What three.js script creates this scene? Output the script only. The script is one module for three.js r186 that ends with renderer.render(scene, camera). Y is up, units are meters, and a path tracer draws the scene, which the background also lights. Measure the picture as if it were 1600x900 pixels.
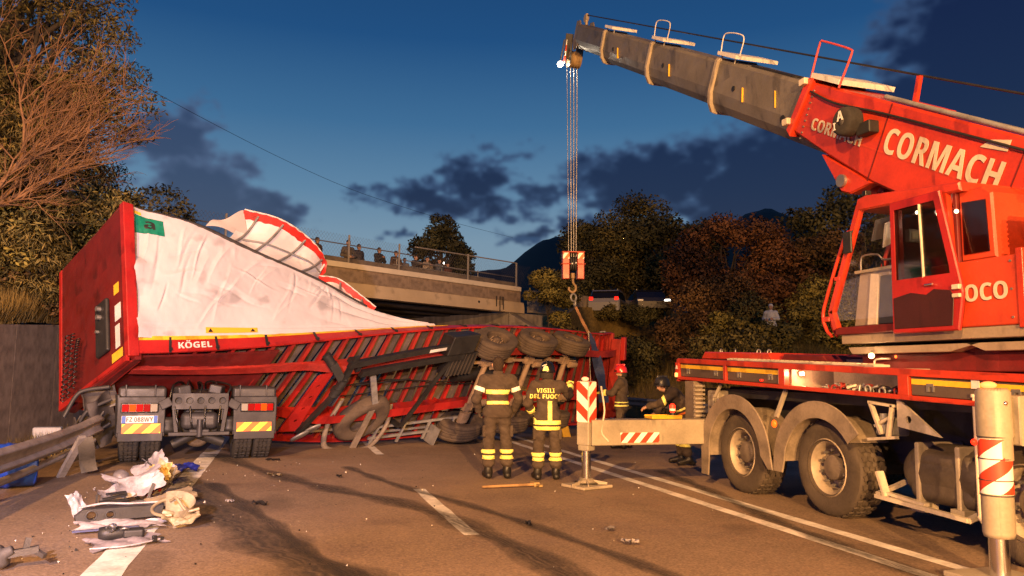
import * as THREE from 'three';
import { mergeGeometries } from 'three/addons/utils/BufferGeometryUtils.js';
import { RoundedBoxGeometry } from 'three/addons/geometries/RoundedBoxGeometry.js';
import { TextGeometry } from 'three/addons/geometries/TextGeometry.js';
import { FontLoader } from 'three/addons/loaders/FontLoader.js';
import { MarchingCubes } from 'three/addons/objects/MarchingCubes.js';

// ---------------------------------------------------------------- camera, sky, lights, exposure
const V3 = (x, y, z) => new THREE.Vector3(x, y, z), D2R = Math.PI / 180;
const scene = new THREE.Scene();
const camera = new THREE.PerspectiveCamera(41.11, 16 / 9, 0.05, 6000);
camera.position.set(0, 1.65, 0);
camera.rotation.order = 'YXZ';
camera.rotation.set(6.183 * D2R, -16.5 * D2R, 0.7 * D2R);
scene.add(camera);
const renderer = new THREE.WebGLRenderer({ antialias: true });
renderer.toneMapping = THREE.LinearToneMapping;
renderer.toneMappingExposure = 1.0;
renderer.shadowMap.enabled = true;

function rng(seed) { let a = seed | 0; return () => { a = (a + 0x6d2b79f5) | 0; let t = Math.imul(a ^ (a >>> 15), 1 | a); t = (t + Math.imul(t ^ (t >>> 7), 61 | t)) ^ t; return ((t ^ (t >>> 14)) >>> 0) / 4294967296; }; }
const hash = (x, y, s) => { let h = Math.imul(x, 374761393) + Math.imul(y, 668265263) + Math.imul(s, 1442695041); h = Math.imul(h ^ (h >>> 13), 1274126177); return ((h ^ (h >>> 16)) >>> 0) / 4294967296; };
const sm = (t) => t * t * (3 - 2 * t), clamp = (x, a = 0, b = 1) => Math.min(b, Math.max(a, x)), ss = (a, b, x) => sm(clamp((x - a) / (b - a))), lerp = (a, b, t) => a + (b - a) * t;
function vnoise(x, y, p, s) { const xi = Math.floor(x), yi = Math.floor(y), fx = sm(x - xi), fy = sm(y - yi), w = (k) => p ? ((k % p) + p) % p : k; const a = hash(w(xi), w(yi), s), b = hash(w(xi + 1), w(yi), s), c = hash(w(xi), w(yi + 1), s), d = hash(w(xi + 1), w(yi + 1), s); return a + (b - a) * fx + (c - a) * fy + (a - b - c + d) * fx * fy; }
function fbm(x, y, p, o, s) { let v = 0, a = 0.5, n = 0; for (let i = 0; i < o; i++) { v += a * vnoise(x, y, p, s + i * 7); n += a; a *= 0.5; x *= 2; y *= 2; if (p) p *= 2; } return v / n; }
const lin = (hex) => { const c = new THREE.Color(hex); return [c.r, c.g, c.b]; };

// the dusk sky: air by height above the horizon, and cloud banks given by bearing and height in degrees
{
  const W = 2048, H = 1024, data = new Float32Array(W * H * 4);
  const stops = [[-90, '#1c2c40'], [0, '#6f8799'], [6, '#8299a9'], [9.5, '#7a96ab'], [13, '#6086a5'], [18, '#3f6d96'], [24, '#225081'], [32, '#173d6c'], [55, '#0c2650'], [90, '#081b3c']].map(([e, c]) => [e, lin(c)]);
  const banks = [ // bearing from straight ahead, height, half width, half height, weight
    [25, 13.2, 14.5, 6.4, 1.75], [34, 20.5, 9.5, 6.5, 1.8], [29, 15, 10, 6, 1.7], [21, 8.5, 15, 4.2, 1.6], [17, 12, 6, 4, 1.4], [29, 17, 7, 4.5, 1.5], [45, 15, 14, 9, 1.2], [60, 12, 20, 8, 1], [10, 13.8, 8, 3.3, 1.5], [14.5, 16, 5, 2.8, .95], [-1, 16.2, 4, 1.0, .55], [3, 13.2, 5, 1.3, .75],
    [-3, 14, 4.2, 2.4, 1.2], [-6.5, 12.6, 5.4, 1.5, 1.15], [-1.5, 11.9, 4.5, 1.1, .95], [-11, 12.9, 2.5, .5, .6], [-8.7, 10.2, 1.7, .45, .8], [1.2, 9.9, 3.4, .65, .95], [4.5, 10.6, 3.4, 1.1, .95], [-3.5, 16.8, 1.6, .35, .4],
    [-22.5, 11.2, 6, 4, 1.3], [-25, 15.6, 3.8, 3.4, 1.15], [-18.6, 10.8, 3.6, 2.6, 1.1], [-34, 11, 9, 6, .9], [-52, 13, 14, 6, .9], [85, 16, 14, 7, .9], [120, 12, 22, 6, 1], [160, 20, 18, 6, .9], [-85, 12, 16, 5, .9], [-130, 17, 20, 7, .9], [-165, 9, 12, 4, .9],
  ];
  for (let j = 0; j < H; j++) {
    const el = (j + 0.5) / H * 180 - 90;
    let k = 0; while (k < stops.length - 2 && stops[k + 1][0] < el) k++;
    const t = clamp((el - stops[k][0]) / (stops[k + 1][0] - stops[k][0])), air = [0, 1, 2].map((c) => lerp(stops[k][1][c], stops[k + 1][1][c], t));
    for (let i = 0; i < W; i++) {
      const phi = ((i + 0.5) / W - 0.5) * 360; // atan2(z, x)
      let b = phi + 90 - 16.5; if (b > 180) b -= 360; if (b < -180) b += 360;
      let r = air[0], g = air[1], bl = air[2];
      if (el > -1 && el < 45) {
        const wx = (fbm(b * .42, el * .75, 0, 4, 11) - .5) * 4.2 + (fbm(b * 1.7, el * 2.6, 0, 3, 57) - .5) * 1.5, wy = (fbm(b * .4, el * .7, 0, 4, 31) - .5) * 2.4 + (fbm(b * 1.6, el * 2.6, 0, 3, 77) - .5) * 1.0;
        let d = 0;
        for (const [cb, ce, hw, hh, w] of banks) { const dx = (b + wx - cb) / hw, dy = (el + wy - ce) / hh; if (dx * dx + dy * dy < 4) d = Math.max(d, w * (1.25 - 1.05 * Math.sqrt(dx * dx + dy * dy))); }
        d += (fbm(b * .9, el * 1.7, 0, 5, 5) - .5) * .8;
        const c = ss(.3, .72, d), thick = ss(.45, 1.05, d);
        const warm = ss(-12, -20, b);  // the cloud in the west is still touched by light
        const edge = [lerp(.045, .075, warm), lerp(.085, .105, warm), lerp(.185, .2, warm)], core = [lerp(.0075, .03, warm), lerp(.0135, .042, warm), lerp(.052, .1, warm)];
        const a = c * lerp(.9, .8, warm);
        r = lerp(r, lerp(edge[0], core[0], thick), a); g = lerp(g, lerp(edge[1], core[1], thick), a); bl = lerp(bl, lerp(edge[2], core[2], thick), a);
      }
      const o = (j * W + i) * 4; data[o] = r; data[o + 1] = g; data[o + 2] = bl; data[o + 3] = 1;
    }
  }
  const tex = new THREE.DataTexture(data, W, H, THREE.RGBAFormat, THREE.FloatType);
  tex.mapping = THREE.EquirectangularReflectionMapping; tex.magFilter = THREE.LinearFilter; tex.needsUpdate = true;
  scene.background = tex; scene.environment = tex;
}
// last glow of the day
const sun = new THREE.DirectionalLight(0xffe0c0, 0.02);
sun.position.set(-60, 12, -90); sun.target.position.set(0, 0, -15); sun.castShadow = true; sun.shadow.radius = 40;
Object.assign(sun.shadow.camera, { left: -60, right: 60, top: 60, bottom: -60, far: 300 });
scene.add(sun, sun.target);
// the rescue service's floodlights behind the photographer, out of frame; their masts are built below
const NEAR = V3(0.45, 3.4, 6.7), FLOOD = V3(-2.9, 8.2, 30), HIGH = V3(-9, 12.6, 8), WORK = V3(-2.5, 2.9, -0.6);
const warm = new THREE.Color(1, 0.49, 0.165);
function spot(color, power, from, to, angle, pen, soft) { const l = new THREE.SpotLight(color, power, 0, angle, pen, 2); l.position.copy(from); l.target.position.set(...to); l.castShadow = true; l.shadow.radius = soft; scene.add(l, l.target); return l; }
const near = spot(warm, 1350, NEAR, [3.6, 2.2, -12], 0.8, 0.5, 3);
const flood = spot(warm, 4300, FLOOD, [4.2, 3.4, -16], 0.52, 0.4, 6);
const high = spot(warm, 2900, HIGH, [0.5, 2.2, -15], 0.72, 0.6, 14);
const work = spot(new THREE.Color(0.8, 0.69, 0.95), 560, WORK, [-3.0, 2.2, -14], 0.56, 0.7, 5);
// the turning blue beacon of a service car standing on the left verge, out of frame
const beacon = new THREE.PointLight(new THREE.Color(.12, .16, 1), 26, 0, 2);
beacon.position.set(-3.0, 1.75, -1.9); beacon.castShadow = true; beacon.shadow.radius = 3;
scene.add(beacon);

// ---------------------------------------------------------------- helpers
const font = await new FontLoader().loadAsync('fonts/droid/droid_sans_bold.typeface.json');
const used = {};
const numbered = (n) => { used[n] = (used[n] ?? -1) + 1; return used[n] ? n + '_' + String(used[n]).padStart(3, '0') : n; };
function tag(o, label, category, group) { o.userData.label = label; o.userData.category = category; if (group) o.userData.group = group; return o; }
function thing(name, label, category, [x, y, z] = [0, 0, 0], turn = 0, group) { const o = new THREE.Group(); o.name = numbered(name); o.position.set(x, y, z); o.rotation.y = turn; scene.add(o); return tag(o, label, category, group); }
function sub(name, parent) { const o = new THREE.Group(); o.name = name; parent.add(o); return o; }
function boxUV(g) {
  const p = g.attributes.position, n = g.attributes.normal, uv = new Float32Array(p.count * 2);
  for (let i = 0; i < p.count; i += 3) {
    let nx = 0, ny = 0, nz = 0; for (let k = 0; k < 3; k++) { nx += Math.abs(n.getX(i + k)); ny += Math.abs(n.getY(i + k)); nz += Math.abs(n.getZ(i + k)); }
    for (let k = 0; k < 3; k++) { const j = i + k, x = p.getX(j), y = p.getY(j), z = p.getZ(j); if (nx >= ny && nx >= nz) { uv[2 * j] = z; uv[2 * j + 1] = y; } else if (ny >= nz) { uv[2 * j] = x; uv[2 * j + 1] = z; } else { uv[2 * j] = x; uv[2 * j + 1] = y; } }
  }
  g.setAttribute('uv', new THREE.BufferAttribute(uv, 2));
}
function norm(g, keepUV) {
  let q = g.index ? g.toNonIndexed() : g; if (!q.attributes.normal) q.computeVertexNormals();
  for (const k of Object.keys(q.attributes)) if (!['position', 'normal', 'color'].includes(k) && !(keepUV && k === 'uv')) q.deleteAttribute(k);
  if (!keepUV) boxUV(q);
  return q;
}
function mesh(name, geos, mat, parent, opt = {}) {
  const list = (Array.isArray(geos) ? geos : [geos]).map((g) => norm(g, opt.keepUV)), g = list.length > 1 ? mergeGeometries(list) : list[0];
  if (opt.warp) opt.warp(g);
  const m = new THREE.Mesh(g, mat); m.name = parent === scene ? numbered(name) : name; m.castShadow = m.receiveShadow = true;
  if (opt.kind) m.userData.kind = opt.kind; if (opt.label) m.userData.label = opt.label;
  parent.add(m); return m;
}
function place(g, p = [0, 0, 0], r = [0, 0, 0]) { const e = new THREE.Matrix4().makeRotationFromEuler(new THREE.Euler(r[0], r[1], r[2])); e.setPosition(p[0], p[1], p[2]); return g.applyMatrix4(e); }
const bx = (w, h, d, p, r, seg) => place(new THREE.BoxGeometry(w, h, d, ...(seg || [])), p, r);
const rb = (w, h, d, rad, p, r) => place(new RoundedBoxGeometry(w, h, d, 2, Math.min(rad, w / 2.01, h / 2.01, d / 2.01)), p, r);
const span = (x0, x1, y0, y1, z0, z1, rad) => rad ? rb(x1 - x0, y1 - y0, z1 - z0, rad, [(x0 + x1) / 2, (y0 + y1) / 2, (z0 + z1) / 2]) : bx(x1 - x0, y1 - y0, z1 - z0, [(x0 + x1) / 2, (y0 + y1) / 2, (z0 + z1) / 2]);
const cyl = (r, h, p, r3, seg = 20, r2) => place(new THREE.CylinderGeometry(r2 ?? r, r, h, seg), p, r3);
const asV = (a) => a.isVector3 ? a : V3(...a);
function along(g, p, q, twist) { // a shape made along y between -.5 and .5, laid from p to q
  p = asV(p); q = asV(q); const d = q.clone().sub(p), l = d.length(); g.scale(1, l, 1);
  const m = new THREE.Matrix4(), y = d.normalize(), u = twist ? asV(twist) : Math.abs(y.y) > .9 ? V3(0, 0, 1) : V3(0, 1, 0), x = new THREE.Vector3().crossVectors(y, u).normalize(), z = new THREE.Vector3().crossVectors(x, y);
  m.makeBasis(x, y, z); m.setPosition(p.clone().add(q).multiplyScalar(.5)); return g.applyMatrix4(m);
}
const rod = (p, q, r, seg = 10, r2) => along(new THREE.CylinderGeometry(r2 ?? r, r, 1, seg), p, q);
const bar = (p, q, w, h, up) => along(new THREE.BoxGeometry(w, 1, h), p, q, up);
const tube = (pts, r, seg = 8, n, closed) => new THREE.TubeGeometry(new THREE.CatmullRomCurve3(pts.map(asV), !!closed, 'catmullrom', .4), n || pts.length * 6, r, seg, !!closed);
const lathe = (pts, seg = 40) => new THREE.LatheGeometry(pts.map(([r, y]) => new THREE.Vector2(Math.max(r, 1e-4), y)), seg);
function shape(pts, holes = []) { const s = new THREE.Shape(pts.map(([a, b]) => new THREE.Vector2(a, b))); for (const h of holes || []) s.holes.push(new THREE.Path(h.map(([a, b]) => new THREE.Vector2(a, b)))); return s; }
const circ = (x, y, r, n = 14) => Array.from({ length: n }, (_, i) => [x + r * Math.cos(i / n * 6.2832), y + r * Math.sin(i / n * 6.2832)]);
const extr = (pts, depth, holes, bevel = 0) => new THREE.ExtrudeGeometry(shape(pts, holes), { depth: depth - 2 * bevel, bevelEnabled: bevel > 0, bevelSize: bevel, bevelThickness: bevel, bevelSegments: 1, bevelOffset: -bevel, steps: 1, curveSegments: 8 }).translate(0, 0, bevel);
// an outline given as [z, y], as thick as x0..x1
const side = (pts, x0, x1, holes, bevel) => extr(pts.map(([z, y]) => [-z, y]), x1 - x0, holes && holes.map((h) => h.map(([z, y]) => [-z, y])), bevel).rotateY(Math.PI / 2).translate(x0, 0, 0);
const letters = (t, size, depth = .004) => { const g = new TextGeometry(t, { font, size, depth, curveSegments: 4, bevelEnabled: false }); g.computeBoundingBox(); const b = g.boundingBox; g.translate(-(b.min.x + b.max.x) / 2, -(b.min.y + b.max.y) / 2, 0); return g; };

// ---------------------------------------------------------------- textures and materials
function noiseTex(N, f) { const a = new Uint8Array(N * N * 4); for (let j = 0; j < N; j++) for (let i = 0; i < N; i++) { const v = f(i / N, j / N), o = (j * N + i) * 4; if (Array.isArray(v)) { a[o] = v[0] * 255; a[o + 1] = v[1] * 255; a[o + 2] = v[2] * 255; } else a[o] = a[o + 1] = a[o + 2] = clamp(v) * 255; a[o + 3] = 255; } const t = new THREE.DataTexture(a, N, N, THREE.RGBAFormat); t.wrapS = t.wrapT = THREE.RepeatWrapping; t.magFilter = THREE.LinearFilter; t.needsUpdate = true; return t; }
const rep = (t, k, l) => { const c = t.clone(); c.repeat.set(k, l ?? k); c.needsUpdate = true; return c; };
const tGrime = noiseTex(512, (u, v) => clamp(.6 + .5 * fbm(u * 5, v * 5, 5, 6, 3) - .32 * ss(.55, .75, fbm(u * 9, v * 3, 0, 4, 91) * (u < .9 && v < .9 ? 1 : .5)) + .12 * (vnoise(u * 90, v * 90, 90, 8) - .5)));
const tDust = noiseTex(512, (u, v) => clamp(.45 + .75 * fbm(u * 7, v * 7, 7, 6, 23) + .2 * (vnoise(u * 70, v * 70, 70, 18) - .5)));
const tFine = noiseTex(256, (u, v) => .5 + .5 * (fbm(u * 40, v * 40, 40, 3, 5) - .5) + .3 * (vnoise(u * 128, v * 128, 128, 4) - .5));
const tRough = noiseTex(256, (u, v) => clamp(.55 + .7 * fbm(u * 6, v * 6, 6, 5, 61)));
const tCloth = noiseTex(256, (u, v) => clamp(.62 + .5 * fbm(u * 10, v * 10, 10, 4, 41) + .1 * (hash(Math.floor(u * 256), Math.floor(v * 256), 3) - .5)));
const tStreak = noiseTex(512, (u, v) => { const a = fbm(u * 26, v * 2, 0, 4, 71) * ss(1, .85, u) + .5 * ss(.85, 1, u), b = fbm(u * 6, v * 6, 6, 5, 72); return clamp(.35 + .6 * b + .55 * (a - .45)); });
const gTex = rep(tGrime, .6), dTex = rep(tDust, .8), fTex = rep(tFine, 2.2), rTex = rep(tRough, .9), cTex = rep(tCloth, 2.2), sTex = rep(tStreak, .25), softTex = rep(noiseTex(256, (u, v) => clamp(.82 + .3 * (fbm(u * 5, v * 5, 5, 5, 331) - .5) - .25 * ss(.62, .8, fbm(u * 9, v * 9, 9, 4, 341)))), .3);
const mats = {};
function M(color, rough = .6, o = {}) {
  const key = String(color) + rough + JSON.stringify(o); if (mats[key]) return mats[key];
  const tex = { grime: gTex, dust: dTex, cloth: cTex, streak: sTex, soft: softTex, none: null }[o.tex || 'grime'];
  const m = new (o.coat || o.sheen || o.spec !== undefined ? THREE.MeshPhysicalMaterial : THREE.MeshStandardMaterial)({ roughness: rough, metalness: o.metal || 0 });
  if (typeof color === 'string') m.color.set(color); else m.color.setRGB(...color);
  if (tex) { m.map = tex; if (!o.flat) { m.roughnessMap = rTex; m.roughness = Math.min(1, rough * 1.15); m.bumpMap = fTex; m.bumpScale = o.bump ?? .0015; } }
  if (o.emit) { m.emissive.set(o.emit); m.emissiveIntensity = o.glow || 1; }
  if (o.coat) { m.clearcoat = o.coat; m.clearcoatRoughness = .25; }
  if (o.sheen) { m.sheen = o.sheen; m.sheenRoughness = .6; }
  if (o.spec !== undefined) m.specularIntensity = o.spec;
  if (o.double) m.side = THREE.DoubleSide;
  return mats[key] = m;
}
const X = {
  red: M([.37, .017, .014], .42, { tex: 'grime' }), redDusty: M([.33, .022, .015], .6, { tex: 'dust' }), redDark: M([.13, .008, .007], .6, { tex: 'dust' }),
  orange: M([.5, .04, .012], .38, { coat: .3 }), orangeDull: M([.5, .05, .017], .5),
  beige: M([.36, .32, .25], .55), grey: M([.2, .19, .175], .6), darkGrey: M([.055, .055, .055], .6), boomGrey: M([.155, .145, .13], .5), black: M([.018, .018, .018], .55, { tex: 'dust' }), blackGloss: M([.012, .012, .012], .3),
  steel: M([.4, .39, .37], .45, { metal: .8 }), chrome: M([.75, .75, .75], .16, { metal: 1, tex: 'none' }), galv: M([.34, .34, .33], .5, { metal: .35, tex: 'dust' }),
  rubber: M([.03, .028, .026], .85, { tex: 'dust', bump: .004 }), rubberDusty: M([.1, .076, .055], .9, { tex: 'dust', bump: .004 }), rustDust: M([.3, .215, .14], .85, { tex: 'dust', bump: .004 }), ply: M([.115, .095, .078], .8, { tex: 'dust' }),
  white: M([.72, .72, .7], .5), cream: M([.62, .56, .45], .5), yellow: M([.82, .5, .03], .5), tape: M([.95, .9, .24], .45, { tex: 'none' }), silverTape: M([.9, .9, .82], .4, { tex: 'none' }),
  tarp: M([.57, .56, .62], .6, { tex: 'soft', bump: .002, double: true }), lineWhite: M([.78, .75, .68], .8, { tex: 'dust' }), concrete: M([.36, .31, .24], .9, { tex: 'streak', bump: .006 }), concreteDark: M([.29, .215, .15], .92, { tex: 'dust', bump: .006 }),
  redTape: M([.6, .05, .02], .5, { tex: 'none' }), hazardOrange: M([.75, .16, .02], .5, { tex: 'none' }), hazardYellow: M([.85, .7, .05], .5, { tex: 'none' }),
  cloth: M([.07, .052, .04], .95, { tex: 'cloth', bump: .003 }), skin: M([.42, .24, .16], .6, { tex: 'none' }), glove: M([.12, .09, .07], .8), boot: M([.02, .018, .016], .5),
};
const glass = new THREE.MeshPhysicalMaterial({ color: 0xffffff, roughness: .04, transmission: 1, thickness: 0, ior: 1.45 });
const darkGlass = new THREE.MeshPhysicalMaterial({ color: new THREE.Color(.42, .42, .43), roughness: .05, transmission: 1, thickness: 0, ior: 1.5 });
const lamp = (hex, k) => M(hex, .4, { tex: 'none', emit: hex, glow: k });
const SKIDS = [[.55, [-1.2, -16], [.06, -12.5], [.74, -11.06], [1.57, -9.58], [2.06, -7.76], [2.4, -5.5]], [.95, [-2.4, -15], [-1.56, -13.2], [-.75, -10.09], [-.05, -7.81], [.8, -5.6]], [.3, [-.9, -12], [-.1, -9], [.4, -7], [1.2, -5.4]], [.34, [6.2, -12], [5.93, -10.27], [5.34, -7.15], [5.15, -5.0]], [.28, [1.1, -13.5], [1.6, -11.4], [2.5, -8.6], [3.2, -5.4]]];
// ---------------------------------------------------------------- ground, road, walls
const ROAD_X0 = -4.9, ROAD_X1 = 12.4;
function grid(nx, nz, x0, x1, z0, z1, h) { const g = new THREE.PlaneGeometry(1, 1, nx, nz), p = g.attributes.position; for (let i = 0; i < p.count; i++) { const x = lerp(x0, x1, p.getX(i) + .5), z = lerp(z0, z1, .5 - p.getY(i)); p.setXYZ(i, x, h(x, z), z); } g.computeVertexNormals(); return g; }
const soilTex = noiseTex(512, (u, v) => { const a = fbm(u * 9, v * 9, 9, 6, 15), b = fbm(u * 30, v * 30, 30, 3, 16); return [clamp(.5 + .6 * a * b + .2 * b), clamp(.45 + .6 * a * b + .15 * b), clamp(.3 + .5 * a * b)]; });
const soil = new THREE.MeshStandardMaterial({ color: new THREE.Color(.26, .2, .09), roughness: 1, map: rep(soilTex, .35), bumpMap: rep(tFine, .8), bumpScale: .03 });
{
  const ground = mesh('ground', grid(40, 40, -2500, 2500, -3000, 2000, () => -.06), soil, scene, { kind: 'structure' });
  // asphalt with aggregate, patches and oil, computed for 20 m of road
  const N = 1536, a = new Uint8Array(N * N * 4);
  for (let j = 0; j < N; j++) for (let i = 0; i < N; i++) {
    const u = i / N, v = j / N, big = fbm(u * 4, v * 4, 4, 5, 201), mid = fbm(u * 24, v * 24, 24, 3, 211), sp = hash(i, j, 5), sp2 = hash(i >> 1, j >> 1, 6);
    let k = .72 + .3 * (big - .5) * 1.6 + .26 * (mid - .5) + .34 * (sp - .5) + .3 * (sp2 - .5); if (hash(i >> 1, j >> 1, 9) > .985) k += .22;
    const crack = Math.abs(fbm(u * 6, v * 6, 6, 5, 231) - .5); k *= 1 - .35 * ss(.006, 0, crack) * ss(.5, .62, fbm(u * 3, v * 3, 3, 2, 240));
    const oil = ss(.66, .8, fbm(u * 14, v * 14, 14, 3, 251)); k *= 1 - .3 * oil;
    const o = (j * N + i) * 4; a[o] = clamp(k) * 255; a[o + 1] = clamp(k * .985) * 255; a[o + 2] = clamp(k * .96) * 255; a[o + 3] = 255;
  }
  const t = new THREE.DataTexture(a, N, N, THREE.RGBAFormat); t.wrapS = t.wrapT = THREE.RepeatWrapping; t.magFilter = THREE.LinearFilter; t.repeat.set(1 / 15, 1 / 15); t.needsUpdate = true;
  const asphalt = new THREE.MeshStandardMaterial({ color: new THREE.Color(.31, .225, .152), roughness: .8, map: t, bumpMap: rep(tFine, 3), bumpScale: .004, roughnessMap: rep(tRough, .25) });
  const road = mesh('road', grid(30, 120, ROAD_X0, ROAD_X1, -170, 30, () => 0), asphalt, scene, { kind: 'structure' });
  const line = (name, pts, w, label) => { // a painted strip with worn edges
    const g = [], r = rng(pts.length * 17 + Math.round(w * 100) + Math.round(pts[0][0] * 31));
    for (let i = 0; i + 1 < pts.length; i++) {
      const [x0, z0] = pts[i], [x1, z1] = pts[i + 1], n = Math.max(2, Math.round(Math.abs(z1 - z0) / .35)), pos = [], idx = [];
      for (let k = 0; k <= n; k++) { const x = lerp(x0, x1, k / n), z = lerp(z0, z1, k / n); pos.push(x - w / 2 + (r() - .5) * .018, .004, z, x + w / 2 + (r() - .5) * .018, .004, z); if (k < n) idx.push(2 * k, 2 * k + 1, 2 * k + 2, 2 * k + 1, 2 * k + 3, 2 * k + 2); }
      const q = new THREE.BufferGeometry(); q.setAttribute('position', new THREE.Float32BufferAttribute(pos, 3)); q.setIndex(idx); q.computeVertexNormals(); g.push(q);
    }
    return mesh(name, g, X.lineWhite, road);
  };
  line('edge_line', [[-1.36, 25], [-1.3, -9.0]], .3); line('edge_line', [[-1.28, -10.7], [-1.26, -16.6], [-1.3, -110]], .3);
  for (let k = -3; k < 9; k++) line('lane_dash', [[1.9, -7.75 - k * 7.6], [1.9, -10.85 - k * 7.6]], .16);
  line('centre_line', [[5.2, 25], [5.3, -110]], .16); line('centre_line', [[5.68, 25], [5.78, -110]], .16);
  line('edge_line', [[11.6, 25], [11.6, -110]], .2);
  // rubber marks and old seams, thin sheets on the asphalt
  const at = noiseTex(256, (u, v) => { const e = Math.sin(clamp(u) * Math.PI), s = fbm(u * 18, v * 3, 0, 3, 301); return clamp(Math.pow(e, .7) * (.2 + .62 * s)); });
  const skid = new THREE.MeshStandardMaterial({ color: new THREE.Color(.022, .02, .02), roughness: .85, transparent: true, alphaMap: at });
  const strip = (pts, w) => { const c = new THREE.CatmullRomCurve3(pts.map(([x, z]) => V3(x, .008, z))), n = 40, pos = [], uv = [], idx = []; for (let k = 0; k <= n; k++) { const p = c.getPoint(k / n), d = c.getTangent(k / n), px = -d.z, pz = d.x, ww = w * (.75 + .25 * Math.sin(k * .9)); pos.push(p.x - px * ww / 2, .008, p.z - pz * ww / 2, p.x + px * ww / 2, .008, p.z + pz * ww / 2); uv.push(0, k * .35, 1, k * .35); if (k < n) idx.push(2 * k, 2 * k + 1, 2 * k + 2, 2 * k + 1, 2 * k + 3, 2 * k + 2); } const q = new THREE.BufferGeometry(); q.setAttribute('position', new THREE.Float32BufferAttribute(pos, 3)); q.setAttribute('uv', new THREE.Float32BufferAttribute(uv, 2)); q.setIndex(idx); q.computeVertexNormals(); return q; };
  SKIDS.forEach(([w, ...pts], i) => { const m = mesh('skid_mark', strip(pts, w), skid, road, { keepUV: true, warp: (g) => g.translate(0, .0015 * i, 0) }); });
}
// ---------------------------------------------------------------- the overturned trailer: built straight (x along it from the front, y up from its floor, z to its left), then twisted as the wreck is
const TS = [0, 3.4, 6.8, 10.2, 13.6], lag = (v) => (s) => { let r = 0; for (let i = 0; i < 5; i++) { let k = v[i]; for (let j = 0; j < 5; j++) if (j !== i) k *= (s - TS[j]) / (TS[i] - TS[j]); r += k; } return r * D2R; };
const psi = lag([34.77, 21.471, 18.783, 27.63, 39.779]), tht = lag([-4.975, -1.922, 3.735, -.353, 5.2]), phi = lag([21.96, 51.325, 74.731, 81.666, 87.936]);
const SPINE = []; { let p = V3(-3.15, 1.609, -14.965); let prev; const dir = (s) => V3(Math.cos(tht(s)) * Math.cos(psi(s)), Math.sin(tht(s)), -Math.cos(tht(s)) * Math.sin(psi(s))); for (let i = 0; i <= 70; i++) { const s = i * .2, d = dir(s); if (prev) p = p.clone().addScaledVector(prev.add(d), .1); prev = d.clone(); const n0 = V3(Math.sin(psi(s)), 0, Math.cos(psi(s))), up = new THREE.Vector3().crossVectors(n0, d); if (up.y < 0) up.negate(); up.normalize(); const f = phi(s), L = n0.clone().multiplyScalar(Math.cos(f)).addScaledVector(up, Math.sin(f)), U = up.clone().multiplyScalar(Math.cos(f)).addScaledVector(n0, -Math.sin(f)); SPINE.push({ p, a: d, L, U }); } }
function frameAt(s) { const k = clamp(s / .2, 0, 69.999), i = Math.floor(k), t = k - i, A = SPINE[i], B = SPINE[i + 1], q = {}; for (const c of ['p', 'a', 'L', 'U']) q[c] = A[c].clone().lerp(B[c], t); if (s < 0) q.p.addScaledVector(q.a, s); return q; }
const shear = (s) => .4 * ss(1.5, 4.5, s) * (.35 + .65 * ss(12.5, 8, s));
function TW(s, v, u) { const f = frameAt(s + shear(s) * u); return f.p.addScaledVector(f.L, u).addScaledVector(f.U, v); }
const TP = V3(0, 0, -18);
function twist(g) {
  const p = g.attributes.position, n = g.attributes.normal;
  for (let i = 0; i < p.count; i++) {
    const s = p.getX(i), v = p.getY(i), u = p.getZ(i), f = frameAt(s + shear(s) * u), q = f.p.clone().addScaledVector(f.L, u).addScaledVector(f.U, v).sub(TP);
    const m = f.a.clone().multiplyScalar(n.getX(i)).addScaledVector(f.U, n.getY(i)).addScaledVector(f.L, n.getZ(i)).normalize();
    p.setXYZ(i, q.x, q.y, q.z); n.setXYZ(i, m.x, m.y, m.z);
  }
}
// handedness: x along, y up, z left is mirrored against the wreck's own axes, so faces are turned over too
function flip(g) { const p = g.attributes.position, n = g.attributes.normal, uv = g.attributes.uv; for (let i = 0; i < p.count; i += 3) for (const a of [p, n, uv]) for (let c = 0; c < a.itemSize; c++) { const k = a.array[(i + 1) * a.itemSize + c]; a.array[(i + 1) * a.itemSize + c] = a.array[(i + 2) * a.itemSize + c]; a.array[(i + 2) * a.itemSize + c] = k; } }
const handed = new THREE.Vector3().crossVectors(SPINE[20].a, SPINE[20].U).dot(SPINE[20].L) > 0;
const wreck = thing('semi_trailer', 'overturned red semi-trailer lying twisted across the road with torn white tarpaulin', 'trailer', [TP.x, 0, TP.z]);
const tp = (name, geos, mat, parent = wreck, o = {}) => mesh(name, geos, mat, parent, { ...o, warp: (g) => { if (!handed) flip(g); twist(g); } });
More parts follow.
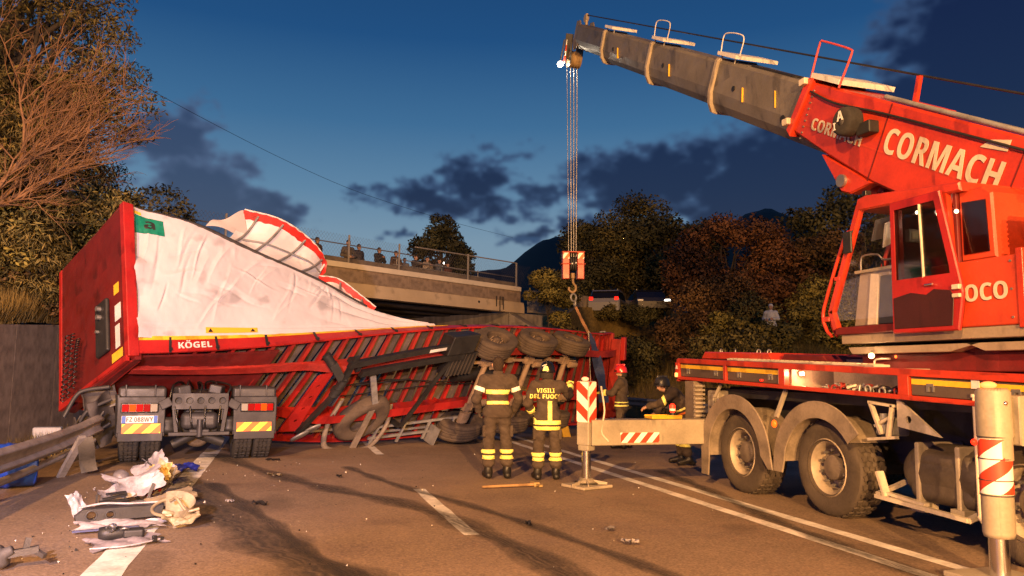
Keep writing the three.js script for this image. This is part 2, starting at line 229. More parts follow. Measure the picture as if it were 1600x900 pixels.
// a bar along s whose section changes: f(s) -> [v0, v1, u0, u1]
function sweep(s0, s1, n, f) { const pos = [], idx = []; for (let i = 0; i <= n; i++) { const s = lerp(s0, s1, i / n), [a, b, c, d] = f(s); pos.push(s, a, c, s, b, c, s, b, d, s, a, d); if (i < n) for (let k = 0; k < 4; k++) { const p = 4 * i + k, q = 4 * i + (k + 1) % 4; idx.push(p, q, p + 4, q, q + 4, p + 4); } } idx.push(0, 2, 1, 0, 3, 2); const e = 4 * n; idx.push(e, e + 1, e + 2, e, e + 2, e + 3); let g = new THREE.BufferGeometry(); g.setAttribute('position', new THREE.Float32BufferAttribute(pos, 3)); g.setIndex(idx); g = g.toNonIndexed(); g.computeVertexNormals(); return g; }
{
  const r = rng(9);
  // floor seen from below: boards between the cross-members
  const plies = [X.ply, M([.075, .06, .05], .85, { tex: 'dust' }), M([.15, .12, .1], .8, { tex: 'dust' })];
  for (let i = 0; i < 37; i++) {
    const s = .22 + i * .365;
    tp('floor_panel', sweep(s + .03, s + .335, 2, () => [-.055, -.03, -1.2, 1.2]), plies[Math.floor(r() * 3)]);
    tp('cross_member', [bx(.012, .13, 2.42, [s, -.12, 0], 0, [1, 1, 10]), bx(.07, .012, 2.42, [s, -.185, 0], 0, [1, 1, 10])], i % 5 ? X.redDusty : X.red);
  }
  for (const [u, mat] of [[.72, X.redDusty], [-.42, X.red]]) {
    const low = (s) => s < 3.5 ? -.33 : s < 4.6 ? lerp(-.33, -.68, ss(3.5, 4.6, s)) : s < 12.3 ? -.68 : lerp(-.68, -.42, (s - 12.3) / 1.2);
    const b = tp('chassis_beam', [sweep(.3, 13.5, 60, (s) => [low(s), -.19, u - .009, u + .009]), sweep(.3, 13.5, 60, (s) => [low(s) - .018, low(s), u - .085, u + .085])], mat);
    for (const s of [4.7, 5.9, 7.2, 8.5, 9.8, 11.2]) tp('stiffener', bx(.012, .44, .15, [s, -.45, u]), mat, b);
  }
  tp('coupling_plate', [sweep(.1, 2.9, 10, () => [-.24, -.2, -1.1, 1.1]), sweep(.1, .22, 2, () => [-.34, -.05, -1.24, 1.24])], X.redDark);
  // side rails, the hem of the tarpaulin with its yellow tape, and the straps
  for (const u of [1.25, -1.25]) {
    const sgn = Math.sign(u), rail = tp('side_rail', sweep(.1, 13.6, 70, () => [-.24, .04, u - .02, u + .02]), X.red);
    tp('reflective_tape', sweep(.14, u > 0 ? 6.9 : 5, 40, (s) => [.0, .075 * (s < 6.3 ? 1 : .6), u + sgn * .022, u + sgn * .028]), X.yellow, rail);
    for (let i = 0; i < 14; i++) { const s = .75 + i * .93; tp('strap', [bx(.045, .3, .012, [s, -.1, u + sgn * .028], [0, 0, (r() - .5) * .3]), bx(.06, .05, .03, [s, -.19, u + sgn * .035])], X.black, wreck); }
  }
  tp('lettering', letters('KÖGEL', .125, .006).scale(1.25, 1, 1).translate(1.24, -.1, 1.277), X.white);
  // front wall with its corner posts, suzi panel and stickers
  const wallShape = [[-1.25, -.27], [1.25, -.27], [1.25, 2.7], [.9, 2.66], [.2, 2.6], [-.5, 2.56], [-1.25, 2.5]];
  const bulk = tp('front_wall', [side(wallShape, -.02, .05, null)], M([.13, .009, .008], .5, { tex: 'grime' }));
  tp('corner_post', [span(-.03, .17, -.28, 2.72, 1.14, 1.285, .02), span(-.03, .1, -.28, 2.52, -1.285, -1.16, .02)], X.red, wreck);
  tp('skirt', [bx(.06, .1, 2.46, [-.02, -.3, 0]), bx(.3, .02, 1.9, [.1, -.33, .2])], X.red, bulk);
  const suzi = tp('connector_panel', [span(-.1, -.02, .05, 1.05, .28, .7, .04)], X.black, wreck);
  tp('coupling', [cyl(.045, .08, [-.13, .9, .5], [0, 0, Math.PI / 2], 12), cyl(.045, .08, [-.13, .74, .5], [0, 0, Math.PI / 2], 12), cyl(.03, .06, [-.12, .5, .42], [0, 0, Math.PI / 2], 10)], X.steel, suzi);
  tp('air_hose', [0, 1, 2].map((k) => { const pts = []; for (let i = 0; i <= 90; i++) { const t = i / 90, a = i * .9; pts.push([-.22 - .12 * k * .4 + .032 * Math.cos(a), .55 - t * .85 + .16 * Math.sin(t * 3 + k), -.05 - .1 * k + .032 * Math.sin(a) - .2 * t]); } return tube(pts, .011, 5, 260); }), X.blackGloss, wreck);
  for (const [u, v, w, h, m] of [[.93, 1.12, .17, .2, X.yellow], [.96, .66, .2, .3, X.white], [.93, .22, .15, .42, X.white], [.9, -.12, .36, .16, X.yellow]]) tp('sticker', [bx(.004, h, w, [-.024, v, u])], m, bulk);
  // tail: frame, bumper and what is left of the rear posts
  tp('rear_frame', [span(13.45, 13.6, -.3, .04, -1.25, 1.25, .02), span(13.3, 13.42, -.6, -.3, -1.1, 1.1, .02)], X.redDusty, wreck);
  tp('rear_bumper', [span(13.35, 13.5, -.72, -.58, .5, 1.15, .02), span(13.35, 13.5, -.74, -.58, -1.2, -.4, .02), span(12.6, 13.85, -.42, -.3, .62, .78, .02)], X.red, wreck);
  tp('rear_post', [span(13.62, 13.76, .02, .2, -1.2, 1.3, .02), span(13.62, 13.7, .2, .9, -1.2, -1.05, .02)], X.galv, wreck);
  for (const s of [7.9, 9.2, 10.45]) tp('mudguard', place(new THREE.CylinderGeometry(.62, .62, .36, 14, 1, true, Math.PI - 1.1, 2.2), [s, -.62, .98], [Math.PI / 2, 0, 0]), M([.3, .27, .21], .7, { tex: 'dust', double: true }), wreck);
  // three axles with air bags and arms, a wheel at each end
  const tyreProfile = [[.29, -.16], [.33, -.172], [.42, -.185], [.48, -.178], [.508, -.155], [.52, -.12], [.52, -.098], [.505, -.095], [.505, -.085], [.52, -.082], [.521, -.03], [.506, -.027], [.506, -.017], [.522, -.014], [.522, .014], [.506, .017], [.506, .027], [.521, .03], [.52, .082], [.505, .085], [.505, .095], [.52, .098], [.52, .12], [.508, .155], [.48, .178], [.42, .185], [.33, .172], [.29, .16]];
  const wheelT = (s, u, v, tilt) => {
    const w = sub('wheel', wreck), put = (g) => place(g, [s, v, u], [Math.PI / 2 + tilt, 0, 0]);
    tp('tyre', put(lathe(tyreProfile, 44)), X.rubberDusty, w);
    const out = Math.sign(u);
    tp('rim', [put(lathe([[.295, -.165], [.3, -.14], [.27, -.12], [.262, .12 * 1], [.3, .14], [.295, .165]], 36)), put(lathe([[.262, out * .02], [.21, out * .035], [.17, out * .075], [.1, out * .08], [.085, out * .14], [.001, out * .15]], 32))], M([.11, .08, .055], .85, { tex: 'dust' }), w);
    for (let i = 0; i < 10; i++) tp('wheel_nut', put(place(new THREE.CylinderGeometry(.016, .016, .04, 6), [.14 * Math.cos(i * .628), out * .1, .14 * Math.sin(i * .628)])), X.rustDust, w);
  };
  for (const [i, s] of [7.88, 9.16, 10.4].entries()) {
    const ax = tp('axle', [rod([s, -.72, -.9], [s, -.72, .9], .068, 14), rod([s, -.72, .62], [s, -.72, .84], .13, 16), rod([s, -.72, -.84], [s, -.72, -.62], .13, 16)], X.rustDust);
    for (const u of [.5, -.5]) tp('suspension_arm', [bar([s - .5, -.55, u], [s + .35, -.76, u], .09, .06, [0, 0, 1]), bx(.2, .16, .16, [s, -.7, u]), bar([s - .5, -.25, u], [s - .5, -.62, u], .16, .12, [0, 0, 1])], X.rustDust, ax);
    for (const u of [.5, -.5]) tp('air_bag', place(lathe([[.001, -.17], [.12, -.17], [.14, -.1], [.115, -.04], [.14, .03], [.12, .1], [.001, .1]], 16), [s + .36, -.55, u]), X.black, ax);
    for (const u of [.42, -.42]) tp('brake_chamber', rod([s + .12, -.8, u], [s + .34, -.82, u], .085, 12), X.rustDust, ax);
    for (const u of [.94, -.94]) wheelT(s, u, -.72, (u > 0 ? .36 : .1) - i * .06);
  }
  // landing legs folded sideways, their braces and feet
  const leg = tp('landing_leg', [rod([3.66, -.6, 1.14], [3.95, -.75, .86], .075), bar([3.85, -.72, .98], [4.25, -.9, .57], .13, .12), rod([4.2, -.9, .66], [4.16, -.92, .34], .1, 14), rod([4.18, -.9, .5], [4.17, -.9, .42], .125, 14), bar([4.16, -.92, .36], [3.98, -.9, -.5], .1, .1)], X.black);
  tp('leg_foot', [place(lathe([[.001, -.02], [.15, -.02], [.165, .01], [.15, .03], [.03, .05], [.001, .05]], 22), [3.98, -1.02, -.5], [.4, 0, .3]), place(lathe([[.001, -.02], [.13, -.02], [.14, .01], [.13, .03], [.001, .05]], 22), [4.14, -1.02, -.34], [.5, 0, .2])], X.galv, leg);
  { const hole = (u, s) => circ(u, s, .035, 10); const g = extr([[-.62, 3.7], [-.62, 4.08], [.1, 3.98], [.75, 3.95], [.75, 3.72], [.1, 3.68]], .02, [hole(-.35, 3.88), hole(-.05, 3.85), hole(.22, 3.83), hole(.48, 3.83)]); const p = g.attributes.position; /* outline given as [u, s] */ const m = new THREE.Matrix4().set(0, 1, 0, 0, 0, 0, 1, -.72, 1, 0, 0, 0, 0, 0, 0, 1); g.applyMatrix4(m); tp('gusset_plate', [g, bar([3.72, -.7, -.6], [3.72, -.7, .72], .05, .03), bar([4.0, -.7, -.6], [3.97, -.7, .72], .05, .03)], X.red); }
  // the long black air tank and guard bars, with a square-ended box
  const guard = tp('side_guard', [sweep(4.1, 7.1, 12, (s) => [-.97, -.85, .93 + .02 * s / 7, 1.05 + .02 * s / 7]), sweep(4.5, 7.0, 12, () => [-.98, -.86, .7, .82]), bx(.12, .1, .5, [4.2, -.88, .9]), bx(.1, .5, .08, [4.4, -.66, .85]), bx(.1, .5, .08, [6.6, -.66, .9])], X.black);
  tp('label_plate', [bx(.42, .006, .06, [6.2, -.99, 1.0])], X.white, guard);
  const pallet = tp('tool_box', [span(6.5, 7.2, -1.0, -.5, .82, 1.24, .03), span(6.72, 7.4, -.92, -.55, .34, .82, .03)], X.black);
  for (let i = 0; i < 7; i++) tp('box_rib', bx(.03, .4, .46, [6.78 + i * .095, -.74, .57]), M([.05, .042, .035], .8, { tex: 'dust' }), pallet);
  tp('air_tank', rod([7.3, -.5, .2], [8.3, -.5, .2], .15, 18), X.black); tp('brake_pipe', rod([4.9, -.45, .22], [6.2, -.45, .22], .02, 8), X.black);
  tp('brake_line', [tube([[4.8, -.3, .15], [5.6, -.28, .2], [6.6, -.3, .1], [7.3, -.4, .05], [8.6, -.3, .1], [10, -.35, .05]], .014, 6), tube([[4.8, -.3, -.1], [6, -.3, -.05], [7.2, -.33, -.02], [8.3, -.3, -.1]], .012, 6)], X.black);
  tp('brace', [bar([6.8, -.92, .9], [6.2, -.92, -.66], .1, .05), bar([6.2, -.9, -.66], [6.2, -.3, -.7], .1, .05)], X.black);
  tp('brace', [bar([4.9, -.82, .62], [5.44, -.82, -.2], .11, .05), bar([4.9, -.82, .62], [4.9, -.3, .66], .1, .05)], X.galv);
  // spare wheel in its cradle
  const sp = sub('spare_wheel', wreck);
  tp('tyre', place(lathe([[.25, -.13], [.31, -.17], [.42, -.19], [.49, -.14], [.52, -.06], [.52, .06], [.49, .14], [.42, .19], [.31, .17], [.25, .13]], 40), [5.4, -.6, -.5], [.22, 0, 0]), X.rubberDusty, sp);
  tp('rim', place(lathe([[.26, -.12], [.24, -.08], [.24, .08], [.17, .06], [.1, .1], [.001, .1]], 30), [5.4, -.58, -.5], [.22, 0, 0]), M([.07, .055, .045], .7, { tex: 'dust' }), sp);
  tp('spare_cradle', [tube([[4.75, -.5, -.05], [4.72, -.62, -.6], [4.85, -.8, -1.0], [5.3, -.86, -1.12], [5.8, -.84, -1.06], [6.0, -.7, -.7], [5.98, -.5, -.3]], .048, 10), bar([5.36, -.83, -.02], [5.42, -.86, -1.08], .13, .03), bar([4.5, -.5, -.8], [6.3, -.5, -.8], .05, .05)], M([.2, .165, .13], .7, { tex: 'dust' }));
  tp('pallet_basket', [bx(2.0, .02, .05, [6.8, -.42, -.98]), bx(2.0, .05, .05, [6.8, -.62, -1.0]), bx(2.0, .05, .05, [6.8, -.62, -.75]), ...[5.9, 6.5, 7.1, 7.7].map((s) => bx(.05, .05, .4, [s, -.62, -.95]))], X.galv);
  for (const s of [7.2, 8.5]) tp('mudflap', bx(.02, .45, .36, [s, -.76, -1.03]), X.galv);

  // ---- tarpaulin: from the rail up to what is left of the roof edge
  const topC = new THREE.CatmullRomCurve3([[-2.89, 4.57, -15.3], [-1.77, 4.385, -15.65], [-.61, 3.97, -16.24], [.7, 3.5, -16.79], [1.84, 2.98, -17.19], [2.95, 2.72, -17.3]].map(asV));
  const cr = rng(611), creases = Array.from({ length: 44 }, (_, i) => { const a = 52 * D2R + (cr() - .5) * .7 - (i > 34 ? 1.0 : 0); return [.2 + cr() * 5.2, .05 + cr() * 1.5, Math.cos(a), Math.sin(a), .5 + cr() * 1.5, (cr() < .5 ? -1 : 1) * (.012 + .02 * cr()), .018 + .035 * cr()]; });
  const tarpAt = (t, w) => {
    const s = .14 + 6.5 * t, bot = TW(s, .04, 1.262), top = topC.getPointAt(clamp(t)), p = bot.lerp(top, w), n = frameAt(s).L;
    const a = t * 8.2, h = w * 2.6 * (1 - t * .8), q = a * .55 + h * .85, e = a * .8 - h * .5; // across and along the folds
    let d = .06 * Math.sin(w * Math.PI) * (1 - t);
    const mask = ss(.02, .2, w) * ss(1.0, .8, w);
    d += mask * (.05 * (fbm(e * .7, q * .22, 0, 2, 400) - .5) + .012 * (fbm(e * 3.2, q * .8, 0, 3, 405) - .5));
    for (const [x0, y0, dx, dy, L, A, W] of creases) { const px = a - x0, py = h - y0, l = px * dx + py * dy; if (l < 0 || l > L) continue; const n = px * -dy + py * dx + .03 * Math.sin(l * 5 + x0), f = Math.sin(Math.PI * l / L); d += mask * A * f * (Math.exp(-Math.abs(n) / W) - .6 * Math.exp(-Math.abs(n - W * 2.2) / (W * 2))); }
    d += ss(.45, .8, t) * .07 * mask * (Math.abs(Math.sin(w * 9 + a * 1.4 + 2 * fbm(a, h, 0, 2, 420))) - .5);
    d += ss(.06, 0, t) * .07 * Math.sin(w * 14 + 3 * fbm(w * 5, 0, 0, 2, 430));
    d += .012 * (fbm(a * 6, h * 6, 0, 2, 440) - .5);
    if (w > .07 && w < .1) d -= .006;
    return p.addScaledVector(n, d + .004).sub(TP);
  };
  const cloth = (nu, nv, f, t0 = 0, t1 = 1, w0 = 0, w1 = 1) => { const g = new THREE.PlaneGeometry(1, 1, nu, nv), p = g.attributes.position; for (let i = 0; i < p.count; i++) { const q = f(lerp(t0, t1, p.getX(i) + .5), lerp(w0, w1, p.getY(i) + .5)); p.setXYZ(i, q.x, q.y, q.z); } g.computeVertexNormals(); return g; };
  const tarp = mesh('tarpaulin', cloth(340, 130, tarpAt), X.tarp, wreck);
  const lift = (f, d) => (t, w) => { const p = f(t, w), a = f(t + .004, w), b = f(t, w + .01), n = a.sub(p).cross(b.sub(p)).normalize(); return p.addScaledVector(n, d); };
  const green = M([.006, .19, .12], .5, { tex: 'cloth', double: true });
  mesh('logo_patch', cloth(14, 10, lift(tarpAt, .012), .018, .098, .8, .935), green, tarp);
  mesh('logo_patch', cloth(4, 2, lift(tarpAt, .011), .012, .038, .94, .965), X.yellow, tarp);
  { const g = new THREE.ShapeGeometry(font.generateShapes('a', 1), 4); g.computeBoundingBox(); const b = g.boundingBox, p = g.attributes.position, f = lift(tarpAt, .02); for (let i = 0; i < p.count; i++) { const q = f(lerp(.044, .074, (p.getX(i) - b.min.x) / (b.max.x - b.min.x)), lerp(.84, .905, (p.getY(i) - b.min.y) / (b.max.y - b.min.y))); p.setXYZ(i, q.x, q.y, q.z); } g.computeVertexNormals(); mesh('lettering', g, X.black, tarp); }
  const plate = mesh('warning_plate', cloth(10, 3, lift(tarpAt, .012), .205, .36, .035, .085), M([.78, .38, .03], .45, { tex: 'none', double: true }), tarp);
  for (const t of [.212, .338]) { const f = lift(tarpAt, .018), g = new THREE.BufferGeometry(), A = [[0, .042], [.016, .042], [.008, .078]], P = A.flatMap(([a, w]) => f(t + a, w).toArray()); g.setAttribute('position', new THREE.Float32BufferAttribute(P, 3)); g.computeVertexNormals(); mesh('warning_triangle', g, X.black, plate); }
  mesh('roof_rail', [tube(Array.from({ length: 14 }, (_, i) => topC.getPointAt(i / 13 * .8).sub(TP).add(V3(.03, -.02, -.06))), .062, 6, 60), tube(Array.from({ length: 12 }, (_, i) => topC.getPointAt(i / 11 * .62).sub(TP).add(V3(.05, -.02, -.2))), .05, 6, 50)], M([.05, .045, .045], .6), wreck);
  // ---- the far half of the roof, torn up into an arch: red edge, white lining and bows
  const out1 = new THREE.CatmullRomCurve3([[-.93, 4.88, -16.96], [-.25, 4.78, -17.18], [.27, 4.54, -17.44], [.68, 4.21, -17.74], [.8, 3.98, -17.91], [.66, 3.68, -17.73]].map(asV)), out2 = new THREE.CatmullRomCurve3([[.66, 3.66, -17.72], [1.09, 3.63, -17.82], [1.61, 3.29, -17.88], [1.98, 3.02, -17.95]].map(asV));
  const lining = (c, a, b, sag) => (t, w) => { const p = topC.getPointAt(lerp(a, b, t)).add(V3(0, -.02, -.12)).lerp(c.getPointAt(t), w); p.y -= sag * Math.sin(w * Math.PI) * (.6 + .5 * Math.abs(Math.sin(t * 13))); p.z -= .22 * Math.sin(w * Math.PI) * (.7 + .3 * Math.sin(t * 13 + 1)) + .03 * fbm(t * 20, w * 6, 0, 2, 460); return p.sub(TP); };
  const lin1 = lining(out1, .29, .63, .06), lin2 = lining(out2, .64, .86, .03);
  const hood = mesh('roof_lining', [cloth(70, 24, lin1), cloth(30, 10, lin2)], M([.8, .78, .8], .6, { tex: 'soft', double: true }), wreck);
  mesh('roof_flap', cloth(16, 12, (t, w) => V3(-1.62, 4.52, -16.6).lerp(V3(-.8, 4.38, -16.85), t).lerp(V3(-1.45, 4.68, -16.72).lerp(V3(-.93, 4.92, -16.94), t), w).add(V3(0, .05 * Math.sin(t * 5 + w * 3), .06 * Math.sin(t * Math.PI))).sub(TP)), M([.5, .46, .45], .6, { tex: 'soft', double: true }), wreck);
  const bandG = (c, n, w, o) => { const pts = []; const pos = [], idx = []; for (let i = 0; i <= n; i++) { const p = c.getPointAt(i / n).sub(TP), d = c.getTangentAt(i / n), s = new THREE.Vector3().crossVectors(d, V3(-.25, 0, 1).normalize()).normalize().multiplyScalar(w / 2 * (1 + .15 * Math.sin(i * 1.3))); pos.push(p.x + s.x, p.y + s.y, p.z + o, p.x - s.x, p.y - s.y, p.z + o + .03); if (i < n) idx.push(2 * i, 2 * i + 1, 2 * i + 2, 2 * i + 1, 2 * i + 3, 2 * i + 2); } const g = new THREE.BufferGeometry(); g.setAttribute('position', new THREE.Float32BufferAttribute(pos, 3)); g.setIndex(idx); g.computeVertexNormals(); return g; };
  const redD = M([.5, .022, .016], .45, { tex: 'dust', double: true });
  mesh('roof_edge', [bandG(out1, 60, .17, .02), bandG(out2, 40, .13, .02)], redD, hood);
  mesh('edge_cord', [tube(Array.from({ length: 16 }, (_, i) => out1.getPointAt(i / 15).sub(TP).add(V3(.03, .1, .02))), .022, 6, 60), tube(Array.from({ length: 10 }, (_, i) => out2.getPointAt(i / 9).sub(TP).add(V3(.04, .07, .02))), .02, 6, 40)], X.white, hood);
  for (const [f, ts] of [[lin1, [.06, .27, .5, .74, .93]], [lin2, [.3, .7]]]) for (const t of ts) mesh('roof_bow', [tube([0, .2, .4, .6, .8, 1].map((w) => f(t + .06 * w, w).add(V3(0, .015, .05))), .026, 6, 20)], X.galv, hood);
  mesh('roof_bow', [tube([[.1, .3], [.3, .42], [.5, .5], [.72, .62], [.9, .85]].map(([t, w]) => lin1(t, w).add(V3(0, .01, .06))), .02, 6, 30)], X.galv, hood);
  // cream cloth thrown over the top of the front wall, and the dark inner skin under it
  const ridge = (u, v, s = 0) => TW(s, v, u).sub(TP);
  mesh('roof_drape', cloth(26, 14, (t, w) => { const p = ridge(lerp(1.24, -.35, t), 2.66 - .1 * t, -.03).lerp(ridge(lerp(1.1, -.15, t), 2.86 + .3 * Math.sin(t * 2.6) * (1 - .5 * t), .5), w); p.y += .035 * Math.sin(t * 11 + w * 4) * w - .04 * (1 - w) * Math.abs(Math.sin(t * 6)); return p; }), M([.5, .42, .32], .65, { tex: 'soft', double: true }), wreck);
  mesh('inner_skin', cloth(16, 8, (t, w) => ridge(lerp(.1, -1.0, t), 2.58, .02).lerp(ridge(lerp(-.1, -.65, t), 2.95 - .2 * t, .3), w)), M([.05, .03, .025], .8, { tex: 'cloth', double: true }), wreck);
}
// ---------------------------------------------------------------- small builders used by several things
// slanted stripes cut to a w x h rectangle (centred), as flat outlines
function stripes(w, h, pitch, slant, duty = .5, off = 0) {
  const out = [];
  for (let k = -20; k < 20; k++) {
    let poly = [[k * pitch + off - slant / 2, -h / 2], [k * pitch + pitch * duty + off - slant / 2, -h / 2], [k * pitch + pitch * duty + off + slant / 2, h / 2], [k * pitch + off + slant / 2, h / 2]];
    for (const [s, lim] of [[1, -w / 2], [-1, w / 2]]) { const q = []; for (let i = 0; i < poly.length; i++) { const a = poly[i], b = poly[(i + 1) % poly.length], da = s * (a[0] - lim), db = s * (b[0] - lim); if (da >= 0) q.push(a); if (da * db < 0) { const t = da / (da - db); q.push([lerp(a[0], b[0], t), lerp(a[1], b[1], t)]); } } poly = q; if (!poly.length) break; }
    if (poly.length > 2) out.push(poly);
  }
  return out;
}
const stripeGeos = (w, h, pitch, slant, pos, rot, d = .003, off = 0) => stripes(w, h, pitch, slant, .5, off).map((p) => place(extr(p, d), pos, rot));
const each = (name, list, mat, parent, o) => list.map((g) => mesh(name, g, mat, parent, o));
// a road tyre lying with its axle along x, with tread blocks cut as deep grooves
function tyreGeo(R, W, groove = .02, blocks = 0) {
  const h = W / 2, p = [[R * .55, -h * .86], [R * .62, -h * .97], [R * .78, -h], [R * .9, -h * .97], [R * .965, -h * .88], [R, -h * .74]];
  for (const c of [-.42, 0, .42]) p.push([R, c * h - .016], [R - groove, c * h - .012], [R - groove, c * h + .012], [R, c * h + .016]);
  p.push([R, h * .74], [R * .965, h * .88], [R * .9, h * .97], [R * .78, h], [R * .62, h * .97], [R * .55, h * .86]);
  const list = [lathe(p, 56).rotateZ(Math.PI / 2)];
  for (let i = 0; i < blocks; i++) { const a = i / blocks * Math.PI * 2; for (const [x, w, t] of [[-.6, .3, .25], [-.2, .32, -.25], [.2, .32, .25], [.6, .3, -.25]]) list.push(place(new THREE.BoxGeometry(h * w, .022, R * 3.3 / blocks), [0, 0, 0], [0, t, 0]).translate(h * x * 1.0, R + .004, 0).rotateX(a)); }
  return mergeGeometries(list.map((g) => norm(g)));
}
// ---------------------------------------------------------------- the tractor unit, seen from behind, jackknifed under the trailer's front
{
  const r = rng(44), T = thing('tractor_unit', 'dark grey tractor unit seen from behind, crushed under the front of the red trailer', 'truck', [-1.36, 0, -14.72], .15);
  const grey = M([.027, .026, .029], .55, { tex: 'dust' }), greyL = M([.036, .035, .038], .55, { tex: 'dust' });
  const tread = tyreGeo(.52, .33, .022, 30);
  for (const [k, x] of [[0, -1.1], [1, -.76], [2, .76], [3, 1.1]]) {
    const w = sub('wheel', T); w.position.set(x, .52, -.5);
    mesh('tyre', tread.clone(), X.rubber, w);
    mesh('rim', [lathe([[.28, -.13], [.24, -.1], [.24, .05], [.12, .09], [.08, .14], [.001, .14]], 28).rotateZ(x < 0 ? Math.PI / 2 : -Math.PI / 2)], greyL, w);
  }
  for (const sx of [-1, 1]) {
    const c = sx * .93;
    const g = mesh('mudguard', [place(new THREE.CylinderGeometry(.56, .56, .74, 18, 1, true, -.2, 2.3), [c, .58, -.52], [0, 0, Math.PI / 2]), rb(.76, .2, .34, .05, [c, 1.2, -.28]), rb(.72, .1, .9, .04, [c, 1.26, -.6])], M([.036, .035, .037], .5, { tex: 'dust', double: true }), T);
    each('mudguard_rib', [-.26, .2].map((d) => rb(.03, .2, .3, .01, [c + d, 1.24, -.25])), grey, g);
    const pnl = mesh('rear_panel', [rb(.75, .62, .045, .02, [c, .83, .03]), rb(.7, .16, .03, .012, [c, .46, .035])], grey, T);
    const lampBox = mesh('tail_lamp_housing', rb(.58, .165, .06, .015, [c + sx * .03, .95, .06]), X.blackGloss, pnl);
    const seg = [[0, '#8a0402'], [1, '#c24a04'], [2, '#960402'], [3, '#7a0302'], [4, '#8a857c']];
    for (const [i, col] of seg) mesh(i === 4 ? 'reversing_lens' : 'tail_lens', rb(.105, .125, .02, .008, [c + sx * .03 + (sx < 0 ? 1 : -1) * (i - 2) * .11, .95, .095]), M(col, .5, { tex: 'none', spec: .12 }), lampBox);
    if (sx < 0) {
      const pl = mesh('number_plate', rb(.56, .125, .012, .004, [c - .02, .755, .06]), X.white, pnl);
      each('plate_band', [-.245, .245].map((d) => bx(.06, .12, .003, [c - .02 + d, .755, .0685])), M([.02, .09, .42], .5, { tex: 'none' }), pl);
      mesh('lettering', letters('FZ 088WY', .078, .003).scale(.86, 1, 1).translate(c - .02, .755, .067), X.black, pl);
    }
    const hz = mesh('hazard_plate', bx(.6, .16, .006, [c + sx * -.01, .6, .058]), X.hazardOrange, pnl);
    each('stripe', stripeGeos(.6, .16, .27, .16 , [c + sx * -.01, .6, .061], [0, 0, 0], .003, sx < 0 ? .08 : .02).map((q) => sx < 0 ? q : q), X.hazardYellow, hz);
  }
  mesh('frame_rail', [span(-.43, -.35, .72, 1.0, -5, .02, .01)], grey, T); mesh('frame_rail', [span(.35, .43, .72, 1.0, -5, .02, .01)], grey, T);
  const cm = mesh('cross_member', extr([[-.46, .92], [.46, .92], [.46, 1.2], [-.46, 1.2]], .05, [-.36, -.18, 0, .18, .36].map((x) => circ(x, 1.07, .055, 12)), .006), greyL, T); cm.position.z = .06;
  mesh('cross_member_back', bx(.9, .26, .01, [0, 1.06, .02]), X.black, T);
  mesh('towing_coupling', [rb(.62, .3, .3, .1, [0, .72, .0]), rb(.34, .12, .12, .03, [0, .52, .1]), cyl(.05, .3, [0, .6, .16])], M([.035, .035, .04], .5, { tex: 'dust' }), T);
  each('frame_bracket', [bx(.06, .42, .12, [-.4, .74, .06], [0, 0, .12]), bx(.06, .42, .12, [.4, .74, .06], [0, 0, -.12]), rb(.2, .16, .1, .02, [-.56, 1.02, .02], [0, 0, .5]), rb(.2, .16, .1, .02, [.56, 1.0, .02], [0, 0, -.5])], greyL, T);
  mesh('underrun_bar', [rb(1.0, .07, .08, .02, [0, .5, .14])], greyL, T);
  mesh('axle', [rod([-1.2, .5, -.52], [1.2, .5, -.52], .09, 16), place(lathe([[.001, -.25], [.13, -.22], [.23, -.08], [.24, .06], [.17, .2], [.001, .26]], 24), [0, .46, -.5], [Math.PI / 2, 0, 0])], M([.17, .13, .09], .8, { tex: 'dust' }), T);
  each('air_line', [0, 1, 2, 3, 4].map((k) => tube([[-.5 + k * .22, 1.05, -.1], [-.45 + k * .24, 1.32 + .05 * (k % 2), -.2], [-.3 + k * .14, 1.38, -.6], [-.15 + k * .1, 1.2, -1.2]], .02, 6)), X.blackGloss, T);
  each('coupling_plate', [rb(.9, .08, .9, .03, [0, 1.18, -.75], [.08, 0, .03]), rb(.22, .16, .3, .03, [-.3, 1.24, -.2], [0, .3, .2]), rb(.22, .16, .3, .03, [.28, 1.26, -.2], [0, -.3, -.2])], M([.05, .05, .055], .5, { tex: 'dust' }), T);
  each('spring_bag', [-.5, .5].map((x) => place(lathe([[.001, 0], [.14, 0], [.16, .08], [.13, .14], [.16, .2], [.14, .28], [.001, .28]], 18), [x, .5, -.12])), X.black, T);
  each('chassis_part', [rb(.5, .34, .3, .06, [0, .82, -.3]), rb(.22, .3, .3, .05, [-.28, .6, -.25], [0, .3, .2]), rb(.24, .26, .3, .05, [.3, .58, -.25], [.2, 0, -.2]), cyl(.09, .5, [.18, .42, -.1], [0, 0, 1.2]), cyl(.08, .45, [-.22, .4, -.12], [0, 0, -1.1])], X.black, T);
  each('chassis_hose', [0, 1, 2, 3].map((k) => tube([[-.42 + k * .25, .98, .1], [-.36 + k * .22, .7, .16], [-.3 + k * .2, .56, .1], [-.2 + k * .16, .45, -.05]], .018, 6)), X.blackGloss, T);
  // torn side: bent fairing sheets, pipes and a ripped bracket
  const torn = (w, h, seed, p, rot) => { const g = new THREE.BoxGeometry(w, h, .03, 10, 10, 1), q = g.attributes.position; for (let i = 0; i < q.count; i++) q.setZ(i, q.getZ(i) + .22 * (fbm(q.getX(i) * 3 + seed, q.getY(i) * 3, 0, 3, seed) - .5) + .12 * Math.sin(q.getX(i) * 7 + seed)); g.computeVertexNormals(); return place(g, p, rot); };
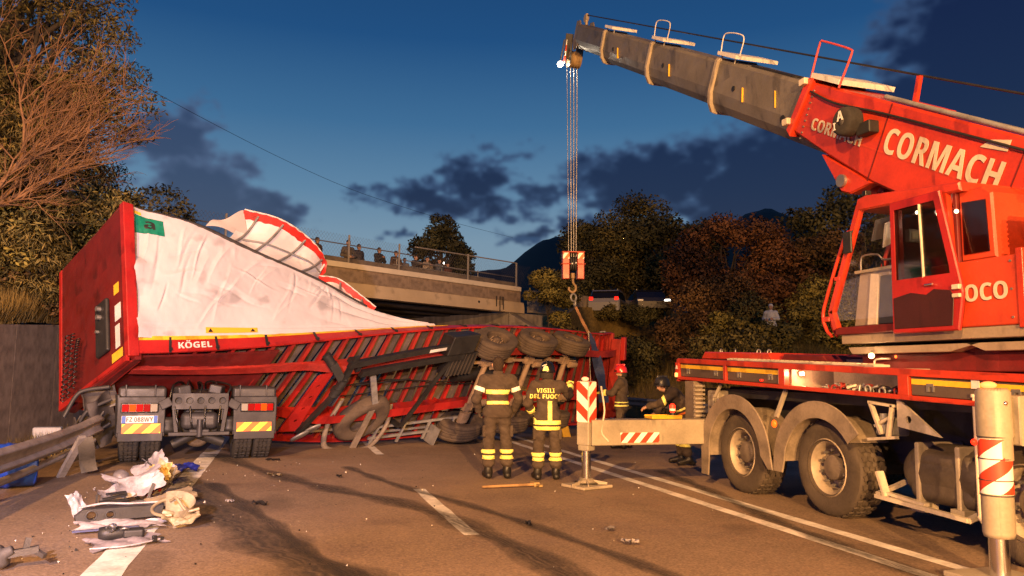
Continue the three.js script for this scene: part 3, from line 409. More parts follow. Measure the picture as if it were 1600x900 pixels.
  each('crushed_fairing', [torn(.6, .8, 3, [-1.5, .75, -.15], [.1, .7, .25]), torn(.45, .5, 7, [-1.78, .55, -.25], [.3, 1.1, -.4]), torn(.5, .4, 12, [-1.62, 1.1, -.4], [-.6, .5, .3]), torn(.32, .66, 15, [-1.95, .45, .15], [.2, .9, .25])], M([.075, .068, .066], .5, { tex: 'dust', double: true }), T);
  each('bent_pipe', [tube([[-1.4, 1.1, 0], [-1.75, .9, .1], [-1.9, .5, .0], [-1.7, .25, .1]], .03), tube([[-1.4, .7, .1], [-1.65, .5, .2], [-1.55, .3, .1]], .025), tube([[-1.45, 1.3, -.2], [-1.9, 1.2, -.3], [-2.1, .8, -.2]], .035), tube([[-1.5, .9, .15], [-1.6, .75, .2], [-1.85, .7, .25], [-1.9, .62, .2]], .02)], greyL, T);
  mesh('side_fairing', [rb(.05, .75, .5, .02, [-1.3, .8, -.2], [0, .1, .05])], greyL, T);
}
// ---------------------------------------------------------------- the crane truck
const CP = V3(7.45, 0, -8), crane = thing('crane_truck', 'red-orange mobile crane with long grey telescopic boom standing on outriggers over the double line', 'crane', [CP.x, 0, CP.z]);
const away = (g) => g.translate(-CP.x, 0, -CP.z);
const cp = (name, geos, mat, parent = crane, o = {}) => mesh(name, geos, mat, parent, { ...o, warp: away });
const cps = (name, list, mat, parent = crane, o) => list.map((g) => cp(name, g, mat, parent, o));
{
  const r = rng(77), yT = (z) => 1.89 - .035 * (z + 11.2), yB = (z) => 1.55 - .031 * (z + 11.2);
  // ---- deck: red side frame, recessed lockers with a yellow band, the open tool bay
  const quad = (z0, z1, a, b, x0, x1, bev = .004) => side([[z0, a(z0)], [z1, a(z1)], [z1, b(z1)], [z0, b(z0)]], x0, x1, null, bev);
  const rail = cp('side_frame', [quad(-11.28, -2.2, (z) => yT(z) - .075, yT, 6.17, 6.26), quad(-11.28, -2.2, yB, (z) => yB(z) + .05, 6.17, 6.26)], X.orange);
  cps('frame_post', [[-11.36, -11.24], [-9.93, -9.87], [-8.62, -8.5], [-6.6, -6.46], [-5.02, -4.9], [-3.4, -3.3]].map(([a, b]) => quad(a, b, (z) => yB(z) + .045, (z) => yT(z) - .07, 6.168, 6.255)), X.orange, rail);
  const lock = M([.1, .075, .06], .45, { tex: 'grime' });
  for (const [a, b] of [[-11.24, -9.93], [-9.87, -8.62], [-6.46, -5.02], [-4.9, -3.4]]) {
    const d = cp('locker_door', quad(a + .01, b - .01, (z) => yB(z) + .055, (z) => yT(z) - .08, 6.2, 6.225), lock);
    cp('yellow_band', quad(a + .02, b - .02, (z) => yT(z) - .155, (z) => yT(z) - .1, 6.193, 6.198, 0), X.yellow, d);
    cps('door_catch', (b - a > 1.3 ? [a + .25, b - .25] : [a + .3, b - .22]).map((z) => side([[z - .04, yB(z) + .1], [z + .05, yB(z) + .1], [z + .05, yB(z) + .18], [z - .04, yB(z) + .18]], 6.19, 6.2, [[[z - .01, yB(z) + .1], [z + .03, yB(z) + .1], [z + .03, yB(z) + .15], [z - .01, yB(z) + .15]]])), X.steel, d);
    cp('door_edge', quad(b - .035, b - .015, (z) => yB(z) + .06, (z) => yT(z) - .085, 6.19, 6.2, 0), X.cream, d);
  }
  cp('paper_notice', quad(-5.72, -5.63, () => 1.54, () => 1.65, 6.188, 6.192, 0), X.white);
  const bay = cp('tool_bay', [quad(-8.5, -6.6, yB, (z) => yB(z) + .03, 6.26, 6.95), span(6.9, 6.93, 1.35, 1.85, -8.5, -6.6), quad(-8.5, -8.47, yB, yT, 6.26, 6.9, 0), quad(-6.63, -6.6, yB, yT, 6.26, 6.9, 0)], M([.3, .25, .19], .6, { tex: 'dust' }));
  // chains, shackles and hooks heaped in the open bay
  for (let i = 0; i < 46; i++) { const z = -8.0 + r() * 1.3, x = 6.3 + r() * .25, y = yB(z) + .05 + r() * .06 * (1 - Math.abs(z + 7.4)), g = i % 3 ? new THREE.TorusGeometry(.028 + r() * .02, .011, 6, 12) : place(lathe([[.001, -.06], [.02, -.05], [.014, 0], [.022, .05], [.001, .06]], 8)); place(g, [x, y, z], [r() * 3, r() * 3, r() * 3]); cp(i % 3 ? 'chain_link' : 'shackle_pin', g, [X.steel, X.galv, X.redDusty, X.cream][Math.floor(r() * 4)], bay); }
  const bayLamp = cp('bay_lamp', rb(.05, .05, .05, .01, [6.36, yB(-8.4) + .2, -8.4]), lamp('#ffd9a0', 5), bay);
  { const L = new THREE.PointLight(0xffc890, .9, 0, 2); L.position.set(6.33 - CP.x, yB(-8.4) + .2, -8.33 - CP.z); L.castShadow = true; crane.add(L); }
  // deck top and covers
  cp('deck', [quad(-11.3, -2.2, (z) => yT(z) - .05, (z) => yT(z) - .012, 6.26, 8.64), quad(-11.3, -2.2, yB, yT, 8.64, 8.72)], X.orangeDull);
  cp('deck_cover', [side([[-11.1, 1.89], [-11.0, 2.0], [-9.3, 1.95], [-9.2, 1.84]], 6.5, 8.4, null, .015)], X.orange);
  cps('deck_cover', [side([[-9.15, 1.84], [-9.1, 1.93], [-8.3, 1.9], [-8.2, 1.82]], 6.6, 8.3, null, .015)], X.redDark);
  cps('lifting_eye', [-10.7, -10.3, -9.7, -9.45].map((z) => place(new THREE.TorusGeometry(.035, .012, 6, 14), [6.62, 2.0 + (z + 10.7) * -.03, z], [0, r(), 0])), X.steel);
  const plank = cp('tread_plank', [quad(-10.0, -7.05, (z) => yT(z) + .002, (z) => yT(z) + .028, 6.28, 6.5)], X.cream);
  cps('tread_bar', Array.from({ length: 29 }, (_, i) => bx(.2, .008, .03, [6.39, yT(-9.95 + i * .1) + .031, -9.95 + i * .1])), X.beige, plank);
  cp('end_panel', [span(6.2, 8.7, 1.52, 1.88, -11.38, -11.3, .01)], X.orange);
  const refl = cp('reflector', side([[-11.33, 1.72], [-11.27, 1.72], [-11.3, 1.78]], 6.155, 6.166), X.white);
  cp('marker_lamp', rb(.03, .07, .06, .012, [6.155, 1.625, -11.3]), lamp('#ff9a50', 3.2));
  cp('marker_lamp', rb(.03, .03, .05, .01, [6.175, 1.57, -9.0]), lamp('#ff2010', 1.6));
  // chassis beams and dark underbody
  cp('chassis', [span(6.95, 7.15, .75, 1.45, -11, -1.5, .01), span(7.75, 7.95, .75, 1.45, -11, -1.5, .01), span(6.5, 8.4, 1.3, 1.42, -11, -2.3), span(7.0, 7.9, .62, .78, -9.9, -7.2, .05)], X.darkGrey);
  cps('axle', [-9.6, -7.82, -5.25, -3.5].map((z) => rod([6.5, .56, z], [8.4, .56, z], .1, 14)), X.darkGrey);
  // ---- wheels
  const wheel = (x, z, R, out, rimMat) => {
    const w = sub('wheel', crane); w.position.set(x - CP.x, R, z - CP.z);
    mesh('tyre', tyreGeo(R, .4, .02, 34), M([.085, .068, .05], .9, { tex: 'dust', bump: .004 }), w);
    const q = -1;
    mesh('rim', [lathe([[.33, -.2], [.345, -.19], [.33, -.175], [.29, -.165], [.275, -.05], [.285, .06], [.255, .075], [.2, .055], [.16, .02], [.155, -.02], [.001, -.02]], 44).rotateZ(out * Math.PI / 2)], rimMat, w);
    mesh('hub', [lathe([[.15, .03], [.15, -.1], [.13, -.125], [.06, -.13], [.055, -.145], [.001, -.145]], 28).rotateZ(out * Math.PI / 2)], M([.17, .14, .11], .6, { tex: 'dust' }), w);
    each('wheel_nut', Array.from({ length: 10 }, (_, i) => place(new THREE.CylinderGeometry(.018, .018, .05, 6), [out * .09, .205 * Math.cos(i * .628), .205 * Math.sin(i * .628)], [0, 0, Math.PI / 2])), X.steel, w);
    return w;
  };
  const rimM = M([.42, .36, .27], .5, { tex: 'dust' });
  for (const z of [-9.6, -7.82, -5.25, -3.5]) { wheel(6.42, z, .56, -1, rimM); wheel(8.48, z, .56, 1, rimM); }
  // ---- mudguards: an arch with a broad flange over each wheel
  const arch = (z, y, a0, a1, tail0, tail1) => {
    const o = [], n = 22, R0 = .64, R1 = .86; for (let i = 0; i <= n; i++) { const a = lerp(a0, a1, i / n); o.push([z - R1 * Math.cos(a), y + R1 * .98 * Math.sin(a)]); } o.push(...tail1); for (let i = n; i >= 0; i--) { const a = lerp(a0, a1, i / n); o.push([z - R0 * Math.cos(a), y + R0 * Math.sin(a)]); } o.push(...tail0);
    const top = new THREE.CylinderGeometry(.65, .65, .5, 30, 1, true, -Math.PI / 2 + .05, Math.PI - .1);
    return [side(o, 6.1, 6.125, null, .006), place(new THREE.CylinderGeometry(.655, .655, .52, 34, 1, true, 0, 6.283).rotateZ(Math.PI / 2), [6.37, y, z])].slice(0, 1).concat((() => { const pos = [], idx = []; for (let i = 0; i <= n; i++) { const a = lerp(a0, a1, i / n); for (const x of [6.12, 6.66]) pos.push(x, y + .66 * Math.sin(a), z - .66 * Math.cos(a)); if (i < n) idx.push(2 * i, 2 * i + 1, 2 * i + 2, 2 * i + 1, 2 * i + 3, 2 * i + 2); } const g = new THREE.BufferGeometry(); g.setAttribute('position', new THREE.Float32BufferAttribute(pos, 3)); g.setIndex(idx); g.computeVertexNormals(); return [g]; })());
  };
  const guardM = M([.26, .215, .16], .55, { tex: 'dust', double: true });
  cp('mudguard', arch(-9.6, .52, -.1, 3.05, [[-10.27, .16], [-10.46, .16]], [[-8.7, .42], [-8.8, .42]]), guardM);
  cp('mudguard', arch(-7.82, .5, .1, 2.5, [[-8.5, .42], [-8.68, .42]], []), guardM);
  cp('side_marker', [place(new THREE.SphereGeometry(.05, 16, 10).scale(.6, 1, .8), [6.09, 1.02, -8.62])], lamp('#ff5410', 2.2));
  cps('hanger', [bar([6.3, 1.45, -8.65], [6.12, 1.1, -8.62], .05, .04), bar([6.3, 1.5, -10.2], [6.13, 1.3, -10.1], .04, .03)], X.beige);
  // ---- boxes and brackets under the deck
  cp('outrigger_housing', [span(6.14, 6.3, .56, 1.53, -11.0, -10.72, .01)], M([.2, .16, .12], .6, { tex: 'dust' }));
  cps('housing_rib', Array.from({ length: 14 }, (_, i) => span(6.13, 6.3, .6 + i * .065, .63 + i * .065, -10.72, -10.66)), X.beige);
  cps('valve_block', [span(6.3, 6.5, 1.0, 1.4, -10.6, -10.3, .03), span(6.25, 6.4, 1.15, 1.35, -10.5, -10.35, .02)], X.beige);
  const tank = cp('fuel_tank', [place(new THREE.CapsuleGeometry(.3, .62, 6, 22), [6.62, .66, -6.3], [Math.PI / 2, 0, 0]), span(6.34, 6.9, .36, .9, -6.72, -5.9, .12)], M([.09, .075, .06], .5, { tex: 'dust' }));
  cps('tank_strap', [-6.55, -6.05].map((z) => span(6.318, 6.92, .345, .97, z - .03, z + .03, .02)), X.beige, tank);
  cps('tank_foot', [-6.55, -6.05].map((z) => bx(.2, .1, .16, [6.4, .32, z])), X.beige, tank);
  cps('step_bracket', [bar([6.22, .36, -7.02], [6.22, .31, -5.85], .06, .04), bar([6.22, .3, -5.87], [6.6, .42, -5.87], .06, .04), bar([6.22, .38, -7.0], [6.6, .5, -7.0], .06, .04), bar([6.28, .4, -6.9], [6.28, .36, -6.4], .07, .03), bar([6.25, .62, -7.0], [6.25, .36, -6.9], .09, .03)], X.cream);
  { const B = (pts, h) => side(pts, 6.24, 6.27, h); cps('frame_bracket', [B([[-6.7, 1.42], [-6.7, 1.12], [-6.15, 1.05]], [circ(-6.55, 1.2, .04, 10)]), bar([6.26, 1.35, -7.1], [6.26, 1.02, -6.95], .05, .03), bar([6.26, 1.36, -7.12], [6.26, 1.33, -6.75], .05, .03), bar([6.26, 1.34, -6.78], [6.26, .98, -6.86], .05, .03), bar([6.27, 1.1, -7.05], [6.27, 1.22, -6.8], .04, .03), bar([6.27, .95, -7.15], [6.27, 1.0, -6.75], .06, .03)], X.cream); }
  cps('hydraulic_valve', [span(6.3, 6.55, 1.0, 1.2, -7.1, -6.85, .03), cyl(.04, .2, [6.32, 1.14, -6.98])], X.galv);
  cp('underride_guard', [rod([6.2, 1.46, -5.7], [6.2, .36, -5.7], .022, 10), rod([6.2, 1.46, -5.7], [6.2, 1.49, -5.7], .035, 10), rod([6.2, .38, -5.7], [6.2, .34, -5.66], .035, 10)], X.cream);
  cp('marker_lamp', place(new THREE.SphereGeometry(.03, 12, 8), [6.17, 1.05, -5.7]), lamp('#ff2a10', 3));
  cp('locker', [span(6.4, 8.4, .7, 1.35, -5.0, -4.2, .02)], X.darkGrey);
  cp('side_lamp', [span(6.12, 6.18, 1.08, 1.22, -5.05, -4.6, .01)], lamp('#ff9030', 2.4));
  cp('lamp_surround', [span(6.14, 6.2, 1.0, 1.27, -5.1, -4.5, .01)], X.hazardOrange);
  // ---- rear outrigger: beam, jack box with striped faces, bright ram and foot plate
  const OZ = -10.55, beam = cp('outrigger_beam', [span(4.3, 6.9, .6, .965, OZ - .17, OZ + .17, .015)], M([.34, .3, .22], .5, { tex: 'grime' }));
  const hz = cp('hazard_plate', bx(.62, .145, .006, [5.05, .71, OZ + .174]), X.silverTape, beam); cps('stripe', stripeGeos(.62, .145, .2, .13, [5.05, .71, OZ + .178], [0, 0, 0], .003, .06), X.redTape, hz);
  const jack = cp('jack_box', [rb(.205, .92, .205, .015, [4.28, 1.06, OZ], [0, .6, 0]), rb(.18, .12, .18, .015, [4.28, .58, OZ], [0, .6, 0])], M([.36, .33, .26], .5));
  for (const [a, off] of [[.6, 0], [.6 - Math.PI / 2, .1]]) { const p = [4.28 + .106 * Math.sin(a), 1.22, OZ + .106 * Math.cos(a)], f = cp('hazard_plate', place(new THREE.BoxGeometry(.19, .58, .006), p, [0, a, 0]), X.silverTape, jack), p2 = [4.28 + .11 * Math.sin(a), 1.22, OZ + .11 * Math.cos(a)]; cps('stripe', stripes(.58, .19, .3, a === .6 ? -.16 : .16, .5, off).map((q) => place(extr(q, .003).rotateZ(Math.PI / 2), p2, [0, a, 0])), X.redTape, f); }
  cp('jack_hose', tube([[4.46, 1.45, OZ + .12], [4.5, 1.1, OZ + .15], [4.45, .8, OZ + .16], [4.55, .66, OZ + .18]], .014, 6), X.cream, jack);
  cp('jack_lamp', place(new THREE.SphereGeometry(.045, 14, 10).scale(1.2, .7, 1.2), [4.26, 1.55, OZ]), lamp('#ff8a60', 2.6), jack);
  cp('jack_ram', rod([4.28, .05, OZ], [4.28, .62, OZ], .066, 22), X.chrome);
  cp('foot_plate', [place(lathe([[.001, .13], [.11, .13], [.12, .1], [.2, .06], [.001, .05]], 4), [4.28, 0, OZ], [0, .75, 0]), rb(.56, .045, .5, .015, [4.28, .025, OZ + .02], [0, .35, 0]), bar([4.28, .1, OZ], [4.0, .05, OZ + .18], .02, .05), bar([4.28, .1, OZ], [4.56, .05, OZ + .1], .02, .05), bar([4.28, .1, OZ], [4.2, .05, OZ + .28], .02, .05)], M([.4, .35, .27], .6, { tex: 'dust' }));
  // ---- front outrigger, near the camera
  const FZ = -5.0, FX = 5.63, fj = cp('jack_cylinder', [place(lathe([[.001, 1.56], [.105, 1.56], [.13, 1.53], [.133, 1.18], [.125, 1.15], [.125, .98]], 32), [FX, 0, FZ]), place(lathe([[.118, 1.16], [.118, .4], [.108, .365], [.07, .36]], 32), [FX - .01, 0, FZ])], M([.36, .32, .24], .45, { tex: 'grime' }));
  { const pos = [], idx = []; const list = [];
    const band = (off, mat, rr) => { const g = new THREE.CylinderGeometry(rr, rr, .44, 40, 10, true); g.translate(FX - .01, .93, FZ); return cp('white_band', g, mat, fj); };
    band(0, X.silverTape, .1205);
    for (let k = -3; k < 3; k++) { const P = [], I = []; const n = 40; for (let i = 0; i <= n; i++) { const a = i / n * Math.PI * 2, c = .93 + k * .27 + .27 * (a / Math.PI) - .3; for (const e of [0, .13]) P.push(FX - .01 + .122 * Math.sin(a), clamp(c + e, .712, 1.148), FZ + .122 * Math.cos(a)); if (i < n) I.push(2 * i, 2 * i + 2, 2 * i + 1, 2 * i + 1, 2 * i + 2, 2 * i + 3); } const g = new THREE.BufferGeometry(); g.setAttribute('position', new THREE.Float32BufferAttribute(P, 3)); g.setIndex(I); g.computeVertexNormals(); cp('red_stripe', g, X.redTape, fj); } }
  cps('seam_ring', [1.165, .99, .82, .7].map((y) => place(new THREE.TorusGeometry(.122, .005, 6, 36), [FX - .01, y, FZ], [Math.PI / 2, 0, 0])), X.darkGrey, fj);
  cp('lift_eye', place(new THREE.SphereGeometry(.02, 10, 8), [FX - .02, 1.44, FZ + .13]), X.chrome, fj);
  cp('jack_lamp', place(new THREE.SphereGeometry(.05, 14, 10).scale(1.3, .6, 1.1), [FX - .06, 1.585, FZ + .02]), lamp('#ff7a40', 3), fj);
  cp('jack_ram', rod([FX - .02, .05, FZ], [FX - .02, .42, FZ], .075, 24), X.chrome);
  cp('foot_plate', rb(.6, .05, .6, .015, [FX, .027, FZ]), X.beige);
  cp('outrigger_beam', [side([[FZ - .15, 1.1], [FZ + .15, 1.1], [FZ + .15, 1.5], [FZ - .15, 1.5]], FX + .1, 6.9, null, .01)], M([.34, .3, .22], .5, { tex: 'grime' }));

  // ---- superstructure: slewing ring, bed plate, engine housing
  cp('slewing_ring', [cyl(.86, .22, [7.45, 1.82, -5.9], 0, 40), cyl(.7, .3, [7.45, 1.78, -5.9], 0, 40)], X.redDark);
  cp('bed_plate', [span(6.42, 8.5, 2.02, 2.13, -7.72, -3.2, .01), side([[-7.66, 1.98], [-7.6, 1.9], [-6.2, 1.9], [-5.85, 1.98]], 6.46, 8.4, null, .005), side([[-6.0, 1.98], [-5.8, 1.9], [-3.2, 1.9], [-3.2, 1.98]], 6.46, 8.4, null, .005)], M([.33, .27, .2], .55));
  cp('ring_cover', [span(6.6, 8.3, 1.7, 1.9, -7.6, -4.2, .02)], X.redDark);
  cp('deck_lamp', place(new THREE.SphereGeometry(.034, 14, 10), [6.42, 1.875, -7.24]), lamp('#ffd090', 5));
  cp('deck_lamp', rb(.02, .03, .02, .006, [6.44, 1.86, -6.9]), lamp('#ff6020', 3));
  { const L = new THREE.PointLight(0xffc890, .25, 0, 2); L.position.set(6.36 - CP.x, 1.86, -7.24 - CP.z); L.castShadow = true; crane.add(L); }
  cp('grab_handle', tube([[6.5, 1.72, -7.3], [6.5, 1.82, -7.28], [6.5, 1.84, -7.2], [6.5, 1.84, -7.05]], .012, 6), X.cream);
  const house = cp('engine_housing', [span(6.4, 7.02, 2.13, 2.78, -6.35, -5.35, .02), side([[-6.0, 2.78], [-6.0, 3.5], [-5.72, 3.5], [-5.62, 3.42], [-5.6, 2.78]], 6.45, 7.02, null, .02), span(6.45, 7.02, 2.2, 3.2, -5.3, -3.2, .03)], M([.54, .055, .015], .5, { coat: .15 }));
  cp('housing_post', [span(6.385, 6.45, 2.1, 2.83, -5.36, -5.29, .01)], X.orange, house);
  cp('lettering', letters('FUOCO', .165, .006).rotateY(-Math.PI / 2).translate(6.39, 2.46, -5.83), X.cream, house);
  const hw = cp('window', side([[-5.95, 2.85], [-5.95, 3.38], [-5.68, 3.36], [-5.66, 2.85]], 6.43, 6.446, null, .004), darkGlass, house);
  // ---- cab
  const cab = cp('cab', [side([[-7.78, 2.13], [-6.0, 2.13], [-6.0, 2.22], [-7.78, 2.22]], 6.38, 7.0, null, .01), // floor
    span(6.42, 7.0, 2.13, 3.5, -6.04, -6.0, .01), span(6.96, 7.0, 2.2, 3.5, -7.4, -6.0, .01)], X.redDark);
  const pil = (p, q, w = .07, h = .07) => bar(p, q, w, h, [1, 0, 0]);
  cps('cab_pillar', [pil([6.4, 2.2, -7.76], [6.4, 2.42, -7.84]), pil([6.4, 2.4, -7.84], [6.4, 3.62, -7.3]), pil([6.98, 2.4, -7.84], [6.98, 3.62, -7.3]), pil([6.4, 2.16, -6.74], [6.4, 3.55, -6.74], .06, .05), pil([6.4, 2.16, -6.02], [6.4, 3.5, -6.1], .06, .06)], X.orange, cab);
  cp('cab_roof', [side([[-7.36, 3.56], [-7.32, 3.7], [-7.2, 3.72], [-5.9, 3.58], [-5.88, 3.48]], 6.36, 7.04, null, .02)], X.orange, cab);
  cp('windscreen', [along(new THREE.BoxGeometry(.54, 1, .006), [6.69, 2.42, -7.83], [6.69, 3.6, -7.31], [0, .4, 1])], glass, cab);
  cp('window', side([[-7.76, 2.3], [-7.8, 2.42], [-7.3, 3.55], [-6.8, 3.5], [-6.8, 2.3]], 6.395, 6.4), glass, cab);
  cp('screen_bracket', [tube([[6.38, 2.12, -7.84], [6.38, 2.2, -7.93], [6.38, 2.45, -7.97], [6.38, 3.28, -7.56], [6.38, 3.33, -7.46]], .022, 8, 40), tube([[6.46, 2.12, -7.84], [6.46, 2.2, -7.9], [6.46, 2.45, -7.93], [6.46, 3.28, -7.52]], .018, 8, 40)], X.orange, cab);
  const hinge = cps('hinge', [span(6.36, 6.42, 2.3, 2.36, -7.97, -7.86, .01), span(6.36, 6.4, 2.78, 2.83, -7.75, -7.65, .01)], X.orange, cab);
  cps('housing_louvre', Array.from({ length: 6 }, (_, i) => side([[-5.28, 2.9 + i * .045], [-4.7, 2.9 + i * .045], [-4.7, 2.925 + i * .045], [-5.28, 2.925 + i * .045]], 6.435, 6.45)), X.black, house);
  cps('bolt', [[-6.3, 2.2], [-5.42, 2.2], [-5.42, 2.72], [-5.42, 2.46]].map(([z, y]) => place(new THREE.CylinderGeometry(.012, .012, .012, 6), [6.395, y, z], [0, 0, Math.PI / 2])), X.steel, house);
  cps('wiper', [bar([6.66, 2.6, -7.78], [6.62, 3.2, -7.53], .012, .012)], X.black, cab);
  cps('work_lamp', [rb(.09, .07, .06, .015, [6.45, 3.76, -7.25])], X.blackGloss, cab);
  cp('mirror', [rb(.03, .26, .14, .02, [6.3, 3.2, -7.42]), rod([6.38, 3.35, -7.4], [6.3, 3.28, -7.42], .01, 6)], X.black, cab);
  // door slid back over the housing
  const door = cp('cab_door', [side([[-6.78, 2.1], [-5.93, 2.1], [-5.86, 2.47], [-6.09, 3.53], [-6.76, 3.53]], 6.3, 6.345, [[[-6.72, 2.66], [-5.99, 2.66], [-6.0, 2.76], [-6.15, 3.45], [-6.71, 3.45]]], .012)], X.red);
  cp('door_window', side([[-6.73, 2.65], [-5.98, 2.65], [-5.99, 2.77], [-6.14, 3.46], [-6.72, 3.46]], 6.32, 6.326), darkGlass, door);
  cp('door_panel', side([[-6.74, 2.15], [-5.99, 2.15], [-5.96, 2.44], [-6.0, 2.5], [-6.2, 2.53], [-6.3, 2.48], [-6.5, 2.52], [-6.74, 2.48]], 6.29, 6.3, null, .003), M([.045, .009, .007], .45), door);
  cp('door_handle', [rod([6.28, 2.58, -6.3], [6.28, 2.58, -6.2], .012, 8), rod([6.3, 2.58, -6.3], [6.28, 2.58, -6.3], .01, 8)], X.chrome, door);
  cps('hinge', [span(6.27, 6.33, 2.5, 2.55, -5.97, -5.88, .01), span(6.27, 6.33, 2.42, 2.46, -5.97, -5.88, .01)], X.cream, door);
  cp('window_bar', [rod([6.312, 2.66, -6.34], [6.312, 3.44, -6.36], .014, 8)], X.cream, door);
  // inside the cab: console, grab rail, seat, dials, papers
  const con = cp('control_console', [side([[-7.6, 2.22], [-7.48, 2.86], [-7.0, 2.84], [-6.86, 2.22]], 6.5, 6.8, null, .02)], M([.3, .25, .19], .6), cab);
  cp('console_panel', [side([[-7.18, 2.23], [-7.12, 2.78], [-6.84, 2.78], [-6.82, 2.23]], 6.47, 6.52, null, .01)], M([.04, .045, .055], .5), con);
  cp('console_top', [span(6.46, 6.86, 2.84, 2.88, -7.52, -6.82, .012)], X.beige, con);
  cps('lever', [-7.3, -7.2, -7.08, -6.98].map((z) => rod([6.6, 2.88, z], [6.58, 2.97, z + .01], .012, 8)), X.black, con);
  cp('grab_rail', tube([[6.5, 2.86, -7.45], [6.5, 3.04, -7.42], [6.52, 3.04, -7.2], [6.54, 2.97, -7.12], [6.54, 2.97, -6.82]], .012, 8), X.steel, con);
  cp('seat', [rb(.42, .14, .45, .05, [6.72, 2.66, -6.45]), rb(.4, .62, .14, .06, [6.72, 3.0, -6.2], [-.15, 0, 0])], M([.3, .02, .015], .7), cab);
  cp('visor', [bx(.42, .26, .01, [6.72, 3.38, -7.26], [.5, .2, .2])], M([.2, .19, .19], .6), cab);
  cps('notice', [bx(.01, .34, .24, [6.93, 3.05, -6.3], [0, .2, 0]), bx(.2, .3, .01, [6.7, 3.3, -7.2], [.4, .3, .3])], X.white, cab);
  cp('dial', [bx(.16, .14, .06, [6.75, 3.22, -6.9])], X.beige, cab); cp('dial_glass', bx(.1, .09, .006, [6.75, 3.22, -6.866]), M([.55, .52, .3], .3, { tex: 'none' }), cab);
  cps('cab_lamp', [[6.33, 3.36, -6.4], [6.42, 3.3, -6.0]].map((p) => place(new THREE.SphereGeometry(.022, 10, 8), p)), lamp('#ffdcae', 4), cab);

  cp('console_edge', side([[-7.34, 2.23], [-7.26, 2.82], [-7.13, 2.8], [-7.19, 2.23]], 6.465, 6.51, null, .006), X.cream, con);
  { const L = new THREE.PointLight(0xffe0b8, .5, 0, 2); L.position.set(6.7 - CP.x, 3.36, -6.5 - CP.z); L.castShadow = true; crane.add(L); cp('cab_lamp', place(new THREE.SphereGeometry(.03, 12, 8), [6.7, 3.41, -6.5]), lamp('#ffe0b8', 4), cab); }
  // ---- boom in the plane x = 7.45, rising backwards at 28.8 degrees
  const ax = V3(0, .482, -.876), nx = V3(0, .876, .482), at = (t, h, x = 7.45) => V3(x, 0, 0).addScaledVector(ax, t).addScaledVector(nx, h);
  const basis = new THREE.Matrix4().makeBasis(V3(-1, 0, 0), nx, ax.clone()), bm = basis.determinant() > 0 ? basis : new THREE.Matrix4().makeBasis(V3(1, 0, 0), nx, ax.clone());
  const sect = (w, lo, hi) => [[-w / 2, hi - .05], [-w / 2 + .04, hi], [w / 2 - .04, hi], [w / 2, hi - .05], [w / 2, lerp(lo, hi, .38)], [w / 2 - .05, lerp(lo, hi, .17)], [w / 2 - .14, lo + .02], [w / 2 - .22, lo], [-w / 2 + .22, lo], [-w / 2 + .14, lo + .02], [-w / 2 + .05, lerp(lo, hi, .17)], [-w / 2, lerp(lo, hi, .38)]];
  const tubeSec = (w, lo, hi, t0, t1) => extr(sect(w, lo, hi), t1 - t0).translate(0, 0, t0).applyMatrix4(bm).translate(7.45, 0, 0);
  const inner = [[.72, -.13, .76, 9.5, 13.4], [.62, -.07, .74, 12.5, 16.35], [.54, -.01, .72, 15.5, 19.25], [.47, .06, .7, 18.5, 21.4]];
  const secs = inner.map(([w, lo, hi, a, b], i) => cp('boom_section', tubeSec(w, lo, hi, a, b), i === 3 ? M([.1, .095, .095], .5) : X.boomGrey));
  inner.slice(0, 3).forEach(([w, lo, hi, , b], i) => {
    cp('boom_collar', [extr(sect(w + .1, lo - .05, hi + .02), .1, [sect(w - .04, lo + .02, hi - .02)], .01).applyMatrix4(new THREE.Matrix4().makeRotationX(.0)).translate(0, 0, b - .06).applyMatrix4(bm).translate(7.45, 0, 0)], M([.4, .35, .27], .5), secs[i]);
    cp('boom_mark', [0].map(() => { const t = b - 1.05; return bar(at(t - .06, .2, 7.45 - w / 2 - .004), at(t + .04, .42, 7.45 - w / 2 - .004), .006, .05, [1, 0, 0]); }), X.yellow, secs[i]);
    cp('boom_plug', place(new THREE.CylinderGeometry(.045, .045, .02, 16), at(b - .72, .36, 7.45 - w / 2 - .005).toArray(), [0, 0, Math.PI / 2]), X.black, secs[i]);
    const plat = cp('head_platform', [extr([[-w / 2 - .05, .0], [w / 2 + .05, 0], [w / 2 + .05, .06], [-w / 2 - .05, .06]], .62 - i * .06).translate(0, hi + .07, b - .62 + i * .04).applyMatrix4(bm).translate(7.45, 0, 0)], X.white, secs[i]);
    if (i < 2) cp('hand_rail', tube([at(b - .02, hi + .1, 7.45 - w / 2), at(b - .02, hi + .42, 7.45 - w / 2), at(b - .62, hi + .44, 7.45 - w / 2), at(b - .66, hi + .12, 7.45 - w / 2)], .011, 6, 40), X.white, secs[i]);
    cps('platform_leg', [b - .05, b - .5].map((t) => rod(at(t, hi - .02, 7.45 - w / 2 + .03), at(t, hi + .08, 7.45 - w / 2 + .03), .015, 6)), X.galv, secs[i]);
  });
  cp('boom_mark', bar(at(11.35, .28, 7.095), at(11.47, .52, 7.095), .006, .05, [1, 0, 0]), X.yellow, secs[0]);
  cp('boom_plug', place(new THREE.CylinderGeometry(.06, .06, .02, 16), at(11.1, .16, 7.095).toArray(), [0, 0, Math.PI / 2]), X.black, secs[0]);
  cp('guide_rail', [extr([[-.1, 0], [.1, 0], [.1, .06], [-.1, .06]], 1.2).translate(0, .73, 11.3).applyMatrix4(bm).translate(7.3, 0, 0)], X.black, secs[0]);
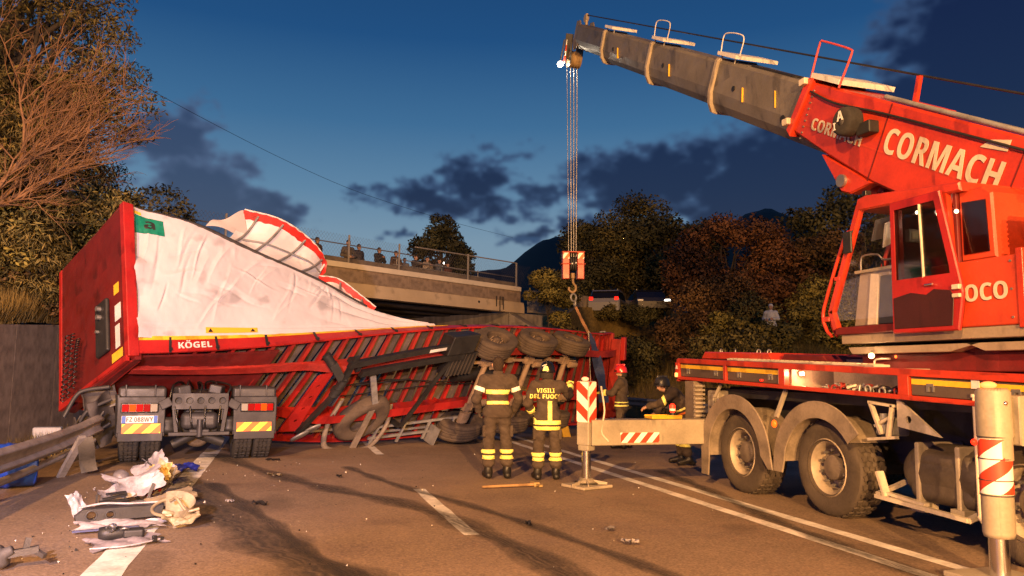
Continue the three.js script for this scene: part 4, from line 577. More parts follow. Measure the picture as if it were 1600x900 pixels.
  // red base section with a cut-back head
  const headCut = (w) => { const P = (t, h) => { const p = at(t, h); return [p.z, p.y]; }; return side([P(4.2, -.34), P(4.2, .79), P(10.5, .79), P(10.62, .71), P(10.74, .13), P(10.66, .05), P(9.9, -.07), P(8.8, -.2)], 7.45 - w / 2, 7.45 + w / 2, null, .03); };
  const base = cp('boom_base', headCut(.84), X.orange);
  const P2 = (t, h) => { const p = at(t, h); return [p.z, p.y]; };
  cp('base_rib', [side([P2(5, .18), P2(5, .2), P2(10.5, .2), P2(10.5, .18)], 7.026, 7.032), side([P2(5, .62), P2(5, .635), P2(10.5, .635), P2(10.5, .62)], 7.026, 7.031)], X.orangeDull, base);
  cp('head_flange', side([P2(10.68, -.02), P2(10.8, .04), P2(10.66, .82), P2(10.5, .86)], 6.98, 7.92, null, .02), X.orange, base);
  cps('flange_block', [[10.66, .76], [10.8, .16]].map(([t, h]) => place(new RoundedBoxGeometry(.1, .1, .14, 2, .02), at(t, h, 6.97).toArray())), X.cream, base);
  cp('head_platform', [extr([[-.46, 0], [.46, 0], [.46, .07], [-.46, .07]], .62).translate(0, .84, 9.95).applyMatrix4(bm).translate(7.45, 0, 0)], X.white, base);
  cp('hand_rail', tube([at(10.6, .8, 7.02), at(10.62, 1.3, 7.02), at(10.55, 1.34, 7.02), at(9.95, 1.3, 7.02), at(9.9, 1.22, 7.02), at(9.95, .8, 7.02)], .016, 6, 50), M([.6, .08, .08], .5), base);
  cp('stowage_arm', [bar(at(8.6, .8, 7.1), at(8.68, 1.15, 7.1), .05, .05), bar(at(8.0, .83, 7.1), at(8.6, .83, 7.1), .05, .07)], X.orange, base);
  cp('lettering', (() => { const g = letters('CORMACH', .165, .006).scale(.98, 1, 1); return g.applyMatrix4(new THREE.Matrix4().makeBasis(ax.clone().negate(), nx, V3(-1, 0, 0))).translate(...at(9.75, .25, 7.022).toArray()); })(), X.cream, base);
  cp('lettering', (() => { const g = letters('CORMACH', .31, .006).scale(.85, 1, 1); return g.applyMatrix4(new THREE.Matrix4().makeBasis(ax.clone().negate(), nx, V3(-1, 0, 0))).translate(...at(7.92, .35, 7.022).toArray()); })(), X.cream, base);
  cp('lettering', (() => { const g = extr([[0, 0], [.34, .03], [.34, .15], [.1, .1], [.05, .05]], .006); return g.applyMatrix4(new THREE.Matrix4().makeBasis(ax.clone().negate(), nx, V3(-1, 0, 0))).translate(...at(7.42, .58, 7.022).toArray()); })(), X.cream, base);
  const sw = cp('stowed_wheel', place(lathe([[.06, -.11], [.14, -.12], [.18, -.09], [.19, -.04], [.19, .04], [.18, .09], [.14, .12], [.06, .11]], 32), at(9.36, .44, 6.85).toArray(), [0, 0, Math.PI / 2]), X.rubber, base);
  cp('wheel_hub', place(lathe([[.001, .1], [.06, .1], [.07, 0], [.001, -.1]], 20), at(9.36, .44, 6.84).toArray(), [0, 0, Math.PI / 2]), X.darkGrey, sw);
  cps('tyre_mark', [place(letters('A', .13, .004), [0, 0, 0], [0, -Math.PI / 2, 0]).translate(6.722, at(9.38, .5).y, at(9.38, .5).z), place(letters('I', .1, .004), [0, 0, 0], [0, -Math.PI / 2, 0]).translate(6.722, at(9.42, .35).y, at(9.42, .35).z)], X.white, sw);
  cp('wheel_bracket', [span(6.88, 7.04, at(9.1, .42).y - .08, at(9.1, .42).y + .08, at(9.1, .42).z - .12, at(9.1, .42).z + .12, .02)], X.black, base);
  cp('top_rail', [rod(at(5, .83, 7.08), at(9.1, .83, 7.08), .03, 8)], X.galv, base);
  cps('panel_joint', [side([P2(8.9, -.2), P2(8.9, .78), P2(8.88, .78), P2(8.88, -.2)], 7.024, 7.03), side([P2(6.9, -.25), P2(6.9, .78), P2(6.885, .78), P2(6.885, -.25)], 7.024, 7.03)], X.redDark, base);
  for (let i = 0; i < 9; i++) cp('bolt', place(new THREE.CylinderGeometry(.014, .014, .016, 6), at(10.46, .0 + i * .085, 7.022).toArray(), [0, 0, Math.PI / 2]), X.steel, base);
  cp('boom_hose', tube([at(10.5, .66, 7.0), at(9.9, .6, 6.99), at(9.0, .64, 7.0), at(7.6, .66, 7.0), at(6.0, .68, 7.0)], .016, 6, 40), X.black, base);
  // lifting ram
  const piv = at(9.7, -.33); for (const [u, v] of [[7.02, 7.2], [7.7, 7.88]]) cp('ram_bracket', side([P2(9.9, -.1), P2(9.3, -.46), P2(9.12, -.44), P2(8.8, -.2)], u, v, null, .02), X.orange, base);
  cp('ram_pin', [rod([6.98, at(9.32, -.32).y, at(9.32, -.32).z], [7.92, at(9.32, -.32).y, at(9.32, -.32).z], .085, 18)], X.steel, base);
  { const a = at(9.32, -.32), b = V3(7.45, 2.35, -5.6), m = a.clone().lerp(b, .42); cp('ram_rod', rod(a, m, .085, 20), X.chrome); cp('ram_rod_end', rod(a.clone().lerp(b, -.02), a.clone().lerp(b, .1), .13, 18), X.orange); cp('ram_cylinder', [rod(a.clone().lerp(b, .36), b, .19, 28), rod(a.clone().lerp(b, .345), a.clone().lerp(b, .4), .21, 28)], X.orange); }
  cp('turret_frame', [side([[-6.5, 2.13], [-4.2, 2.13], [-3.4, 2.9], [-4.0, 3.6], [-5.0, 2.9]], 7.02, 7.1, null, .01), side([[-6.5, 2.13], [-4.2, 2.13], [-3.4, 2.9], [-4.0, 3.6], [-5.0, 2.9]], 7.8, 7.88, null, .01)], X.orangeDull);
  // boom tip: head plates, sheaves, striped guard, lamp
  const tip = cp('boom_head', [side([P2(21.25, .14), P2(21.25, .66), P2(21.4, .8), P2(21.62, .76), P2(21.66, .22), P2(21.55, 0)], 7.24, 7.28, null, .01), side([P2(21.25, .14), P2(21.25, .66), P2(21.4, .8), P2(21.62, .76), P2(21.66, .22), P2(21.55, 0)], 7.62, 7.66, null, .01)], M([.15, .13, .11], .5));
  const sy = 10.42, sz = -19.32; // axle of the lower sheaves
  cp('head_bracket', [bar([7.28, 11.0, -19.2], [7.28, sy - .05, sz - .1], .03, .22, [1, 0, 0]), bar([7.62, 11.0, -19.2], [7.62, sy - .05, sz - .1], .03, .22, [1, 0, 0]), bar([7.2, 10.6, -18.9], [7.2, 10.05, -18.95], .04, .05)], X.darkGrey, tip);
  cps('sheave', [0, 1, 2, 3].map((i) => place(lathe([[.05, -.03], [.2, -.03], [.235, -.035], [.2, 0], [.235, .035], [.2, .03], [.05, .03]], 26), [7.33 + i * .08, sy - .1, sz], [0, 0, Math.PI / 2])), M([.4, .28, .14], .5), tip);
  const gp = cp('hazard_plate', place(new THREE.BoxGeometry(.012, .62, .11), [7.2, sy + .12, sz - .02], [.25, 0, 0]), X.silverTape, tip); cps('stripe', [-.2, .08].map((d) => place(new THREE.BoxGeometry(.016, .16, .112), [7.199, sy + .12 + d, sz - .02 + d * .25], [.25, 0, 0])), X.redTape, gp);
  cp('head_lamp', [place(new THREE.SphereGeometry(.085, 18, 12), [7.15, sy - .15, sz - .3])], lamp('#fff0d8', 14), tip);
  cp('lamp_bracket', [bar([7.2, sy + .5, sz - .1], [7.15, sy - .1, sz - .32], .03, .05), rod([7.15, sy - .1, sz - .32], [7.3, sy - .05, sz - .15], .015, 6)], X.darkGrey, tip);
  { const L = new THREE.PointLight(0xffe8c8, 4, 0, 2); L.position.set(7.02 - CP.x, sy - .25, sz - .3 - CP.z); L.castShadow = true; crane.add(L); }
  cp('line_guide', [rod(at(21.4, .7), at(21.5, .98), .04, 10), place(new THREE.CylinderGeometry(.1, .1, .08, 18), at(21.5, .86).toArray(), [0, 0, Math.PI / 2])], M([.3, .25, .18], .5), tip);
  cp('winch_line', rod(at(21.5, .95), at(4, 1.22), .014, 6), X.black);
  for (let i = 0; i < 7; i++) { const x = 7.3 + i * .05; cp('hoist_line', rod([x, sy - .2, sz - .16 + (i % 2) * .32 * .5], [7.35 + i * .035, 4.75, sz - .1 + (i % 2) * .12], .0085, 6), X.steel); }
  // simple driver's cab ahead of the deck, out of the photograph
  const dc = cp('driver_cab', [rb(2.4, 1.5, 1.7, .12, [7.45, 1.75, -1.3]), rb(2.4, .5, 1.9, .08, [7.45, .8, -1.2])], X.red); cps('window', [span(6.24, 6.252, 1.75, 2.3, -1.8, -.9), span(6.6, 8.3, 1.7, 2.3, -.46, -.448)], darkGlass, dc);
}
// ---------------------------------------------------------------- hook block and slings
{
  const HX = 7.45, HZ = -19.35, H = thing('hook_block', 'orange hook block hanging on the hoist lines with white reflective top', 'hook block', [HX, 4.15, HZ], -.25);
  each('side_plate', [-.2, .2].map((x) => rb(.19, .74, .3, .02, [x, .36, 0])), X.orange, H); 
  each('reflective_plate', [-.2, .2].map((x) => bx(.17, .16, .006, [x, .62, .154])), X.silverTape, H);
  each('stripe', [-.2, .2].flatMap((x) => stripeGeos(.17, .16, .2, .12, [x, .62, .158], [0, 0, 0], .003)), X.hazardOrange, H);
  mesh('edge_plate', [rb(.62, .03, .32, .01, [0, .73, 0]), rb(.66, .03, .32, .01, [0, .4, 0])], X.orangeDull, H);
  each('sheave', [-.06, .0, .06].map((x) => place(lathe([[.02, -.02], [.2, -.025], [.18, 0], [.2, .025], [.02, .02]], 22), [x, .42, 0], [0, 0, Math.PI / 2])), X.darkGrey, H);
  mesh('block_lamp', [place(new THREE.SphereGeometry(.022, 8, 6), [.06, .42, .19]), place(new THREE.SphereGeometry(.022, 8, 6), [-.04, .4, .19])], X.silverTape, H);
  mesh('hook', [rod([0, .16, 0], [0, .02, 0], .06, 12), tube([[0, .05, 0], [.01, -.1, 0], [.08, -.2, 0], [.07, -.3, 0], [0, -.36, 0], [-.1, -.3, 0], [-.1, -.22, 0]], .034, 10, 30)], M([.3, .2, .1], .6, { tex: 'dust' }), H);
  const S = thing('lifting_sling', 'blue webbing sling running from the crane hook down to the trailer tail', 'sling', [7.45, 3.75, HZ]);
  mesh('shackle', [place(new THREE.TorusGeometry(.1, .025, 8, 18), [.02, -.1, 0], [0, .4, 0]), place(new THREE.TorusGeometry(.08, .025, 8, 18), [.06, -.26, 0], [0, 1.4, 0])], X.galv, S);
  const web = (pts, w, th) => { const c = new THREE.CatmullRomCurve3(pts.map(asV)), n = 36, pos = [], idx = []; for (let i = 0; i <= n; i++) { const p = c.getPoint(i / n), ww = w(i / n) / 2, a = Math.sin(i * .4) * .5; for (const [sx, sz] of [[-1, -1], [1, -1], [1, 1], [-1, 1]]) pos.push(p.x + sx * ww * Math.cos(a) - sz * th * Math.sin(a), p.y, p.z + sx * ww * Math.sin(a) + sz * th * Math.cos(a)); if (i < n) for (let k = 0; k < 4; k++) { const q = 4 * i + k, s = 4 * i + (k + 1) % 4; idx.push(q, q + 4, s, s, q + 4, s + 4); } } const g = new THREE.BufferGeometry(); g.setAttribute('position', new THREE.Float32BufferAttribute(pos, 3)); g.setIndex(idx); const f = g.toNonIndexed(); f.computeVertexNormals(); return f; };
  mesh('strap', web([[.08, -.34, 0], [.28, -.75, .02], [.5, -1.15, .05]], (t) => .07 + .04 * t, .012), M([.3, .16, .08], .85, { tex: 'cloth' }), S);
  mesh('strap', web([[.45, -1.05, .06], [.56, -1.3, .06], [.66, -1.75, .1], [.76, -2.4, .2], [.8, -2.9, .25]], (t) => .1 + .17 * ss(0, .6, t), .014), M([.02, .035, .12], .85, { tex: 'cloth' }), S);
  mesh('tag_line', rod([.42, -1.0, .1], [.42, -3.0, .3], .008, 6), X.cream, S);
}
// ---------------------------------------------------------------- people: bodies grown from joints (tapered capsules joined smoothly), clothing grown a little wider
function sdfGeo(f, lo, hi, cell) {
  const ext = Math.max(hi[0] - lo[0], hi[1] - lo[1], hi[2] - lo[2]) + 4 * cell, n = Math.ceil(ext / cell), half = n / 2, c = [0, 1, 2].map((k) => (lo[k] + hi[k]) / 2);
  const mc = new MarchingCubes(n, new THREE.MeshStandardMaterial(), false, false, 120000); mc.isolation = 0; mc.field.fill(-1);
  const i0 = [0, 1, 2].map((k) => Math.max(0, Math.floor((lo[k] - c[k]) / cell + half - 1))), i1 = [0, 1, 2].map((k) => Math.min(n - 1, Math.ceil((hi[k] - c[k]) / cell + half + 1)));
  for (let z = i0[2]; z <= i1[2]; z++) for (let y = i0[1]; y <= i1[1]; y++) for (let x = i0[0]; x <= i1[0]; x++) mc.field[x + y * n + z * n * n] = -f(c[0] + (x - half) * cell, c[1] + (y - half) * cell, c[2] + (z - half) * cell);
  mc.update();
  const m = mc.count, p = new Float32Array(m * 3), q = mc.normalArray.slice(0, m * 3);
  for (let i = 0; i < m * 3; i++) p[i] = mc.positionArray[i] * half * cell + c[i % 3];
  const g = new THREE.BufferGeometry(); g.setAttribute('position', new THREE.BufferAttribute(p, 3)); g.setAttribute('normal', new THREE.BufferAttribute(q, 3));
  // faces turned to agree with their normals
  for (let i = 0; i + 8 < m * 3; i += 9) { const a = V3(p[i], p[i + 1], p[i + 2]), b = V3(p[i + 3], p[i + 4], p[i + 5]), d = V3(p[i + 6], p[i + 7], p[i + 8]), nn = b.clone().sub(a).cross(d.clone().sub(a)); if (nn.x * q[i] + nn.y * q[i + 1] + nn.z * q[i + 2] < 0) for (const A of [p, q]) for (let k = 0; k < 3; k++) { const t = A[i + 3 + k]; A[i + 3 + k] = A[i + 6 + k]; A[i + 6 + k] = t; } }
  return g;
}
function field(bones, k, grow = 0) {
  const B = bones.map(([a, b, ra, rb, fl]) => [a[0], a[1], a[2], b[0] - a[0], b[1] - a[1], b[2] - a[2], ra + grow, (rb ?? ra) + grow, 1 / Math.max(1e-9, (b[0] - a[0]) ** 2 + (b[1] - a[1]) ** 2 + (b[2] - a[2]) ** 2), fl || 1]);
  return (x, y, z) => { let d = 9; for (const q of B) { const px = x - q[0], py = y - q[1], pz = (z - q[2]) * q[9], t = clamp((px * q[3] + py * q[4] + (z - q[2]) * q[5]) * q[8]), dx = px - t * q[3], dy = py - t * q[4], dz = pz - t * q[5] * q[9], e = Math.sqrt(dx * dx + dy * dy + dz * dz) - (q[6] + (q[7] - q[6]) * t), h = clamp(.5 + .5 * (d - e) / k); d = d + (e - d) * h - k * h * (1 - h); } return d; };
}
const boundsOf = (bones, pad) => { const lo = [9, 9, 9], hi = [-9, -9, -9]; for (const [a, b, ra, rb] of bones) for (const p of [a, b]) for (let k = 0; k < 3; k++) { const r = Math.max(ra, rb ?? ra) + pad; lo[k] = Math.min(lo[k], p[k] - r); hi[k] = Math.max(hi[k], p[k] + r); } return [lo, hi]; };
// a hand at w: along d, back of the hand towards n; fingers curled by c
function handBones(w, d, n, sideSign, c = .5) {
  const W = asV(w), D = asV(d).normalize(), N = asV(n), S = new THREE.Vector3().crossVectors(D, N).normalize().multiplyScalar(sideSign); N.copy(new THREE.Vector3().crossVectors(S, D)).multiplyScalar(sideSign);
  const P = (a, b, e) => W.clone().addScaledVector(D, a).addScaledVector(S, b).addScaledVector(N, e).toArray(), out = [[P(0, 0, 0), P(.02, 0, 0), .027, .028]];
  for (const [i, [b, l]] of [[-.03, .062], [-.01, .074], [.011, .07], [.031, .054]].entries()) { out.push([P(.02, b * .7, 0), P(.085, b, 0), .017, .0125]); let a = .085, e = 0, ang = c * .7; for (let j = 0; j < 3; j++) { const s = l * [.45, .32, .26][j], a2 = a + s * Math.cos(ang), e2 = e - s * Math.sin(ang); out.push([P(a, b, e), P(a2, b * (1 + .05 * j), e2), .0098 - j * .0009, .0092 - j * .001]); a = a2; e = e2; ang += c * (.75 + .05 * i); } }
  out.push([P(.02, -.026, 0), P(.05, -.05, -.012), .015, .012], [P(.05, -.05, -.012), P(.078, -.056, -.028), .0115, .0105], [P(.078, -.056, -.028), P(.098, -.05, -.044), .0102, .0085]);
  return out;
}
// o: joints and colours. The figure faces -z; its own right is +x.
function person(name, label, pos, turn, o) {
  const T = thing(name, label, 'person', pos, turn, o.group), s = o.scale || 1, cell = o.cell || .014, J = { pelvis: [0, .95, 0], chest: [0, 1.34, 0], neck: [0, 1.5, -.005], head: [0, 1.655, -.015], shL: [-.19, 1.44, 0], shR: [.19, 1.44, 0], elL: [-.26, 1.16, .02], elR: [.26, 1.16, .02], haL: [-.25, .92, -.08], haR: [.25, .92, -.08], hipL: [-.095, .92, 0], hipR: [.095, .92, 0], knL: [-.12, .5, -.02], knR: [.12, .5, -.02], anL: [-.13, .1, .02], anR: [.13, .1, .02], ...o.joints };
  const yaw = o.look || 0, hd = (x, y, z) => [J.head[0] + x * Math.cos(yaw) + z * Math.sin(yaw), J.head[1] + y, J.head[2] - x * Math.sin(yaw) + z * Math.cos(yaw)];
  const head = [[hd(0, .02, .01), hd(0, .055, .012), .078, .082], [hd(0, -.055, -.035), hd(0, .0, -.03), .045, .066], [hd(0, -.01, -.1), hd(0, .02, -.088), .013, .008], [hd(-.03, -.05, -.085), hd(.03, -.05, -.085), .011], [hd(-.082, -.005, .01), hd(-.085, .02, .015), .012, .016], [hd(.082, -.005, .01), hd(.085, .02, .015), .012, .016], [J.neck, hd(0, -.06, .01), .056, .052], [hd(-.032, .022, -.082), hd(-.03, .022, -.084), .011], [hd(.032, .022, -.082), hd(.03, .022, -.084), .011]];
  const torso = [[[J.shL[0] * .72, J.shL[1] - .02, J.shL[2]], [J.shR[0] * .72, J.shR[1] - .02, J.shR[2]], .088, .088], [J.chest, [J.pelvis[0], lerp(J.pelvis[1], J.chest[1], .35), J.pelvis[2]], .138, .122, 1.22], [[J.chest[0] - .06, J.chest[1], J.chest[2]], [J.chest[0] + .06, J.chest[1], J.chest[2]], .115, .115, 1.15], [[J.pelvis[0] - .06, J.pelvis[1] + .02, J.pelvis[2]], [J.pelvis[0] + .06, J.pelvis[1] + .02, J.pelvis[2]], .125, .125, 1.1], [J.neck, J.chest, .065, .1]];
  const arms = ['L', 'R'].flatMap((k) => [[J['sh' + k], J['el' + k], .062, .048], [J['el' + k], J['ha' + k], .047, .032]]), legs = ['L', 'R'].flatMap((k) => [[J['hip' + k], J['kn' + k], .088, .06], [J['kn' + k], J['an' + k], .06, .042], [J['an' + k], [J['an' + k][0] + (k === 'L' ? -.03 : .03), .045, J['an' + k][2] - .17], .045, .034], [J['an' + k], [J['an' + k][0], .05, J['an' + k][2] + .05], .045, .045]]);
  const hands = ['L', 'R'].map((k) => { const e = asV(J['el' + k]), h = asV(J['ha' + k]); return handBones(J['ha' + k], h.clone().sub(e).normalize().add(asV(o['bend' + k] || [0, 0, 0])).toArray(), o['back' + k] || [k === 'L' ? -1 : 1, .2, 0], k === 'L' ? -1 : 1, o.curl ?? .5); });
  const solid = (bones, k, c, grow = 0, extra) => { const f = field(bones, k, grow), [lo, hi] = boundsOf(bones, grow + .01); return sdfGeo(extra ? (x, y, z) => extra(f(x, y, z), x, y, z) : f, lo, hi, c); };
  // the body itself, hands on finer grids
  const body = [solid([...head, ...torso, ...arms, ...legs].map(([a, b, ra, rb, fl], i) => i < head.length ? [a, b, ra, rb, fl] : [a, b, ra - .012, (rb ?? ra) - .012, fl]), .03, o.fine ? .011 : cell)]; for (const h of hands) body.push(solid(h, .008, o.handCell || .006));
  mesh('body', body, o.gloves ? (o.skinMat || X.skin) : (o.skinMat || X.skin), T);
  const wr = (x, y, z) => .006 * (Math.sin(y * 46 + x * 19) * Math.sin(x * 23 - z * 31 + y * 11)) + .022 * (fbm(x * 8 + 20 + z * 3, y * 13 + z * 9, 0, 3, 500) - .5);
  const hem = o.hem ?? .86, jb = [...torso, ...arms.map(([a, b, ra, rb], i) => i % 2 ? [a, asV(a).lerp(asV(b), .93).toArray(), ra, rb + .008] : [a, b, ra, rb]), [[J.pelvis[0] - .07, hem, J.pelvis[2]], [J.pelvis[0] + .07, hem, J.pelvis[2]], .125, .125, 1.05], [[J.pelvis[0], hem, J.pelvis[2]], J.chest, .14, .13, 1.15]];
  const neckCut = J.neck[1] + .04, jf = field(jb, .05, .016), jF = (x, y, z) => Math.max(jf(x, y, z) + wr(x, y, z), hem - .08 - y);
  const [jlo, jhi] = boundsOf(jb, .03); jhi[1] = Math.min(jhi[1], 2.2);
  const jacket = mesh('jacket', sdfGeo((x, y, z) => jF(x, y, z), jlo, jhi, cell), o.jacket || X.cloth, T);
  for (const [p, n, h, mat, g, lim] of o.bands || []) { const N = asV(n).normalize(), c = N.dot(asV(p)); const f = (x, y, z) => { let d = Math.max(jF(x, y, z) - (g ?? .005), Math.abs(x * N.x + y * N.y + z * N.z - c) - h); if (lim) d = Math.max(d, lim(x, y, z)); return d; }; mesh('reflective_band', sdfGeo(f, jlo, jhi, cell * .8), mat || X.tape, jacket); }
  if (o.stripe) { const [x0, x1, y0, y1] = o.stripe; mesh('reflective_stripe', sdfGeo((x, y, z) => Math.max(jF(x, y, z) - .006, x0 - x, x - x1, y0 - y, y - y1, -z), [x0 - .02, y0 - .02, -.02], [x1 + .02, y1 + .02, .3], .009), X.tape, jacket); }
  for (const [t, size, x, y] of o.texts || []) { const g = letters(t, size, .001), q = g.attributes.position; for (let i = 0; i < q.count; i++) { const X0 = x + q.getX(i), Y0 = y + q.getY(i); let z = .4; for (let k = 0; k < 40; k++) { const d = jF(X0, Y0, z); if (d < .004) break; z -= Math.max(.002, d * .7); } q.setXYZ(i, X0, Y0, z + .003 + q.getZ(i)); } g.computeVertexNormals(); mesh('lettering', g, X.tape, jacket); }
  const lb = legs.filter((_, i) => i % 4 < 2).map(([a, b, ra, rb], i) => i % 2 ? [a, asV(a).lerp(asV(b), .68).toArray(), ra + .008, rb + .03] : [a, b, ra, rb]).concat([torso[3]]), lf = field(lb, .035, .018), lF = (x, y, z) => lf(x, y, z) + wr(x, y * 1.2 + 3, z) * 1.2;
  const [llo, lhi] = boundsOf(lb, .03), tr = mesh('trousers', sdfGeo((x, y, z) => Math.max(lF(x, y, z), y - (J.pelvis[1] + .08)), llo, lhi, cell), o.trousers || X.cloth, T);
  for (const y0 of o.ankle || []) mesh('reflective_band', sdfGeo((x, y, z) => Math.max(lF(x, y, z) - .008, Math.abs(y - y0) - .028), llo, [lhi[0], y0 + .05, lhi[2]], cell * .8), X.tape, tr);
  for (const k of ['L', 'R']) { const a = J['an' + k], e = k === 'L' ? -1 : 1, bb = [[asV(a).lerp(asV(J['kn' + k]), .45).toArray(), a, .058, .052], [a, [a[0] + e * .03, .05, a[2] - .19], .052, .042], [a, [a[0], .05, a[2] + .05], .052, .05]]; mesh('boot', sdfGeo(((f) => (x, y, z) => Math.max(f(x, y, z), .012 - y))(field(bb, .025, .006)), ...boundsOf(bb, .02), cell), o.bootMat || X.boot, T); }
  if (o.fine) { mesh('collar', sdfGeo(((f, g) => (x, y, z) => Math.max(f(x, y, z), -g(x, y, z)))(field([[[J.neck[0], J.neck[1] - .02, J.neck[2] + .012], [J.neck[0], J.neck[1] + .045, J.neck[2]], .083, .08]], .01), field([[[J.neck[0], J.neck[1] - .06, J.neck[2]], [J.neck[0], J.neck[1] + .1, J.neck[2]], .066, .066]], .01)), [J.neck[0] - .11, J.neck[1] - .12, J.neck[2] - .11], [J.neck[0] + .11, J.neck[1] + .075, J.neck[2] + .12], .009), o.jacket || X.cloth, jacket); mesh('radio', [rb(.055, .12, .035, .008, [J.pelvis[0] - .165, hem + .02, J.pelvis[2] + .02]), rod([J.pelvis[0] - .165, hem + .08, J.pelvis[2] + .02], [J.pelvis[0] - .165, hem + .18, J.pelvis[2] + .02], .006, 6)], X.black, T); each('cargo_pocket', [rb(.05, .17, .13, .015, [J.knL[0] - .07, J.knL[1] + .19, J.knL[2] + .01]), rb(.05, .17, .13, .015, [J.knR[0] + .07, J.knR[1] + .19, J.knR[2] + .01])], X.cloth, tr); }
  if (o.gloves) for (const h of hands) mesh('glove', solid(h, .009, o.handCell || .006, .004), o.gloves, T);
  if (o.hair) mesh('hair', sdfGeo(((f) => (x, y, z) => { const l = x - J.head[0], m = z - J.head[2], lz = m * Math.cos(yaw) + l * Math.sin(yaw); return Math.max(f(x, y, z) + .004 * Math.sin(x * 160) * Math.sin(y * 130), -(y - J.head[1]) - .045 - lz * .55, -lz - .062 + (y - J.head[1]) * -.35); })(field([[hd(0, .02, .014), hd(0, .058, .014), .083, .087], [hd(0, -.03, .03), hd(0, .03, .02), .068, .08]], .02)), [J.head[0] - .13, J.head[1] - .13, J.head[2] - .14], [J.head[0] + .13, J.head[1] + .17, J.head[2] + .14], o.fine ? .008 : cell), o.hair, T);
  if (o.helmet) {
    const H = sub('helmet', T); H.position.set(...J.head); H.rotation.y = yaw;
    mesh('shell', [lathe([[.001, .17], [.05, .165], [.09, .14], [.115, .095], [.125, .04], [.13, -.0], [.122, -.002], [.118, .04]], 32).scale(.95, 1, 1.12), place(new THREE.TorusGeometry(.126, .008, 6, 32), [0, 0, 0], [Math.PI / 2, 0, 0]).scale(.95, 1, 1.12), rb(.02, .04, .2, .01, [0, .165, .0])], o.helmet, H);
    mesh('neck_guard', place(new THREE.CylinderGeometry(.125, .118, .1, 24, 1, true, -1.2, 2.4), [0, -.045, 0]).scale(.95, 1, 1.1), M([.03, .025, .02], .8, { tex: 'cloth', double: true }), H);
    mesh('visor', place(new THREE.CylinderGeometry(.128, .128, .05, 24, 1, true, Math.PI - 1.1, 2.2), [0, .02, 0]).scale(.95, 1, 1.13), X.blackGloss, H);
    if (o.helmetMark) { const mk = [place(extr([[-.045, -.02], [.05, -.01], [.03, .05], [-.01, .065], [-.04, .03]], .004), [.005, .04, .143], [-.12, .05, 0])]; mesh('helmet_mark', mk, X.tape, H); mesh('helmet_mark', [place(extr([[-.04, 0], [.035, .01], [.03, .025], [-.045, .015]], .004), [-.012, .1, .125], [-.5, .05, .3]), place(extr([[-.012, 0], [.012, 0], [.012, .07], [-.012, .07]], .004), [-.03, .03, .146], [-.1, -.1, -.3])], X.white, H); }
  }
  if (s !== 1) T.scale.setScalar(s);
  return T;
}
const dir = -8 * D2R;
person('firefighter', 'bareheaded firefighter seen from behind with two yellow bands across the jacket', [3.26, 0, -11.72], -.14, {
  scale: 1.045, fine: 1, cell: .012, hair: M([.03, .018, .01], .8, { tex: 'cloth' }), hem: .97, gloves: X.glove, joints: { shL: [-.215, 1.45, 0], shR: [.215, 1.45, 0], elL: [-.32, 1.17, -.02], elR: [.32, 1.17, -.02], haL: [-.27, .98, -.17], haR: [.27, .98, -.17], anL: [-.13, .1, .03], anR: [.15, .1, .03], knL: [-.13, .5, -.01], knR: [.14, .5, -.01] },
  bands: [[[0, 1.27, 0], [0, 1, 0], .034, X.tape, .006, (x) => Math.abs(x) - .185], [[0, 1.1, 0], [0, 1, -.1], .026, X.tape, .006, (x) => Math.abs(x) - .17], [[-.27, 1.31, 0], [.35, 1, 0], .033, X.silverTape, .007, (x) => x + .2], [[.27, 1.31, 0], [-.35, 1, 0], .033, X.silverTape, .007, (x) => .2 - x]], ankle: [.395, .31], backL: [-1, 0, .3], backR: [1, 0, .3],
});
person('firefighter', 'firefighter in black helmet with lettered jacket pointing an arm towards the jack', [3.98, 0, -11.42], -.2, {
  scale: 1.0, fine: 1, cell: .012, helmet: X.blackGloss, helmetMark: 1, hem: .84, gloves: X.tape, look: -.35, joints: { shL: [-.21, 1.43, 0], shR: [.21, 1.43, 0], elL: [-.3, 1.16, -.05], haL: [-.2, .98, -.22], elR: [.36, 1.28, -.12], haR: [.42, 1.44, -.34], anL: [-.15, .1, .03], anR: [.14, .1, .0], knL: [-.13, .5, -.02], knR: [.13, .5, -.02], head: [0, 1.64, -.02] },
  texts: [['VIGILI', .066, -.045, 1.36], ['DEL FUOCO', .066, -.035, 1.27]], stripe: [-.012, .058, .86, 1.2],
  bands: [[[0, .87, 0], [0, 1, 0], .032, X.tape, .007, (x) => Math.abs(x) - .27], [[0, .78, 0], [0, 1, 0], .032, X.tape, .007], [[.4, 1.39, -.27], [.3, .8, -1.1], .05, X.tape, .008, (x, y, z) => Math.max(.3 - x, z + .15)], [[-.25, 1.04, -.14], [.4, -.7, -.6], .035, X.tape, .008, (x) => x + .18]], ankle: [.38, .31], backL: [-1, 0, .3], backR: [.2, 1, 0], curl: .8,
});
person('firefighter', 'firefighter in red helmet standing behind the outrigger beam facing the trailer tail', [7.2, 0, -15.7], .95, {
  scale: 1.0, fine: 1, cell: .014, helmet: M([.5, .02, .015], .25, { coat: .8, tex: 'none' }), hem: .9, gloves: M([.45, .4, .08], .8), joints: { elL: [-.22, 1.2, -.16], haL: [-.14, 1.2, -.42], elR: [.27, 1.18, .04], haR: [.25, .98, -.1], anL: [-.13, .1, .02], anR: [.14, .1, .1] },
  bands: [[[0, .93, 0], [0, 1, 0], .02], [[0, 1.0, 0], [0, 1, 0], .014], [[-.17, 1.2, -.33], [.1, 0, -1], .03, X.tape, .008, (x, y, z) => z + .2], [[.27, 1.12, 0], [0, 1, 0], .02, X.tape, .007, (x) => .19 - x]], ankle: [.36], backL: [-.3, 1, 0],
});
